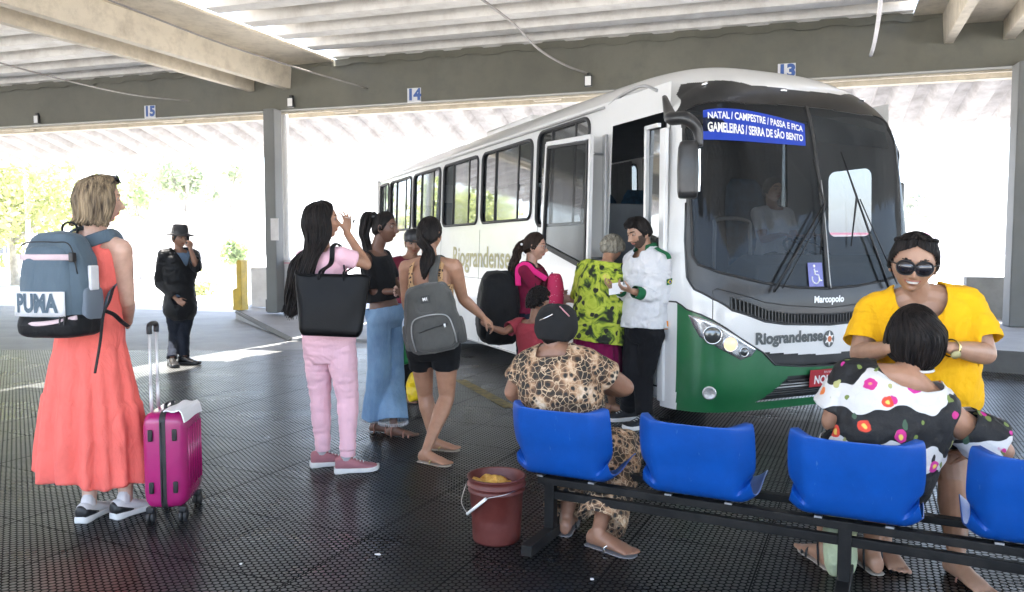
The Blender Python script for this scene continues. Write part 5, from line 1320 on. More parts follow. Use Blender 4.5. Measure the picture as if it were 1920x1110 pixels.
# ---- hair
def hair_cap(H, m, parent, off=.012, line=None, name='hair', ridge=.002, seed=0, back=None):
    na, ne = 96, 60; line = line or [(0, 38), (35, 32), (60, 12), (78, -12), (95, -22), (130, -34), (180, -38)]
    V = []; keep = []
    for j in range(ne + 1):
        el = -60 + 150 * j / ne
        for i in range(na):
            az = -180 + 360 * i / na; e0 = np.interp(abs(az), [a for a, b in line], [b for a, b in line]); t = np.clip((el - e0) / 14, -.3, 1)
            o_ = off * (t if t > 0 else t * .5) + ridge * math.sin(az * .55 + 3 * math.sin(el * .06)) * max(0, t) + ridge * .6 * math.sin(az * 1.7 + el * .1)
            p = H.pol(az, el, o_)
            if back is not None: p = p + back(az, el, H)
            V.append(p); keep.append(el > e0 - 3)
    F = []
    for j in range(ne):
        for i in range(na):
            a = j * na + i; b = j * na + (i + 1) % na
            if all(keep[q] for q in (a, b, a + na, b + na)): F.append((a, b, b + na, a + na))
    return new_obj(name, V, F, m, parent)
def locks(guides, n, r, m, parent, name='hair_lock', seed=0, jit=.008, seg=5, sub=4, prof=(.5, 1, 1, .8, .25), wave=0, wf=3):
    """tapering strands between neighbouring guide curves (all guides have the same number of points)"""
    q = random.Random(seed); g = [[Vector(p) for p in c] for c in guides]; mb = MB()
    for i in range(n):
        u = q.random() * (len(g) - 1); a = int(min(u, len(g) - 2)) if len(g) > 1 else 0; t = u - a
        c = [(g[a][k].lerp(g[a + 1][k], t) if len(g) > 1 else g[a][k].copy()) for k in range(len(g[a]))]
        jv = Vector((q.gauss(0, jit), q.gauss(0, jit), q.gauss(0, jit)))
        c = [p + jv * (.25 + k / len(c)) + Vector((q.gauss(0, jit), q.gauss(0, jit), q.gauss(0, jit))) * .45 * (k > 0) for k, p in enumerate(c)]
        L = q.uniform(.86, 1.04); c[-1] = c[-2].lerp(c[-1], L); pts = catmull(c, sub)
        if wave:
            ph = q.uniform(0, 6.28) * .3; pts = [p + Vector((math.sin(k / len(pts) * 6.28 * wf + ph), math.cos(k / len(pts) * 6.28 * wf + ph), 0)) * wave * (k / len(pts)) for k, p in enumerate(pts)]
        mb.tube(pts, [r * q.uniform(.75, 1.25) * x for x in prof], seg, cap=False)
    return mb.build(name, m, parent, fix=False)
def sunglasses(H, parent, m, mf, on_head=False, name='sunglasses', thin=False, mlens=None):
    dz = .0; mb = MB(); dy = 0; ten = lambda x, y, z: H.w(x, y, z)
    if on_head:
        def ten(x, y, z): return H.w(x, .070 + (y - .09) * .8 - z * .35, .112 + z * .7 - (.10 - y) * .1)
    fr = MB(); out = None
    rx, rz = (.033, .029) if not thin else (.024, .016)
    for sg in (-1, 1):
        lp = [(sg * .033 + rx * math.copysign(abs(math.cos(a)) ** .8, math.cos(a)), .003 + rz * math.sin(a) * (1 if math.sin(a) > 0 else 1)) for a in np.linspace(0, 2 * math.pi, 25)[:-1]]
        pts = [ten(x, .104 - 3.2 * x * x, z) for x, z in lp]; mb.rings([[p - H.f * .001 for p in pts], [p + H.f * .001 for p in pts]])
        fr.tube(pts, .0028 if not thin else .0012, 6, closed=True)
        if not on_head: fr.tube([ten(sg * .060, .092, .012), ten(sg * .078 * H.wide, .055, .012), ten(sg * .081 * H.wide, .0, .006)], .0028 if not thin else .0014, 6)
        else: fr.tube([ten(sg * .060, .092, .010), ten(sg * .078, .06, -.01), H.w(sg * .084, .0, .045), H.w(sg * .082, -.02, .015)], .0022, 6)
    fr.tube([ten(-.010, .106, .010), ten(0, .109, .012), ten(.010, .106, .010)], .0026 if not thin else .0014, 6)
    o = fr.build(name, mf, parent); mb.build('lens', m, o); return o
SK = {'fair': (.64, .41, .31), 'tan': (.42, .235, .150), 'light': (.52, .32, .235), 'brown': (.27, .145, .092), 'dark': (.155, .082, .055), 'olive': (.40, .24, .16)}
def bodymats(tone, hairm_, lip=None):
    c = SK[tone]; key = 'skin_' + tone
    if key not in M: M[key] = skin('skin_' + tone, c); M['lip_' + tone] = mat('lips', lip or (c[0] * .85, c[1] * .42, c[2] * .45), .4, bump=0)
    return [M[key], M['lip_' + tone], M['eyewhite'], M['iris'], hairm_]
M['eyewhite'] = mat('eye_white', (.38, .36, .34), .3, bump=0, var=.02); M['iris'] = mat('iris', (.018, .010, .006), .12, bump=0)
M['hair_black'] = hairm('black_hair', (.005, .004, .004), (.022, .017, .015)); M['hair_dkbrown'] = hairm('dark_brown_hair', (.012, .007, .005), (.045, .026, .018))
M['hair_blonde'] = hairm('ash_blonde_hair', (.050, .036, .026), (.36, .27, .17)); M['hair_grey'] = hairm('grey_hair', (.14, .125, .095), (.42, .39, .32))
# ================================================================ PEOPLE
def person(lab, J): 
    g = (J['pv'].x, J['pv'].y, 0); return thing('person', lab, 'person', g)
# ---------- 1 woman in coral dress with grey-blue backpack
Y = 3.92
J = fig(Y, (.30, .95), (180, 440), (170, 640, .02), (188, 376, .01), (.76, .65, -.04), sw=.165, hw=.165, eR=(238, 562, .03), wR=(240, 604, .22), eL=(95, 560, .15), wL=(150, 615, .32), kR=(232, 800, .05), kL=(170, 800, .0), aR=(236, 938, -.03), aL=(168, 944, .02), tR=(.50, .87), tL=(.12, .99), k=1.02)
rep('coral', J); p1 = person('woman in a long coral dress seen from behind with a grey blue backpack', J); J1 = J
b = skin_body('body', J, bodymats('fair', M['hair_blonde']), p1, .006, hands={'R': ((-.3, .8, -.1), (-1, -.2, .3), 1, dict(curl=(50, 55, 60, 60)))}, bare=False)
M['coral'] = cloth('coral_gauze', (.86, .17, .14), var=.07, wr=.8, weave=900)
garment('bodice', J, M['coral'], p1, .008, .010, hem=-.05, neck=lambda h, x, y: (h > .80 + .10 * (np.abs(x) > .055)) & ((np.abs(x) < .055) | (np.abs(x) > .105)) | (h > 1.0) | (np.abs(x) > .15) & (h > .72), wr=.003)
def skirt(name, J, m, parent, z0, z1, r0, r1, tiers=(.55,), n=15, seed=0, cx=None, nseg=220, ny=70, amp=.018, ex=1.25, ellip=.82, endc=None, top=None, hemwave=.012):
    q = np.random.default_rng(seed); V = []; c0 = (top or J['pv']); c1 = endc or Vector((c0.x, c0.y, 0)); ph = q.uniform(0, 6.28, 6); fq = q.integers(n - 4, n + 5, 3)
    lat, fw = J['lat'], J['f']
    for j in range(ny + 1):
        t = j / ny; z = z0 + (z1 - z0) * t; r = r0 + (r1 - r0) * (1 - (1 - t) ** ex)
        for q_ in tiers: r += .010 * max(0, 1 - abs(t - q_) / .018) * (1 if t <= q_ else .3) + (.010 if t > q_ else 0)
        for i in range(nseg):
            a = 2 * math.pi * i / nseg
            nz = .5 * math.sin(fq[0] * a + ph[0] + 1.4 * math.sin(2 * a + t)) + .32 * math.sin(fq[1] * a * 1 + ph[1] + t * 2) + .18 * math.sin(fq[2] * 2 * a + ph[2])
            nz = math.copysign(abs(nz) ** .8, nz); A = amp * (.25 + t * 1.1)
            rr = r + A * nz + (.35 * A * math.sin(3 * a + ph[3]) + .5 * A * math.sin(2 * a + ph[4]))
            c = c0.lerp(c1, t); V.append(Vector((c.x, c.y, z)) + lat * rr * math.cos(a) + fw * rr * ellip * math.sin(a) + ZZ * (hemwave * math.sin(5 * a + ph[5]) * t * t))
    F = [(j * nseg + i, j * nseg + (i + 1) % nseg, (j + 1) * nseg + (i + 1) % nseg, (j + 1) * nseg + i) for j in range(ny) for i in range(nseg)]
    Va = np.array([v[:] for v in V]); ctr = np.array([c0.x, c0.y, 0]); Nn = Va - ctr; Nn[:, 2] = 0; Nn /= np.linalg.norm(Nn, axis=1)[:, None] + 1e-9
    Va = Va + Nn * (.004 * fbm(Va * np.array([22, 22, 7]), seed, 3))[:, None]
    o = new_obj(name, Va, F, m, parent); s_ = o.modifiers.new('t', 'SOLIDIFY'); s_.thickness = .003; return o
wz = J['pv'].z
skirt('skirt', J, M['coral'], p1, wz + .10, .205, .150, .262, tiers=(.50,), n=13, seed=5, amp=.020, ex=1.6, endc=Vector((J['pv'].x - .0, J['pv'].y, 0)))
M['sneakw'] = mat('white_mesh_shoe', (.62, .60, .60), .7, bump=.6, bs=260); M['sole_white'] = mat('white_sole', (.68, .68, .67), .5); M['sock_w'] = cloth('white_sock', (.65, .62, .62))
shoe('sneaker', J['aR'], J['tR'], M['sneakw'], M['sole_white'], p1, .93, M['black'], sock=M['sock_w']); shoe('sneaker', J['aL'], J['tL'], M['sneakw'], M['sole_white'], p1, .93, M['black'], sock=M['sock_w'])
H = J['H']; hc = hair_cap(H, M['hair_blonde'], p1, .016, line=[(0, 40), (40, 34), (62, 18), (80, 0), (100, -20), (180, -40)])
gd = []
for az in list(range(-178, -60, 13)) + [-62]: gd.append([H.pol(az * .5, 78, .016), H.pol(az, 40, .020), H.pol(az, 5, .024), H.pol(az, -20, .026) + H.u * .01, H.w(.090 * math.sin(R(az)), .098 * math.cos(R(az)) - .012, -.100), H.w(.102 * math.sin(R(az)), .112 * math.cos(R(az)) - .02, -.128)])
ga = [[Vector(p) for p in g] for g in gd]; gb2 = []
for az in [72] + list(range(86, 183, 12)): gb2.append([H.pol(az * .5, 78, .016), H.pol(az, 40, .020), H.pol(az, 5, .024), H.pol(az, -20, .026) + H.u * .01, H.w(.090 * math.sin(R(az)), .098 * math.cos(R(az)) - .012, -.100), H.w(.102 * math.sin(R(az)), .112 * math.cos(R(az)) - .02, -.128)])
locks(ga, 230, .0065, M['hair_blonde'], hc, seed=2, jit=.004, prof=(.6, 1, 1.1, 1, .5)); locks(gb2, 230, .0065, M['hair_blonde'], hc, seed=3, jit=.004, prof=(.6, 1, 1.1, 1, .5))
gc = [[H.pol(a, 44, .012), H.pol(a * 1.3, 62, .020), H.pol(a * 1.6 + (30 if a > 0 else -30), 50, .022), H.pol(110 if a > 0 else -110, 22, .024), H.pol(125 if a > 0 else -125, 0, .026)] for a in (-62, -40, -15)]
locks(gc, 60, .006, M['hair_blonde'], hc, seed=4, jit=.003); gc = [[H.pol(a, 44, .012), H.pol(a * 1.3, 62, .020), H.pol(a * 1.6 + 30, 50, .022), H.pol(100, 22, .024), H.pol(110, 0, .026)] for a in (15, 40, 66)]; locks(gc, 80, .006, M['hair_blonde'], hc, seed=6, jit=.003)
M['lensdark'] = mat('dark_lens', (.008, .008, .010), .08, coat=1, bump=0)
sunglasses(H, p1, M['lensdark'], M['black'], on_head=True)

# backpack of the woman in coral
M['packblue'] = cloth('grey_blue_nylon', (.095, .132, .165), var=.06, rough=.6, wr=.5, weave=700, sheen=.1); M['packpale'] = cloth('pale_pink_webbing', (.62, .48, .50), wr=.1); M['packblack'] = cloth('black_nylon', (.012, .012, .013), rough=.6, wr=.5); M['printw'] = mat('print_white', (.72, .72, .74), .55, bump=.1)
nb = Vector((-.12, -.99, 0)).normalized(); rb = Vector((-nb.y, nb.x, 0)); ub = (ZZ + nb * .06).normalized()
def packframe(c, n_, u_):
    r_ = n_.cross(u_).normalized() * -1; u_ = r_.cross(n_).normalized() * 1
    if u_.z < 0: u_ = -u_
    r_ = u_.cross(n_).normalized(); r_ = -r_ if r_.dot(Vector((1, 0, 0))) < 0 else r_
    return lambda x, y, z: c + r_ * x + n_ * y + u_ * z, r_, u_
PK, rb, ub2 = packframe(P(142, 530, 3.82), nb, ub)
pk = thing('backpack', 'grey blue backpack with a white logo panel on the back of the woman in coral', 'backpack', PK(0, 0, -.27))
def packbody(T, w_, h_, d_, seg=44, taper=.82, bulge=.25, zlo=-1, name='main_bag', m=None, parent=None, e=.55, wr=.004, seed=0, tilt=0):
    V = []; F = []; nz = 40
    for j in range(nz + 1):
        z = -1 + 2 * j / nz; cap_ = max(0, 1 - abs(z) ** 6) ** .5; tz = 1 - (1 - taper) * max(0, z) ** 1.5 - .06 * max(0, -z) ** 2
        cap_ = max(cap_, .02)
        for i in range(seg):
            a = 2 * math.pi * i / seg; cx_, sy = math.cos(a), math.sin(a)
            x = w_ / 2 * tz * cap_ ** .5 * math.copysign(abs(cx_) ** e, cx_); y = d_ / 2 * cap_ ** .5 * math.copysign(abs(sy) ** e, sy) * (1 + bulge * (1 - z * z) * (sy > 0) * .4 - .18 * max(0, z))
            V.append(T(x, y + d_ / 2, z * h_ / 2))
    F = [(j * seg + i, j * seg + (i + 1) % seg, (j + 1) * seg + (i + 1) % seg, (j + 1) * seg + i) for j in range(nz) for i in range(seg)] + [tuple(range(seg))[::-1], tuple(nz * seg + i for i in range(seg))]
    A = np.array([v[:] for v in V]); C = A.mean(0); N_ = A - C; N_ /= np.linalg.norm(N_, axis=1)[:, None]; A = A + N_ * (wr * (1 - 2 * np.abs(vnoise(A * 13, seed))) + wr * fbm(A * 9, seed + 5))[:, None]
    return new_obj(name, A, F, m, parent)
packbody(PK, .335, .50, .20, m=M['packblue'], parent=pk, taper=.70)
packbody(lambda x, y, z: PK(x - .01, y + .10, z - .02), .275, .42, .12, m=M['packblue'], parent=pk, name='front_compartment', taper=.80, wr=.002, seed=4)
packbody(lambda x, y, z: PK(x, y - .004, z - .195), .345, .125, .232, m=M['packblack'], parent=pk, name='base_panel', taper=1.0, wr=.003, seed=6)
mb = MB(); mb.rings([[PK(x, .238 - .9 * x * x + q, z) for x, z in rrect(-.150, .125, -.135, -.045, .006, 2)] for q in (-.004, .003)]); 
V = []; F = []; 
def panel(T, x0, x1, z0, z1, yf, m, name, parent, nx=16, nz=3, th=.003):
    V = [T(x0 + (x1 - x0) * i / nx, yf(x0 + (x1 - x0) * i / nx), z0 + (z1 - z0) * j / nz) for j in range(nz + 1) for i in range(nx + 1)]; F = [(j * (nx + 1) + i, j * (nx + 1) + i + 1, (j + 1) * (nx + 1) + i + 1, (j + 1) * (nx + 1) + i) for j in range(nz) for i in range(nx)]
    o = new_obj(name, V, F, m, parent); s_ = o.modifiers.new('s', 'SOLIDIFY'); s_.thickness = th; s_.offset = 0; return o
yf = lambda x: .243 - .85 * abs(x + .01) ** 2 - 160 * max(0, abs(x + .01) - .10) ** 3.2
lp = panel(PK, -.158, .112, -.150, -.032, yf, M['printw'], 'logo_panel', pk)
V, F = text_verts('PUMA', .118, .0055, spacing=1.02); new_obj('logo_lettering', [PK(v.x * .66 - .026, yf(v.x * .66 - .026) + .0055, v.y * 1.0 - .091) for v in V], F, M['packblue'], lp, smooth=False)
panel(PK, -.135, .145, .115, .143, lambda x: .216 - .9 * x * x, M['packpale'], 'upper_strap', pk, th=.004); mb = MB(); mb.box(PK(.140, .205, .129), (.022, .03, .045), (rb, nb, ub2)); mb.build('strap_anchor', M['black'], pk, bevel=.004)
mb = MB(); mb.tube(catmull([PK(-.155, .16, -.165), PK(-.13, .215, -.180), PK(-.03, .238, -.185), PK(.08, .228, -.172), PK(.15, .20, -.155)], 6), .012, 8, flat=.35, up=nb); mb.build('lower_strap', M['packpale'], pk)
for q in (.085, .108): mb = MB(); mb.box(PK(q, .232, -.168), (.006, .01, .042), (rb, nb, ub2)); mb.build('buckle', M['black'], pk, bevel=.002)
mb = MB(); mb.tube(catmull([PK(-.125, .20, .185), PK(-.06, .225, .2), PK(.06, .225, .2), PK(.125, .20, .185), PK(.145, .18, .05)], 6), .0035, 6); mb.build('zip', M['black'], pk)
mb = MB(); mb.tube(catmull([PK(-.04, .03, .245), PK(-.035, .03, .285), PK(0, .03, .30), PK(.035, .03, .285), PK(.04, .03, .245)], 5), .008, 8, flat=.5); mb.build('top_loop', M['packblack'], pk)
s = NT('mesh_pocket'); s.base((.20, .24, .29)); s.set(Roughness=.7, Alpha=.8); M['meshp'] = s.m
packbody(lambda x, y, z: PK(.145 + y * .45, .10 + x * -.8, z - .095), .17, .16, .07, m=M['meshp'], parent=pk, name='side_pocket', taper=1.05, wr=.003, seed=8)
mb = MB(); mb.box(PK(.172, .105, .03), (.018, .062, .12), (rb, nb, ub2)); o = mb.build('tissue_pack', M['printw'], bevel=.006); tag(o, 'white packet sticking out of the side pocket of the grey blue backpack', 'packet')
mb = MB(); mb.tube([PK(-.165, .09, -.04), PK(-.168, .09, .06)], .022, 12); o = mb.build('bottle', mat('bottle_blue', (.10, .30, .55), .2)); tag(o, 'small bottle with a dark cap at the far side of the grey blue backpack', 'bottle'); mb = MB(); mb.tube([PK(-.168, .09, .06), PK(-.169, .09, .085)], .016, 12); mb.build('bottle_cap', M['black'], o)
shR = J['shR']; sL = J['shL']
def strap(name, pts, m, parent, w_=.028, up=None, flat=.18):
    mb = MB(); mb.tube(catmull(pts, 7), w_, 10, flat=flat, up=up if up is not None else ZZ); return mb.build(name, m, parent)
fx = J['fw']; la = J['lat']; uu = J['up']
strap('shoulder_strap', [PK(.06, .0, .20), shR - la * .055 + uu * .060 - fx * .05, shR - la * .055 + uu * .070 + fx * .02, shR - la * .060 + uu * .03 + fx * .075, shR - la * .055 - uu * .10 + fx * .09, shR - la * .045 - uu * .19 + fx * .03, PK(.165, -.01, -.06), PK(.165, .02, -.13)], M['packblue'], pk, .032, up=fx)
strap('shoulder_strap', [PK(-.06, .0, .20), sL + la * .055 + uu * .060 - fx * .05, sL + la * .055 + uu * .072 + fx * .02, sL + la * .06 + uu * .01 + fx * .085, sL + la * .06 - uu * .15 + fx * .10], M['packblue'], pk, .032, up=fx)
strap('webbing', [P(212, 540, 3.78), P(205, 565, 3.70), P(194, 590, 3.66), P(188, 640, 3.62), P(178, 700, 3.58)], M['packblack'], pk, .017, up=Vector((-.3, -.9, 0)), flat=.2)
strap('waist_belt', [P(198, 583, 3.72), P(214, 590, 3.74), P(228, 603, 3.80), P(240, 612, 3.95)], M['packblack'], pk, .011, up=Vector((-.3, -.9, 0)), flat=.3)

# ---------- 2 man with hat
Y = 9.25
J = fig(Y, (.78, -.62), (336, 470), (338, 578), (337, 446, -.02), (.80, -.55, -.1), sw=.19, hw=.15, eR=(300, 530, -.02), wR=(332, 562, -.18), eL=(368, 500, -.15), wL=(357, 466, -.20), kR=(328, 625, .0), kL=(344, 628, -.02), aR=(322, 675, .0), aL=(346, 672, .05), tR=(.45, -.6), tL=(.95, -.15), fem=False, k=.95, hk=.98)
rep('hat', J); p2 = person('man in a dark hat and black jacket talking on a phone by the sunlit edge', J); J2 = J
skin_body('body', J, bodymats('brown', M['hair_black']), p2, .009, hands={'L': ((-.1, .15, 1), (-.6, .6, .1), 1, dict(curl=(50, 55, 60, 60))), 'R': ((.6, -.3, -.3), (-.3, .8, 0), 1)}, bare=False)
M['leather'] = mat('black_leather', (.006, .006, .007), .45, var=.3, bump=.4, bs=30, bd=.01, spec=.15); M['bluesh'] = cloth('blue_shirt', (.16, .24, .36)); M['jeansd'] = cloth('dark_jeans', (.008, .011, .020), var=.3)
garment('shirt', J, M['bluesh'], p2, .012, .010, hem=-.1)
garment('jacket', J, M['leather'], p2, .012, .044, sl=(1.9, 1.86), slr=(.075, .068), hem=-.22, neck=lambda h, x, y: (y > .02) & (np.abs(x) < .32 * np.clip(h - .72, 0, 1)) & (h > .70) | (h > .98) & (np.abs(x) < .06), wr=.008, bust=.01)
trousers('jeans', J, M['jeansd'], p2, .012, .012, legr=(.095, .072, .058), wr=.006, end=(1.96, 1.96))
M['shoeblk'] = mat('black_leather_shoe', (.012, .011, .011), .25, coat=.4)
for s_ in 'RL': shoe('shoe', J['a' + s_], J['t' + s_], M['shoeblk'], M['black'], p2, 1.05)
H = J['H']; mb = MB(); prof = [(.165, -.012), (.166, -.006), (.12, .006), (.098, .014), (.095, .06), (.084, .108), (.06, .122), (.02, .116), (.001, .114)]
mb.lathe(H.w(0, 0, .045), [(r * H.k, z * H.k) for r, z in prof], 36, H.u); ho = mb.build('hat', mat('dark_felt', (.035, .034, .036), .9, bump=.4), p2); mb = MB(); mb.lathe(H.w(0, 0, .057), [(.098, 0), (.0985, .022)], 32, H.u); mb.build('hat_band', M['black'], ho)
hair_cap(H, M['hair_black'], p2, .006)
mb = MB(); mb.box(H.w(-.092, .02, -.02), (.012, .07, .14), (H.r, H.f, H.u)); o = mb.build('mobile_phone', M['black'], bevel=.004); tag(o, 'dark phone held to the ear of the man with the hat', 'phone')

# ---------- 3 girl in pink
Y = 4.72
J = fig(Y, (.45, .89), (604, 468), (617, 640), (606, 415), (.90, .40, .08), sw=.150, hw=.160, eR=(688, 497, .02), wR=(650, 436, .12), eL=(552, 548, .05), wL=(585, 590, .26), kR=(652, 745, .0), kL=(600, 735, .08), aR=(652, 863, -.02), aL=(606, 852, .12), tR=(.96, .22), tL=(.93, .32), hk=.94, k=.96, drop=.05, sdrop=.0)
rep('pink', J); p3 = person('girl with long black hair in a pink shirt and pink joggers', J); J3 = J
skin_body('body', J, bodymats('tan', M['hair_black']), p3, .0062, fat=.86, hands={'R': ((.05, .1, 1), (-.8, .5, .0), 1, dict(curl=(28, 22, 18, 14), spread=.16, thumb=.7)), 'L': ((.2, .8, .1), (.5, 0, 0), 1)}, bare=False)
M['pinkc'] = cloth('pink_jersey', (.84, .52, .60), var=.04, wr=.5); M['pinktrim'] = cloth('navy_trim', (.03, .03, .05))
garment('shirt', J, M['pinkc'], p3, .008, .014, sl=(.52, .5), slr=(.062, .064), hem=-.06, wr=.004, fat=.92)
o = trousers('joggers', J, M['pinkc'], p3, .008, .010, legr=(.096, .068, .046), end=(1.86, 1.86), top=.12, wr=.006, sc=(10, 10, 26), calf=.060)
for s_ in 'RL':
    a = J['k' + s_].lerp(J['a' + s_], .80); b2 = J['k' + s_].lerp(J['a' + s_], .90); mb = MB(); mb.lathe(a, [(.046, 0), (.0475, .01), (.0465, .05), (.042, .056)], 24, (b2 - a)); mb.build('cuff', M['pinkc'], o)
M['pinkshoe'] = mat('dusty_pink_knit', (.36, .145, .17), .8, bump=.5, bs=200); M['socks'] = cloth('grey_sock', (.38, .38, .40))
for s_ in 'RL': shoe('sneaker', J['a' + s_], J['t' + s_], M['pinkshoe'], M['sole_white'], p3, .98, sock=M['socks'])
H = J['H']; hc = hair_cap(H, M['hair_black'], p3, .018, line=[(0, 42), (40, 34), (60, 15), (80, -10), (110, -35), (180, -45)])
gd = []
for az, sx in zip((-75, -100, -125, -150, -178, -205, -232, -262, -280), np.linspace(-.115, .075, 9)):
    z = J['nk']; tail = J['nk'] - J['fw'] * .16 + J['lat'] * sx * .9 - uu * 0; 
    gd.append([H.pol(az * .4, 80, .016), H.pol(az, 42, .022), H.pol(az, 0, .028), H.w(.092 * math.sin(R(az)), .10 * math.cos(R(az)) - .015, -.11), tail - ZZ * .06 + J['fw'] * .03, tail - ZZ * .20 - J['lat'] * .02, tail - ZZ * .30 - J['lat'] * .05, tail - ZZ * (.41 - .10 * abs(sx + .05) / .12) - J['lat'] * (.07)])
locks(gd, 420, .0075, M['hair_black'], hc, seed=5, jit=.007, wave=.010, wf=2.4, sub=4, prof=(.6, 1, 1, 1, 1, .8, .5, .2))
# thing she holds to her face
sunglasses(Head(P(640, 408, 4.84), (.9, .2, -.3), k=.8), p3, M['lensdark'], M['steel'], thin=True, name='eyeglasses')
# tote bag
M['toteblk'] = mat('black_faux_leather', (.004, .004, .0045), .42, var=.3, bump=.35, bs=120, bd=.002, spec=.16)
tc = P(622, 575, 4.42); tote = thing('tote_bag', 'large black leather look tote bag on the shoulder of the girl in pink', 'bag', tc - ZZ * .17)
tx_ = Vector((.995, .06, -.045)).normalized(); tn = Vector((.06, -.98, .0)).normalized(); tu = tx_.cross(tn); tu = tu if tu.z > 0 else -tu
def TB(x, y, z): return tc + tx_ * x + tn * y + tu * z
V = []; F = []; nz, seg = 22, 64
for j in range(nz + 1):
    t = j / nz; z = -.165 + .35 * t; w_ = .172 + .040 * t; d_ = .062 * (1 - .70 * t) + .004
    if t < .07: w_ -= .012 * (1 - t / .07); d_ *= .8 + .2 * t / .07
    for i in range(seg):
        a = 2 * math.pi * i / seg; c_, s_ = math.cos(a), math.sin(a)
        V.append(TB(w_ * math.copysign(abs(c_) ** .35, c_), d_ * math.copysign(abs(s_) ** .6, s_) * (1 + .12 * math.sin(3 * a + t * 5)) , z + .008 * math.sin(c_ * 4) * t))
F = [(j * seg + i, j * seg + (i + 1) % seg, (j + 1) * seg + (i + 1) % seg, (j + 1) * seg + i) for j in range(nz) for i in range(seg)] + [tuple(range(seg))[::-1]]
o = new_obj('bag_body', V, F, M['toteblk'], tote); s_ = o.modifiers.new('s', 'SOLIDIFY'); s_.thickness = .004
mb = MB(); mb.tube([TB(.212 * math.copysign(abs(math.cos(a)) ** .35, math.cos(a)), .022 * math.sin(a), .185 + .008 * math.sin(math.cos(a) * 4)) for a in np.linspace(0, 2 * math.pi, 65)[:-1]], .0045, 6, closed=True); mb.build('rim_piping', M['toteblk'], tote)
sh = J['shR']
for y, dx in ((.018, 0), (-.018, .012)):
    strap('handle', [TB(-.075 + dx, y, .12), TB(-.070 + dx, y, .20), sh + Vector((-.055 + dx, -.075 - y * .2, -.04)), sh + Vector((-.050 + dx, -.045, .058)), sh + Vector((-.020 + dx, .02, .062)), sh + Vector((.035 + dx, .055, -.06)) if y < 0 else sh + Vector((.03, -.06, -.10)), TB(.062 + dx, y, .20), TB(.068 + dx, y, .12)], M['toteblk'], tote, .0085, up=tn, flat=.5)
for x in (-.07, .07): mb = MB(); mb.ell(TB(x, .022, .118), (.006, .004, .006), (tx_, tn, tu), 5, 8); mb.build('rivet', M['chrome'], tote)

# ---------- 4 girl in wide blue jeans
Y = 5.62
J = fig(Y, (.93, -.36), (702, 470), (722, 588), (722, 427, -.02), (.97, -.25, -.03), sw=.135, hw=.125, eR=(706, 548, -.06), wR=(742, 546, -.14), eL=(742, 530, .12), wL=(752, 545, .0), kR=(712, 690, -.03), kL=(735, 690, .10), aR=(706, 792, .18), aL=(738, 800, -.0), tR=(.98, -.12), tL=(.99, -.10), hk=.92, k=.93, drop=.05)
rep('jeans', J); p4 = person('slim girl with a high braided ponytail in a black crop top and wide blue jeans', J); J4 = J
skin_body('body', J, bodymats('dark', M['hair_black']), p4, .0065, fat=.80, hands={'R': ((1, -.1, .0), (0, .4, -.9), -1, dict(curl=(35, 35, 40, 40))), 'L': ((.9, -.2, 0), (0, .2, -1), 1)})
M['blackjer'] = cloth('black_jersey', (.010, .010, .011), wr=.5)
def cold(h, x, y, V):
    d = np.linalg.norm(V - np.array((J4['shR'] + J4['lat'] * .03 + ZZ * .0 - ZZ * .012)[:]), axis=1); return d < .062
garment('crop_top', J, M['blackjer'], p4, .008, .010, sl=(.86, .86), slr=(.058, .060), hem=.20, fat=.85, wr=.003, dead=cold, neck=lambda h, x, y: (h > .90) & (np.abs(x) < .10))
s = NT('light_denim'); dn = s.ramp(s.noise(3.2, 5), [(.35, (.085, .19, .36)), (.68, (.20, .36, .56))]); s.base(s.mix(s.ramp(s.noise(160, 2, s.obj((1, 1, .1))), [(.3, (0, 0, 0)), (.8, (.3,) * 3)]), dn, (.35, .45, .60))); s.set(Roughness=.85); s.bump(s.noise(14, 5, s.obj((1, 1, .4))), .5, .03); M['denim'] = s.m
jo = trousers('jeans', J, M['denim'], p4, .008, .012, legr=(.088, .088, .118), end=(1.90, 1.90), top=.12, wr=.007, sc=(16, 16, 4), calf=.098, hf=1.08)
for s_ in 'RL':
    b2 = J['k' + s_].lerp(J['a' + s_], .90); mb = MB(); q = random.Random(4)
    for k in range(80):
        a = 2 * math.pi * k / 80; c = b2 + Vector((math.cos(a), math.sin(a), 0)) * .106; mb.tube([c, c + Vector((q.gauss(0, .003), q.gauss(0, .003), -.024))], .0022, 4)
    mb.build('frayed_hem', cloth('fray_white', (.6, .62, .66)), jo)
for q in (-.03, .05): mb = MB(); mb.ell(J['pv'] + J['lat'] * .135 + J['fw'] * q + ZZ * (.0), (.006,) * 3, n=5, m=8); mb.build('rivet', M['chrome'], jo)
M['solepale'] = mat('pale_sole', (.55, .50, .42), .6); M['strapbr'] = mat('pinkish_brown_strap', (.30, .14, .10), .5); M['gold2'] = mat('gold_strap', (.55, .42, .18), .35, metal=.5)
for s_ in 'RL': sandal(J['a' + s_], J['t' + s_], M['solepale'], M['strapbr'], p4, .96, .022, 'strap')
H = J['H']; hc = hair_cap(H, M['hair_black'], p4, .012, line=[(0, 42), (35, 36), (60, 18), (78, -8), (95, -18), (130, -30), (180, -34)])
tp = H.w(0, -.085, .085); base = [tp, H.w(0, -.14, .10), H.w(.01, -.165, .03), H.w(.01, -.175, -.08), P(692, 470, Y - .03), P(690, 505, Y - .03), P(688, 535, Y - .02)]
for k in range(9):
    a = 2 * math.pi * k / 9; off = Vector((math.cos(a), math.sin(a), 0)) * .022
    g = [[p + off * (1.5 if 0 < i < 3 else 1.0) + Vector((0, 0, .012 * math.sin(i + k))) for i, p in enumerate(base)]]
    locks(g, 8, .0085, M['hair_black'], hc, seed=20 + k, jit=.006, wave=.006, wf=6, prof=(.6, 1.3, 1.2, 1, .9, .6))
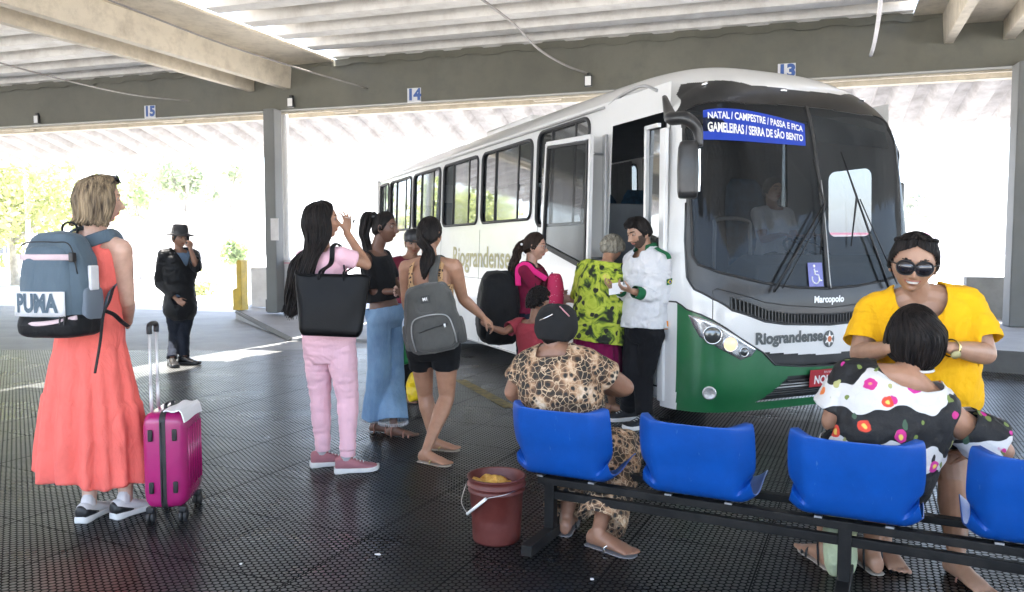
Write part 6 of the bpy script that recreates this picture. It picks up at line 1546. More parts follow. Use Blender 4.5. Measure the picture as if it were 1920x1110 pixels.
mb = MB(); mb.ell(tp, (.035, .035, .025), n=8, m=12); mb.build('hair_tie', M['black'], hc)
mb = MB(); 
for k in range(10): a = 2 * math.pi * k / 10; mb.ell(J['wR'] + ZZ * .032 * math.cos(a) + Vector((.2, 1, 0)) * .03 * math.sin(a), (.009,) * 3, n=5, m=8)
mb.build('bracelet', mat('bead_pink', (.65, .45, .38), .3), p4)

# ---------- 5 person mostly hidden behind
Y = 6.55
J = fig(Y, (.5, -.85), (768, 482), (772, 590), (776, 456), (.2, -.95, -.15), sw=.15, hw=.14, eR=(752, 535), wR=(762, 590, -.1), eL=(800, 535), wL=(795, 590, -.1), kR=(762, 665), kL=(784, 665), aR=(762, 738), aL=(786, 738), hk=.9, k=.9)
rep('hidden', J); p5 = person('person in a dark cap mostly hidden behind the woman with the grey backpack', J)
skin_body('body', J, bodymats('brown', M['hair_black']), p5, .009, hands={'R': ((0, 0, -1), (.5, .3, 0), 1), 'L': ((0, 0, -1), (-.5, .3, 0), 1)})
garment('shirt', J, cloth('maroon_shirt', (.13, .015, .03)), p5, .011, .012, sl=(.6, .6), hem=-.05); trousers('trousers', J, M['blackjer'], p5, .012, .012)
for s_ in 'RL': sandal(J['a' + s_], J['t' + s_], M['black'], M['black'], p5, .9)
H = J['H']; mb = MB(); mb.lathe(H.w(0, -.005, .02), [(.083, 0), (.087, .02), (.084, .06), (.06, .098), (.001, .108)], 28, H.u); co = mb.build('cap', M['black'], p5); mb = MB(); mb.poly([H.w(x, y, .030) for x, y in ((-.07, .06), (-.05, .13), (0, .15), (.05, .13), (.07, .06))], .006, H.u); mb.build('visor', M['black'], co, bevel=.002)
M['yelbag'] = mat('yellow_plastic_bag', (.85, .62, .02), .35, var=.15, vs=20, bump=.9, bs=25, bd=.01)
c = P(777, 725, 5.5); o = packbody(lambda x, y, z: c + Vector((x, y - .05, z)), .11, .21, .09, m=M['yelbag'], taper=.35, name='yellow_bag', wr=.010, e=.8); tag(o, 'crumpled yellow plastic bag held low behind the woman with the grey backpack', 'bag')
M['greenbag'] = mat('green_plastic', (.02, .25, .07), .4, bump=.8, bs=20, bd=.01); c = P(758, 645, 5.9); o = packbody(lambda x, y, z: c + Vector((x, y - .05, z)), .12, .30, .10, m=M['greenbag'], taper=.6, name='green_bag', wr=.010, e=.8); tag(o, 'green plastic bag hanging between the girl in jeans and the grey backpack', 'bag')
# ---------- 6 woman with grey backpack, holding the child's hand
Y = 5.1
J = fig(Y, (.30, .95), (806, 486), (812, 640), (806, 440), (.45, .85, .0), sw=.175, hw=.175, eR=(868, 560, .05), wR=(905, 594, .12), eL=(762, 560, .1), wL=(770, 600, .28), kR=(838, 745, .02), kL=(797, 740, .14), aR=(799, 845, -.02), aL=(812, 822, .28), tR=(.85, -.50), tL=(.95, -.2), hk=.94, k=.96)
rep('greypack', J); p6 = person('woman in leopard top and black shorts holding the child by the hand', J); J6 = J
skin_body('body', J, bodymats('tan', M['hair_black']), p6, .0062, fat=1.06, hands={'R': ((.75, .1, -.62), (-.4, .2, -.7), -1, dict(curl=(35, 38, 40, 42))), 'L': ((.3, .8, 0), (1, 0, 0), 1)})
s = NT('leopard_print'); d = s.vor(48, s.warp(None, .02, 30)); s.base(s.mix(s.ramp(d, [(.30, (1, 1, 1)), (.42, (0, 0, 0))]), (.55, .33, .16), (.03, .015, .01))); s.set(Roughness=.8); M['leopard'] = s.m
garment('top', J, M['leopard'], p6, .008, .008, hem=.1, wr=.002, neck=lambda h, x, y: (h > .70 - 2.5 * np.clip(.06 - np.abs(x), 0, 1) * (y < 0)) & (np.abs(x) < .085) | (h > .70) & (np.abs(x) > .125) | (h > .985))
trousers('shorts', J, M['blackjer'], p6, .008, .014, legr=(.105, .092, .05), end=(.42, .42), top=.30, wr=.004)
for s_ in 'RL': sandal(J['a' + s_], J['t' + s_], M['solepale'], M['gold2'], p6, .96, .014)
H = J['H']; hc = hair_cap(H, M['hair_black'], p6, .014, line=[(0, 42), (35, 36), (60, 18), (78, -8), (95, -18), (130, -34), (180, -44)])
gd = [[H.pol(160 + a, 20, .014), H.w(.02 * a / 20, -.115, -.05), P(800, 470, Y - .10) + J['lat'] * a * .001, P(798, 492, Y - .13) + J['lat'] * a * .0012, P(795, 520, Y - .14)] for a in (-20, 0, 20, 40)]
locks(gd, 110, .0085, M['hair_black'], hc, seed=31, jit=.006, wave=.004, wf=2)
# grey backpack
M['packgrey'] = cloth('grey_twill', (.085, .085, .080), var=.12, rough=.8, wr=.6, weave=600, sheen=.2)
nb = Vector((-.12, -.99, 0)).normalized(); ub = (ZZ * .985 - Vector((.17, 0, 0))).normalized()
PG, rg, ug = packframe(P(815, 594, 4.90), nb, ub)
pg = thing('backpack', 'grey fabric backpack with curved zip pocket, worn by the woman in black shorts', 'backpack', PG(0, 0, -.24))
packbody(lambda x, y, z: PG(x, y, z), .34, .44, .17, m=M['packgrey'], parent=pg, taper=.80, wr=.008, seed=3)
packbody(lambda x, y, z: PG(x + .015, y + .10, z - .085), .275, .23, .085, m=M['packgrey'], parent=pg, name='front_pocket', taper=.86, wr=.003, seed=5, e=.5)
for sx in (-1, 1): packbody(lambda x, y, z: PG(sx * .165 + x * .6, y * .8 + .03, z - .10), .11, .17, .12, m=M['packgrey'], parent=pg, name='side_pocket', taper=.9, wr=.005, seed=7)
mb = MB(); mb.tube(catmull([PG(-.115, .165, -.19), PG(-.120, .185, -.09), PG(-.100, .19, -.005), PG(-.04, .195, .022), PG(.07, .195, .022), PG(.13, .19, -.005), PG(.150, .185, -.09), PG(.150, .165, -.17)], 6), .0045, 6); mb.build('zip', mat('silver_zip', (.4, .4, .4), .35, metal=.6), pg)
mb = MB(); mb.tube([PG(-.07, .193, -.075), PG(.03, .197, -.055), PG(.12, .190, -.045)], .003, 5); mb.build('zip', M['black'], pg); mb = MB(); mb.box(PG(.10, .197, -.052), (.012, .004, .022), (rg, nb, ug)); mb.build('zip_pull', M['pureWhite'], pg)
lb = MB(); lb.box(PG(0, .168, .125), (.055, .006, .045), (rg, nb, ug)); lo_ = lb.build('label_patch', M['black'], pg, bevel=.002); text_on('label_lettering', 'M1', .026, PG(0, .172, .125), rg, ug, M['silverink'], lo_, bold=.001)
for sx in (-1, 1): mb = MB(); mb.poly([PG(sx * .10, .160, .105), PG(sx * .06, .162, .108), PG(sx * .07, .163, .085)], .004, nb); mb.build('corner_patch', M['black'], pg, smooth=False)
strap('carry_handle', [PG(-.055, .15, .13), PG(-.06, .178, .06), PG(-.02, .185, .035), PG(.04, .185, .035), PG(.085, .178, .06), PG(.08, .15, .13)], M['packgrey'], pg, .011, up=nb, flat=.3)
sR, sL, la, fx, uu = J['shR'], J['shL'], J['lat'], J['fw'], J['up']
strap('shoulder_strap', [PG(.035, .02, .20), P(812, 520, 4.93), P(816, 496, 4.97), P(820, 480, 5.06), J['nk'] + la * .09 + fx * .09 - uu * .03], M['packgrey'], pg, .032, up=nb, flat=.2)
o = packbody(lambda x, y, z: P(762, 612, 4.88) + Vector((x, y - .03, z)), .055, .12, .055, m=mat('baby_bottle', (.45, .58, .75), .3), taper=.6, name='bottle', wr=.001, e=.9); tag(o, 'small pale blue bottle in the side pocket of the grey backpack', 'bottle')

# ---------- 7 woman in maroon with glasses
Y = 6.45
J = fig(Y, (.92, -.38), (996, 497), (993, 610), (1003, 463), (.97, -.20, -.05), sw=.155, hw=.14, eR=(1012, 548, -.10), wR=(1040, 552, -.02), eL=(1030, 548, .15), wL=(1050, 560, .0), kR=(985, 690), kL=(1000, 690), aR=(985, 760), aL=(1000, 760), hk=.96, k=.96, drop=.05)
rep('maroon', J); p7 = person('woman in a maroon shirt and glasses with a curly ponytail and a large black backpack', J); J7 = J
skin_body('body', J, bodymats('light', M['hair_dkbrown']), p7, .007, fat=.95, hands={'R': ((1, .2, 0), (0, 1, 0), 1), 'L': ((1, -.1, 0), (0, -1, 0), 1)})
M['maroon'] = cloth('maroon_jersey', (.20, .012, .045), wr=.4)
garment('shirt', J, M['maroon'], p7, .009, .014, sl=(.75, .75), slr=(.062, .064), hem=-.12, wr=.004); trousers('jeans', J, cloth('navy_jeans', (.012, .018, .035)), p7, .010, .012)
for s_ in 'RL': sandal(J['a' + s_], J['t' + s_], M['black'], M['black'], p7, .9)
H = J['H']; hc = hair_cap(H, M['hair_dkbrown'], p7, .014, line=[(0, 42), (35, 36), (60, 16), (78, -8), (95, -16), (130, -26), (180, -34)])
gd = [[H.pol(180, 15 + a * .4, .012), H.w(.012, -.135, .0), P(968, 480, Y - .05 + a * .001), P(962, 505, Y - .06 + a * .001), P(966, 528, Y - .06)] for a in (-30, 0, 30)]
locks(gd, 120, .0085, M['hair_dkbrown'], hc, seed=41, jit=.016, wave=.014, wf=4, prof=(.6, 1.2, 1.3, 1, .4))
for q in ((978, 458), (982, 476)): mb = MB(); mb.ell(P(q[0], q[1], Y - .13), (.011,) * 3, n=6, m=8); mb.build('hair_bead', M['pureWhite'], hc)
M['clearlens'] = glassm('clear_lens', (.9, .9, .9), .1)
sunglasses(H, p7, M['clearlens'], M['steel'], thin=True, name='eyeglasses')
nb = Vector((-.93, -.20, 0)).normalized(); PB, r2, u2 = packframe(P(966, 575, 6.42), nb, ZZ); pb = thing('backpack', 'large plain black backpack on the woman in maroon', 'backpack', PB(0, 0, -.28))
PBf = lambda x, y, z: PB(x, y - .02, z)
packbody(PBf, .38, .62, .32, m=M['packblack'], parent=pb, taper=.72, wr=.010, seed=12, e=.7); packbody(lambda x, y, z: PB(x, y + .18, z - .11), .30, .30, .14, m=M['packblack'], parent=pb, name='front_pocket', wr=.006, seed=13)
mb = MB(); mb.tube(catmull([PB(-.12, .28, -.03), PB(0, .31, -.02), PB(.12, .28, -.035)], 5), .003, 5); mb.build('zip', M['steel'], pb)
strap('shoulder_strap', [PB(.08, -.02, .20), J['shR'] - J['lat'] * .05 + ZZ * .062 - J['fw'] * .05, J['shR'] - J['lat'] * .04 + ZZ * .05 + J['fw'] * .07, J['shR'] - J['lat'] * .02 - ZZ * .12 + J['fw'] * .10], M['packblack'], pb, .024, up=J['fw'], flat=.25)
M['hotpink'] = cloth('hot_pink_strap', (.75, .03, .22), wr=.1)
M['pinkpack'] = None; s = NT('dotted_pink'); d = s.vor(46); s.base(s.mix(s.ramp(d, [(.10, (1, 1, 1)), (.15, (0, 0, 0))]), (.50, .015, .09), (.75, .6, .6))); s.set(Roughness=.7); M['pinkpack'] = s.m
nb = Vector((.95, -.15, 0)).normalized(); PC, r3, u3 = packframe(P(1026, 546, 6.30), nb, ZZ); pc_ = thing('child_backpack', 'small dotted red pink backpack worn in front by the woman in maroon', 'backpack', PC(0, 0, -.13))
packbody(PC, .26, .30, .13, m=M['pinkpack'], parent=pc_, taper=.7, wr=.003, seed=14, e=.8); mb = MB(); mb.tube(catmull([PC(-.03, .04, .12), PC(0, .04, .155), PC(.03, .04, .12)], 5), .006, 6); mb.build('top_loop', mat('navy_loop', (.02, .02, .08), .7), pc_)
text_on('logo_lettering', 'CIS', .045, P(1050, 553, 6.24), Vector((1, 0, 0)), ZZ, M['pureWhite'], pc_, bold=.002)
sR = J['shR']; strap('shoulder_strap', [PC(-.05, .0, .10), sR + J['fw'] * .09 + ZZ * .0, sR + J['fw'] * .03 + J['lat'] * .025 + ZZ * .055, sR - J['fw'] * .035 + J['lat'] * .045 + ZZ * .02, sR - J['fw'] * .03 + J['lat'] * .06 - ZZ * .12], M['hotpink'], pc_, .024, up=J['lat'], flat=.25)

# ---------- 8 child
Y = 5.55
J = fig(Y, (.50, .86), (1000, 602), (1000, 690), (1010, 566), (.80, .55, -.05), sw=.120, hw=.105, eL=(945, 622, -.03), wL=(918, 613, -.12), eR=(1045, 640, .1), wR=(1050, 670, .2), kR=(1010, 745), kL=(992, 745), aR=(1010, 800), aL=(992, 800), hk=.86, k=.70, drop=.04)
rep('child', J); p8 = person('small curly haired child in a faded red shirt with one arm stretched out', J)
skin_body('body', J, bodymats('brown', M['hair_black']), p8, .006, fat=1.0, hands={'L': ((-.85, .2, .40), (.2, -.3, .7), 1, dict(curl=(45, 48, 50, 50))), 'R': ((0, .2, -1), (.5, 0, 0), 1)})
garment('shirt', J, cloth('faded_red_cotton', (.30, .04, .055), wr=.5), p8, .008, .016, sl=(.95, .7), slr=(.070, .076), hem=-.35, wr=.005, lo=-.5)
trousers('shorts', J, M['jeansd'], p8, .009, .012, end=(.8, .8))
H = J['H']; hc = hair_cap(H, M['hair_black'], p8, .012, line=[(0, 40), (40, 34), (62, 22), (80, 2), (100, -8), (180, -30)])
mb = MB(); q = random.Random(9)
for i in range(700):
    az = q.uniform(-180, 180); el = math.degrees(math.asin(q.uniform(-.4, 1))); e0 = np.interp(abs(az), [0, 60, 80, 110, 180], [38, 24, 2, -14, -30])
    if el < e0: continue
    mb.ell(H.pol(az, el, .010 + q.uniform(0, .010)), (.008, .008, .007), n=4, m=6)
mb.build('curls', M['hair_black'], hc)

# ---------- 9 old woman in green and black blouse
Y = 6.12
J = fig(Y, (.42, .90), (1138, 494), (1120, 628), (1148, 466, .10), (.62, .70, -.45), sw=.185, hw=.18, eR=(1160, 570, .22), wR=(1160, 545, .36), eL=(1085, 560, .22), wL=(1120, 545, .4), kR=(1140, 700), kL=(1115, 700), aR=(1148, 757, -.05), aL=(1122, 752, .0), tR=(.95, -.25), tL=(.9, -.2), hk=.92, k=.92, fem=True)
rep('old', J); p9 = person('elderly grey haired woman in a lime green and black blouse stooping at the bus door', J)
skin_body('body', J, bodymats('tan', M['hair_grey']), p9, .007, hands={'R': ((0, .8, .2), (-1, 0, 0), 1)})
s = NT('lime_black_print'); v = s.warp(None, .12, 5); d = s.noise(7.5, 3, v, .6, 1.2); c1 = s.ramp(d, [(.40, (.008, .012, .004)), (.46, (.10, .16, .01)), (.52, (.36, .44, .03)), (.66, (.55, .58, .08)), (.78, (.75, .55, .18))])
sp = s.ramp(s.vor(13, s.warp(None, .05, 14)), [(.24, (1, 1, 1)), (.30, (0, 0, 0))]); s.base(s.mix(sp, c1, (.008, .010, .006))); s.set(Roughness=.8); s.bump(s.noise(16, 5), .5, .02); M['lime'] = s.m
garment('blouse', J, M['lime'], p9, .009, .030, sl=(.95, .95), slr=(.066, .080), hem=-.08, wr=.007, lo=-.5, prof=[(-.20, .22, .17), (0, .205, .165), (.15, .195, .155), (.4, .185, .14), (.62, .18, .13), (.78, .175, .12), (.9, .16, .10), (.97, .115, .085), (1.05, .075, .065)], neck=lambda h, x, y: h > 1.03)
M['wine'] = cloth('wine_skirt', (.17, .006, .055), wr=.5); skirt('skirt', J, M['wine'], p9, J['pv'].z + .05, .30, .185, .215, tiers=(), n=9, seed=9, amp=.012)
for s_ in 'RL': sandal(J['a' + s_], J['t' + s_], M['solepale'], M['strapbr'], p9, .95, .03, 'strap')
H = J['H']; hc = hair_cap(H, M['hair_grey'], p9, .018, line=[(0, 38), (35, 32), (60, 12), (78, -12), (95, -25), (130, -38), (180, -44)], ridge=.003)
gd = [[H.pol(a, 60, .018), H.pol(a * 1.1, 30, .022), H.pol(a * 1.15, 0, .022), H.pol(180 if a > 0 else -180, -25, .02), H.w(0, -.105, -.06)] for a in (60, 90, 120, 150)]
locks(gd, 70, .007, M['hair_grey'], hc, seed=51, jit=.005); locks([[Vector(p) - H.r * 2 * (Vector(p) - H.c).dot(H.r) for p in g] for g in gd], 70, .007, M['hair_grey'], hc, seed=52, jit=.005)
mb = MB(); mb.ell(H.w(0, -.115, -.05), (.038, .03, .034), (H.r, H.f, H.u), 10, 14); mb.build('bun', M['hair_grey'], hc)

# ---------- 10 conductor
Y = 5.93
J = fig(Y, (-.80, -.60), (1212, 470, .03), (1208, 612), (1198, 437, -.02), (-.88, -.42, -.34), sw=.160, hw=.150, eL=(1244, 562, -.05), wL=(1186, 546, -.24), eR=(1180, 560, .12), wR=(1160, 541, -.02), kR=(1185, 700, .0), kL=(1206, 705, .0), aR=(1178, 770, .06), aL=(1208, 783, -.02), tR=(-.96, -.25), tL=(-.85, -.5), fem=False, hk=.97, k=1.0, shf=.0, drop=.07)
rep('cond', J); p10 = person('bearded man in white shirt with green collar checking papers at the bus door', J); J10 = J
skin_body('body', J, bodymats('olive', M['hair_black']), p10, .006, hands={'L': ((-.9, .0, .25), (0, .25, .9), -1, dict(curl=(35, 38, 42, 45))), 'R': ((-.85, -.2, .15), (.1, -.3, .9), 1, dict(curl=(35, 38, 42, 45)))}, bare=False)
M['whiteshirt'] = cloth('white_shirt_cotton', (.68, .68, .70), var=.05, wr=.9, weave=800, sheen=0); M['greentrim'] = cloth('green_trim', (.015, .12, .05), wr=.2)
M['blacktr'] = cloth('black_trousers', (.010, .010, .012), wr=.5)
sh_ = garment('shirt', J, M['whiteshirt'], p10, .0075, .026, sl=(1.88, 1.80), slr=(.066, .062), hem=-.02, wr=.011, lo=-.6, prof=[(-.35, .155, .125), (-.2, .168, .135), (0, .165, .130), (.15, .158, .122), (.35, .150, .112), (.58, .162, .118), (.74, .170, .115), (.86, .165, .10), (.94, .135, .078), (1.0, .085, .062), (1.05, .06, .055)], neck=lambda h, x, y: (h > .99) & (np.abs(x) < .07) | (h > .90) & (y > .03) & (np.abs(x) < .035))
for s_ in 'RL':
    a = J['e' + s_].lerp(J['w' + s_], .72); b2 = J['e' + s_].lerp(J['w' + s_], .93); mb = MB(); mb.lathe(a, [(.050, 0), (.051, .004), (.047, (b2 - a).length), (.042, (b2 - a).length)], 28, (b2 - a)); mb.build('cuff', M['greentrim'], sh_)
nk, lat, fw, up = J['nk'], J['lat'], J['fw'], J['up']
mb = MB(); cpts = []
for a in np.linspace(R(125), R(415), 26):
    r_ = .080; cpts.append((a, nk + lat * r_ * math.cos(a) * 1.0 + fw * r_ * .95 * math.sin(a) - up * (.012 + .028 * max(0, math.sin(a)))))
V = []; F = []
for a, c in cpts:
    out = (c - nk); out = (out - up * out.dot(up)).normalized(); V += [c + up * .070 - out * .014, c + up * .074 - out * .002, c + out * .022 + up * .014]
for i in range(len(cpts) - 1): F += [(3 * i, 3 * i + 1, 3 * i + 4, 3 * i + 3), (3 * i + 1, 3 * i + 2, 3 * i + 5, 3 * i + 4)]
o = new_obj('collar', V, F, M['greentrim'], sh_); m_ = o.modifiers.new('s', 'SOLIDIFY'); m_.thickness = .003
for s_, sg in (('R', 1), ('L', -1)):
    d_ = lat * sg; cd = Vector((.12, -.99, 0)); sh0 = J['sh' + s_]
    strap('epaulette', [nk + d_ * .085 + up * .020 + cd * .045, nk.lerp(sh0, .75) + up * .052 + cd * .052, sh0 + d_ * .030 + up * .042 + cd * .050, sh0 + d_ * .058 + up * .005 + cd * .045], M['greentrim'], sh_, .020, up=(cd + up).normalized(), flat=.3)
# flag patch and chest emblem
sd_ = (J['eL'] - J['shL']).normalized(); c = J['shL'].lerp(J['eL'], .52); nrm = Vector((.55, -.83, 0)); nrm = (nrm - sd_ * nrm.dot(sd_)).normalized(); xx = sd_.cross(nrm).normalized(); xx = xx if xx.x > 0 else -xx
c = c + nrm * .0735; mb = MB(); mb.box(c, (.062, .045, .003), (xx, -sd_, nrm)); fl = mb.build('flag_patch', M['greentrim'], sh_, smooth=False); mb = MB(); mb.poly([c + nrm * .003 + xx * .026, c + nrm * .003 - sd_ * .018, c + nrm * .003 - xx * .026, c + nrm * .003 + sd_ * .018], .002, nrm); mb.build('yellow_diamond', mat('flag_yellow', (.8, .6, .03), .6), fl, smooth=False); mb = MB(); mb.lathe(c + nrm * .0045, [(.010, 0), (.010, .0015), (0, .0015)], 16, nrm); mb.build('blue_disc', mat('flag_blue', (.01, .04, .3), .6), fl, smooth=False)
sh_low = garment  # (name kept short)
trousers('trousers', J, M['blacktr'], p10, .009, .012, legr=(.092, .074, .066), wr=.006, end=(1.94, 1.94), calf=.070, hf=1.0)
s = NT('dark_sneaker'); s.base((.02, .022, .028)); s.set(Roughness=.7); M['dksneak'] = s.m
for s_ in 'RL': shoe('sneaker', J['a' + s_], J['t' + s_], M['dksneak'], M['sole_white'], p10, 1.04)
H = J['H']; hc = hair_cap(H, M['hair_black'], p10, .017, line=[(0, 34), (35, 34), (55, 26), (70, 6), (80, -12), (95, -14), (120, -24), (180, -30)], ridge=.0025)
gd = [[H.pol(a * .6, 88, .015), H.pol(a * .7, 66, .024), H.pol(a, 44, .026), H.pol(a * 1.02, 33, .020)] for a in (-60, -35, -10, 15, 40, 62)]; locks(gd, 150, .006, M['hair_black'], hc, seed=61, jit=.005)
M['beard'] = mat('beard_stubble', (.075, .045, .032), .9, var=.4, vs=160, bump=.8, bs=300)
V = []; F = []; na_ = 44; rows = 14
hv, hf_, _ = head_local(False); 
hv3 = hv.reshape(85, 110, 3); keepv = {}
for j in range(84):
    for i in range(110):
        p_ = hv3[j, i]; x, y, z = p_
        bd = (z < -.040 - .25 * max(0, .06 - abs(x)) * .0) and (y > -.005) and (z > -.118) and not ((x / .026) ** 2 + ((z + .061) / .012) ** 2 < 1) and (abs(x) > .045 or z < -.048)
        if abs(x) > .05 and y > .0 and z > -.055: bd = (y < .055 and z < -.01)
        if bd: F.append((j * 110 + i, j * 110 + (i + 1) % 110, (j + 1) * 110 + (i + 1) % 110, (j + 1) * 110 + i))
A = np.array([H.r[:], H.f[:], H.u[:]]); W = (hv * 1.008 @ A) * H.k + np.array(H.c[:]); used = sorted({i for f_ in F for i in f_}); mp = {a: b for b, a in enumerate(used)}
new_obj('beard', W[used], [tuple(mp[i] for i in f_) for f_ in F], M['beard'], p10)
for k, (px, py, dy, rz) in enumerate(((1158, 536, -.16, .3), (1166, 541, -.18, .0), (1152, 546, -.14, -.4))):
    c = P(px, py, Y + dy); ax_ = (Vector((math.cos(rz), -.3, .15)).normalized(), Vector((.1, .5, .85)).normalized(), None); n_ = ax_[0].cross(ax_[1]).normalized(); mb = MB(); mb.box(c, (.085, .055, .0015), (ax_[0], n_.cross(ax_[0]), n_)); o = mb.build('ticket', M['pureWhite'], smooth=False); tag(o, 'white paper slips held in the hands of the bearded man in the white shirt', 'paper', 'paper slips in the hands of the man in the white shirt')

# ---------- 11 seated woman in animal print with beret
Y = 3.60
J = fig(Y, (.30, .95), (1040, 655, .04), (1060, 832, .10), (1044, 617, .08), (.60, .79, -.15), sw=.150, hw=.175, eR=(1172, 726, .10), wR=(1128, 730, .36), eL=(962, 735, .12), wL=(1010, 760, .34), kR=(1168, 842, .20), kL=(1085, 835, .30), aR=(1122, 994, .0), aL=(1062, 968, .25), tR=(.75, -.6), tL=(.2, .9), hk=.96, k=1.0, drop=.075, legw=.10)
rep('seatL', J); p11 = person('seated woman in an animal print blouse and trousers with a black beret', J); J11 = J
skin_body('body', J, bodymats('brown', M['hair_black']), p11, .006, fat=1.24, hands={'R': ((-.6, .6, 0), (0, .3, -1), 1), 'L': ((.5, .7, 0), (0, .2, -1), -1)})
s = NT('animal_print'); v = s.warp(None, .03, 18); d = s.vor(34, v, 'DISTANCE_TO_EDGE'); d2 = s.vor(34, v); n1 = s.noise(11, 3)
basec = s.ramp(n1, [(.40, (.030, .020, .012)), (.50, (.16, .085, .045)), (.58, (.42, .25, .14)), (.70, (.78, .64, .48))])
cells = s.mix(s.ramp(d2, [(.26, (1, 1, 1)), (.46, (0, 0, 0))]), basec, (.012, .012, .011)); s.base(s.mix(s.ramp(d, [(.022, (1, 1, 1)), (.055, (0, 0, 0))]), cells, (.55, .40, .26))); s.set(Roughness=.75); s.bump(s.noise(14, 5), .5, .02); M['animal'] = s.m
garment('blouse', J, M['animal'], p11, .0075, .030, sl=(.55, .60), slr=(.070, .076), hem=.08, wr=.005, lo=-.4, bust=.03, prof=[(-.2, .165, .11), (0, .170, .115), (.2, .175, .12), (.42, .18, .13), (.62, .175, .14), (.78, .165, .125), (.9, .14, .10), (.97, .095, .075), (1.03, .07, .06)], neck=lambda h, x, y: (h > .985) & (np.abs(x) < .070))
trousers('trousers', J, M['animal'], p11, .0085, .022, legr=(.115, .100, .118), end=(1.95, 1.93), top=.2, wr=.010, calf=.112, sc=(16, 16, 8))
M['greysole'] = mat('grey_sole', (.20, .20, .21), .7)
for s_ in 'RL': sandal(J['a' + s_], J['t' + s_], M['greysole'], M['chrome'] if s_ == 'R' else M['black'], p11, 1.0, .016)
H = J['H']; hc = hair_cap(H, M['hair_black'], p11, .010, line=[(0, 42), (60, 16), (78, -8), (100, -22), (180, -46)])
V = []; F = []; na_, ne_ = 60, 26
for j in range(ne_ + 1):
    t = j / ne_
    for i in range(na_):
        a = 2 * math.pi * i / na_; el = -28 + 118 * t; bulge = .012 + .018 * math.sin(math.pi * min(1, t * 1.15)) ** .8 * (1 + .35 * max(0, -math.cos(a))) if t > .03 else .010
        p_ = H.pol(math.degrees(a), el - 10 * (math.cos(a) < 0) * 0 + 22 * max(0, math.cos(a)) * (1 - t), bulge); V.append(p_ + H.r * .0)
F = [(j * na_ + i, j * na_ + (i + 1) % na_, (j + 1) * na_ + (i + 1) % na_, (j + 1) * na_ + i) for j in range(ne_) for i in range(na_)]
A = np.array([v[:] for v in V]); C = np.array(H.c[:]); N_ = A - C; N_ /= np.linalg.norm(N_, axis=1)[:, None]; A += N_ * (.004 * fbm(A * 22, 4))[:, None]
bo = new_obj('beret', A, F, mat('black_knit', (.009, .009, .010), .95, var=.3, bump=.8, bs=240, bd=.004), p11)
for a, b2, m_ in (((1012, 600), (1035, 587), M['chrome']), ((1050, 575), (1068, 592), mat('pink_clip', (.55, .25, .30), .3))):
    q0 = P(a[0], a[1], 3.52); q1 = P(b2[0], b2[1], 3.525)
    def onb(q):
        d_ = (q - Vector((0, 0, CAMH))).normalized(); best = min(A, key=lambda v: (Vector(v) - (q + d_ * ((Vector(v) - q).dot(d_)))).length + .25 * max(0, (Vector(v) - H.c).dot(d_) + .0)); return Vector(best) - d_ * .006
    q0, q1 = onb(q0), onb(q1); md = (q0 + q1) / 2 - Vector((0, .012, 0)); mb = MB(); mb.tube([q0, md, q1], .0032, 6); mb.build('hair_clip', m_, bo)

# ---------- 12 seated woman in floral blouse
Y = 3.05
J = fig(Y, (.25, .97), (1700, 702, .02), (1640, 868, .05), (1712, 638, .10), (.05, .95, .22), sw=.195, hw=.20, eR=(1880, 845, -.02), wR=(1830, 850, .24), eL=(1560, 790, .12), wL=(1590, 800, .38), kR=(1650, 905, .42), kL=(1560, 900, .42), aR=(1640, 1048, .05), aL=(1552, 1040, .12), tR=(-.05, -.99), tL=(.0, -.99), hk=1.0, k=1.04, drop=.09, legw=.10, sdrop=.02)
J['aR'] = G(1640, 1072) + Vector((0, .0, .078)); J['aL'] = G(1552, 1064) + Vector((0, .0, .078)); J['tR'] = Vector((.0, 1, 0)); J['tL'] = Vector((-.1, 1, 0)); J['aR'].y += .03; J['aL'].y += .03
rep('seatR', J); p12 = person('seated woman in a black and white floral blouse seen from behind', J); J12 = J
skin_body('body', J, bodymats('tan', M['hair_black']), p12, .006, fat=1.15, hands={'R': ((-.7, .6, 0), (0, .2, -1), 1), 'L': ((.3, .8, 0), (0, .2, -1), -1)})
s = NT('floral_print'); sep = s.n('ShaderNodeSeparateXYZ'); s.l(s.warp(None, .10, 5), sep.inputs[0]); xs, zs = sep.outputs[0], sep.outputs[2]
band = s.math('SINE', s.math('ADD', s.math('MULTIPLY', zs, 30.0), s.math('MULTIPLY', s.noise(3.0, 2), 9.0))); band = s.math('ADD', band, .28); bw = s.ramp(band, [(.04, (.66, .65, .64)), (.08, (.006, .006, .007))])
vs_ = s.warp(None, .03, 22); vd = s.vor(12.5, vs_); vc = s.vor(12.5, vs_, out='Color'); sp_ = s.n('ShaderNodeSeparateColor'); s.l(vc, sp_.inputs[0])
fm_ = s.math('MULTIPLY', s.ramp(vd, [(.30, (1, 1, 1)), (.34, (0, 0, 0))]), s.math('GREATER_THAN', sp_.outputs[0], .42)); fcol = s.ramp(sp_.outputs[1], [(.0, (.70, .06, .03)), (.34, (.85, .22, .05)), (.5, (.55, .02, .22)), (.75, (.60, .03, .30)), (1, (.8, .5, .1))], 'CONSTANT')
fcol = s.mix(s.ramp(vd, [(.10, (1, 1, 1)), (.16, (0, 0, 0))]), fcol, (.85, .60, .12))
lv = s.vor(23, s.warp(s.obj((1, 1, .55), (0, .6, 0)), .05, 12)); lc_ = s.vor(23, s.warp(s.obj((1, 1, .55), (0, .6, 0)), .05, 12), out='Color'); sp2 = s.n('ShaderNodeSeparateColor'); s.l(lc_, sp2.inputs[0])
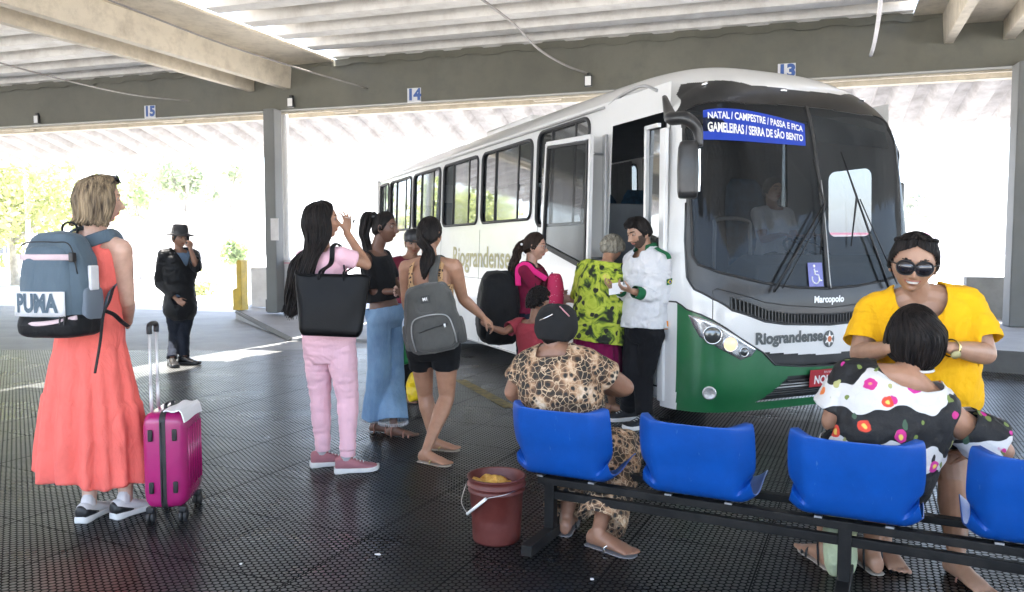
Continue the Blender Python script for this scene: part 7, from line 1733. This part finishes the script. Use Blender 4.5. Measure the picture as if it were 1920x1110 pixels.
lm = s.math('MULTIPLY', s.ramp(lv, [(.24, (1, 1, 1)), (.28, (0, 0, 0))]), s.math('GREATER_THAN', sp2.outputs[0], .42)); lcol = s.ramp(sp2.outputs[1], [(0, (.16, .22, .05)), (.4, (.40, .40, .16)), (.6, (.05, .10, .06)), (.8, (.015, .015, .015))], 'CONSTANT')
tw = s.ramp(s.vor(13, s.warp(None, .09, 9), 'DISTANCE_TO_EDGE'), [(.003, (1, 1, 1)), (.008, (0, 0, 0))]); bw2 = s.mix(s.math('MULTIPLY', tw, .12), bw, (.10, .09, .06))
s.base(s.mix(fm_, s.mix(lm, bw2, lcol), fcol)); s.set(Roughness=.7); s.bump(s.noise(10, 5), .5, .03); M['floral'] = s.m
def cold2(h, x, y, V):
    c = J12['shR'] + J12['lat'] * .02 + J12['up'] * .03 - J12['fw'] * .03; d = (V - np.array(c[:])); a = d @ np.array(((J12['eR'] - J12['shR']).normalized())[:]); r_ = np.linalg.norm(d, axis=1); return (np.abs(a) < .055) & (r_ < .105) & (a > -.02 - .0)
bl = garment('blouse', J, M['floral'], p12, .0075, .036, sl=(.80, .72), slr=(.070, .098), hem=-.10, wr=.007, lo=-.4, prof=[(-.2, .19, .13), (0, .19, .135), (.2, .19, .135), (.42, .195, .135), (.62, .205, .13), (.78, .205, .12), (.9, .175, .10), (.97, .13, .08), (1.03, .09, .07)], neck=lambda h, x, y: ((x / .125) ** 2 + ((h - 1.04) / .13) ** 2 < 1), dead=cold2)
mb = MB()
M['blackpipe'] = cloth('black_piping', (.01, .01, .01))
trousers('trousers', J, M['animal'] if False else M['blackjer'], p12, .009, .02, legr=(.115, .088, .075), end=(1.30, 1.30), top=.2, wr=.006)
for s_ in 'RL': sandal(J['a' + s_], J['t' + s_], M['solepale'], M['black'], p12, 1.0, .02, 'strap')
H = J['H']; hc = hair_cap(H, M['hair_black'], p12, .030, line=[(0, 42), (60, 16), (78, -8), (100, -25), (180, -48)], ridge=.001, back=lambda az, el, H: H.u * (.008 * max(0, math.sin(R(el)))))
gd = [[H.pol(a * .3, 84, .030), H.pol(a * .8, 55, .034), H.pol(a, 20, .036), H.pol(a if abs(a) > 120 else a * 1.1, -15, .034), H.w(.035 * math.sin(R(a)), -.105, -.085)] for a in (-85, -110, -135, -160, -180, -200, -225, -250, -275)]
locks(gd, 330, .0060, M['hair_black'], hc, seed=71, jit=.0035, prof=(.6, 1.0, 1.1, 1.1, .9)); mb = MB(); mb.tube([H.w(.045 * math.cos(a), -.105 + .028 * math.sin(a), -.088) for a in np.linspace(0, 6.28, 17)[:-1]], .006, 6, closed=True); mb.build('hair_tie', M['silverink'], hc)
M['palebag'] = mat('pale_plastic_bag', (.50, .56, .36), .35, var=.25, vs=9, bump=1, bs=22, bd=.012)
c = Vector((G(1600, 1100).x, 3.14, .20)); o = packbody(lambda x, y, z: c + Vector((x, y, z)), .13, .40, .08, m=M['palebag'], taper=.5, name='plastic_bag', wr=.014, e=.8, seed=9); tag(o, 'pale green plastic bag standing between the feet of the seated woman in floral', 'bag')

# ---------- 13 woman in yellow facing the camera
Y = 3.38
J = fig(Y, (-.33, -.94), (1722, 546, .0), (1730, 742, .12), (1713, 493, -.09), (-.40, -.86, -.22), sw=.185, hw=.185, eR=(1612, 664, .0), wR=(1670, 652, -.25), eL=(1848, 664, -.16), wL=(1780, 652, -.30), kR=(1672, 905, .12), kL=(1788, 905, -.02), aR=(1668, 1030, .1), aL=(1808, 1062, -.1), tR=(-.1, -1), tL=(.1, -1), hk=1.06, k=1.02, smile=1, drop=.070, hroll=-5, wide=1.08)
J['aR'] = G(1668, 1052) + Vector((0, .06, .075)); J['aL'] = G(1808, 1092) + Vector((0, .06, .075))
rep('yellow', J); p13 = person('smiling woman in a yellow top and dark sunglasses facing the camera', J); J13 = J
skin_body('body', J, bodymats('olive', M['hair_black'], (.40, .14, .13)), p13, .0045, fat=1.18, hands={'R': ((.62, .30, .45), (.6, .6, -.5), 1, dict(curl=(22, 28, 34, 40), spread=.26)), 'L': ((-.62, .30, .40), (-.6, .6, -.5), -1, dict(curl=(22, 28, 34, 40), spread=.26))})
M['yellowc'] = cloth('mustard_yellow_cotton', (.86, .46, .012), var=.04, wr=.6)
garment('top', J, M['yellowc'], p13, .0075, .032, sl=(.78, .78), slr=(.068, .084), hem=-.06, wr=.007, cutlat=True, bust=.055, belly=.03, lo=-.4, prof=[(-.2, .205, .155), (0, .205, .155), (.2, .20, .15), (.42, .195, .14), (.62, .20, .135), (.78, .198, .125), (.9, .17, .10), (.97, .115, .075), (1.03, .08, .06)], neck=lambda h, x, y: ((x / .098) ** 2 + ((h - 1.02) / .165) ** 2 < 1) & (y > 0) | ((h > .965) & (np.abs(x) < .085)))
trousers('shorts', J, M['blacktr'], p13, .009, .016, legr=(.125, .115, .06), end=(.62, .62), top=.2, wr=.004)
for s_ in 'RL': sandal(J['a' + s_], J['t' + s_], M['solepale'], M['strapbr'], p13, 1.0, .014)
H = J['H']; hc = hair_cap(H, M['hair_black'], p13, .013, line=[(0, 47), (30, 44), (52, 30), (66, 10), (78, -10), (95, -24), (130, -36), (180, -44)])
gd = [[H.pol(a, 46 - abs(a) * .35, .006), H.pol(a * 1.15, 66 - abs(a) * .3, .017), H.pol(a * 1.6, 60 - abs(a) * .3, .020), H.pol(math.copysign(150, a), 20, .020), H.w(.02 * math.copysign(1, a), -.115, -.04)] for a in (-70, -48, -25, -4)]
locks(gd, 130, .005, M['hair_black'], hc, seed=81, jit=.003); locks([[Vector(p) - H.r * 2 * (Vector(p) - H.c).dot(H.r) for p in g] for g in gd], 130, .005, M['hair_black'], hc, seed=82, jit=.003)
mb = MB(); mb.ell(H.w(-.045, -.105, -.02), (.045, .04, .05), n=10, m=14); mb.build('bun', M['hair_black'], hc)
s = NT('gradient_lens'); s.base((.016, .014, .018)); s.set(Roughness=.10); s.b.inputs['Coat Weight'].default_value = 1; M['sunlens'] = s.m
sunglasses(H, p13, M['sunlens'], M['black'])
mb = MB()
for q in np.linspace(-1, 1, 8): mb.box(H.w(q * .0165, .0905 - .9 * (q * .0165) ** 2 * 2 + .002, -.0605 + .0012 * abs(q)), (.0040, .003, .0062), (H.r, H.f, H.u))
mb.build('teeth', mat('teeth_white', (.62, .60, .55), .25), p13, bevel=.0008)
wv = (J['wL'] - J['eL']).normalized(); x_, u_ = frame(wv)
mb = MB(); c = J['wL'] - wv * .015
for k in range(22): a = 2 * math.pi * k / 22; mb.box(c + (x_ * math.cos(a) + u_ * math.sin(a)) * .035, (.012, .015, .006), (wv, (x_ * -math.sin(a) + u_ * math.cos(a)), x_ * math.cos(a) + u_ * math.sin(a)))
wa = mb.build('watch', mat('gold_metal', (.85, .65, .25), .25, metal=1), p13, bevel=.002); mb = MB(); mb.lathe(c + (Vector((0, -.8, -.55)).normalized()) * .036, [(.0, 0), (.019, 0), (.019, .008), (.0, .009)], 20, Vector((0, -.8, -.55))); mb.build('watch_face', M['gold'], wa)

# ---------- passengers and driver inside the bus
def simple_passenger(pt, f, lab, shirt, tone='tan', k=1.0, hm='hair_black'):
    g = thing('person', lab, 'person', pt); f = Vector(f).normalized(); H = Head(pt + ZZ * .70, f, k=.98, fem=False); lat = f.cross(ZZ); up = ZZ
    mb = MB(); J = dict(nk=pt + ZZ * .53, pv=pt + ZZ * .02, up=ZZ, L=.51, lat=lat, fw=f, sw=.19, hw=.16, k=1.0, f=f, H=H); J['shR'] = J['nk'] - ZZ * .05 + lat * .19; J['shL'] = J['nk'] - ZZ * .05 - lat * .19
    J['eR'] = J['shR'] + f * .10 - ZZ * .25; J['eL'] = J['shL'] + f * .10 - ZZ * .25; J['wR'] = J['eR'] + f * .23 + ZZ * .04; J['wL'] = J['eL'] + f * .23 + ZZ * .04
    J['hpR'] = J['pv'] + lat * .09; J['hpL'] = J['pv'] - lat * .09; J['kR'] = J['hpR'] + f * .42; J['kL'] = J['hpL'] + f * .42; J['aR'] = J['kR'] - ZZ * .40; J['aL'] = J['kL'] - ZZ * .40; J['tR'] = J['tL'] = f
    skin_body('body', J, bodymats(tone, M[hm]), g, .010, hands={'R': (f, -ZZ, 1), 'L': (f, -ZZ, -1)}); garment('shirt', J, shirt, g, .012, .016, sl=(.7, .7), hem=-.1); trousers('trousers', J, M['blacktr'], g, .014, .012); hair_cap(H, M[hm], g, .014)
simple_passenger(S(.82, 1.80, 1.24), -BD, 'driver in a white shirt seated at the wheel behind the windscreen', M['whiteshirt'], 'tan')
simple_passenger(S(2.60, .82, 1.30), -BD, 'passenger in dark clothes seen through the second side window of the bus', M['bluesh'], 'brown')
simple_passenger(S(4.24, .34, 1.30), -BD, 'passenger seated by the third side window of the bus', M['blackjer'], 'tan')
# ---------- haze: thin volume added to whiten the overexposed view beyond the roof
hz = MB(); hz.box((0, 70, 9), (296, 256, 22)); ho = hz.build('glare_haze', None, smooth=False); tag(ho, kind='stuff')
hm = bpy.data.materials.new('glare_haze'); hm.use_nodes = True; t_ = hm.node_tree; t_.nodes.clear(); pv_ = t_.nodes.new('ShaderNodeVolumePrincipled'); ou = t_.nodes.new('ShaderNodeOutputMaterial')
pv_.inputs['Color'].default_value = (.92, .94, 1, 1); pv_.inputs['Density'].default_value = .0024; pv_.inputs['Anisotropy'].default_value = .2; t_.links.new(pv_.outputs[0], ou.inputs['Volume']); ho.data.materials.append(hm)
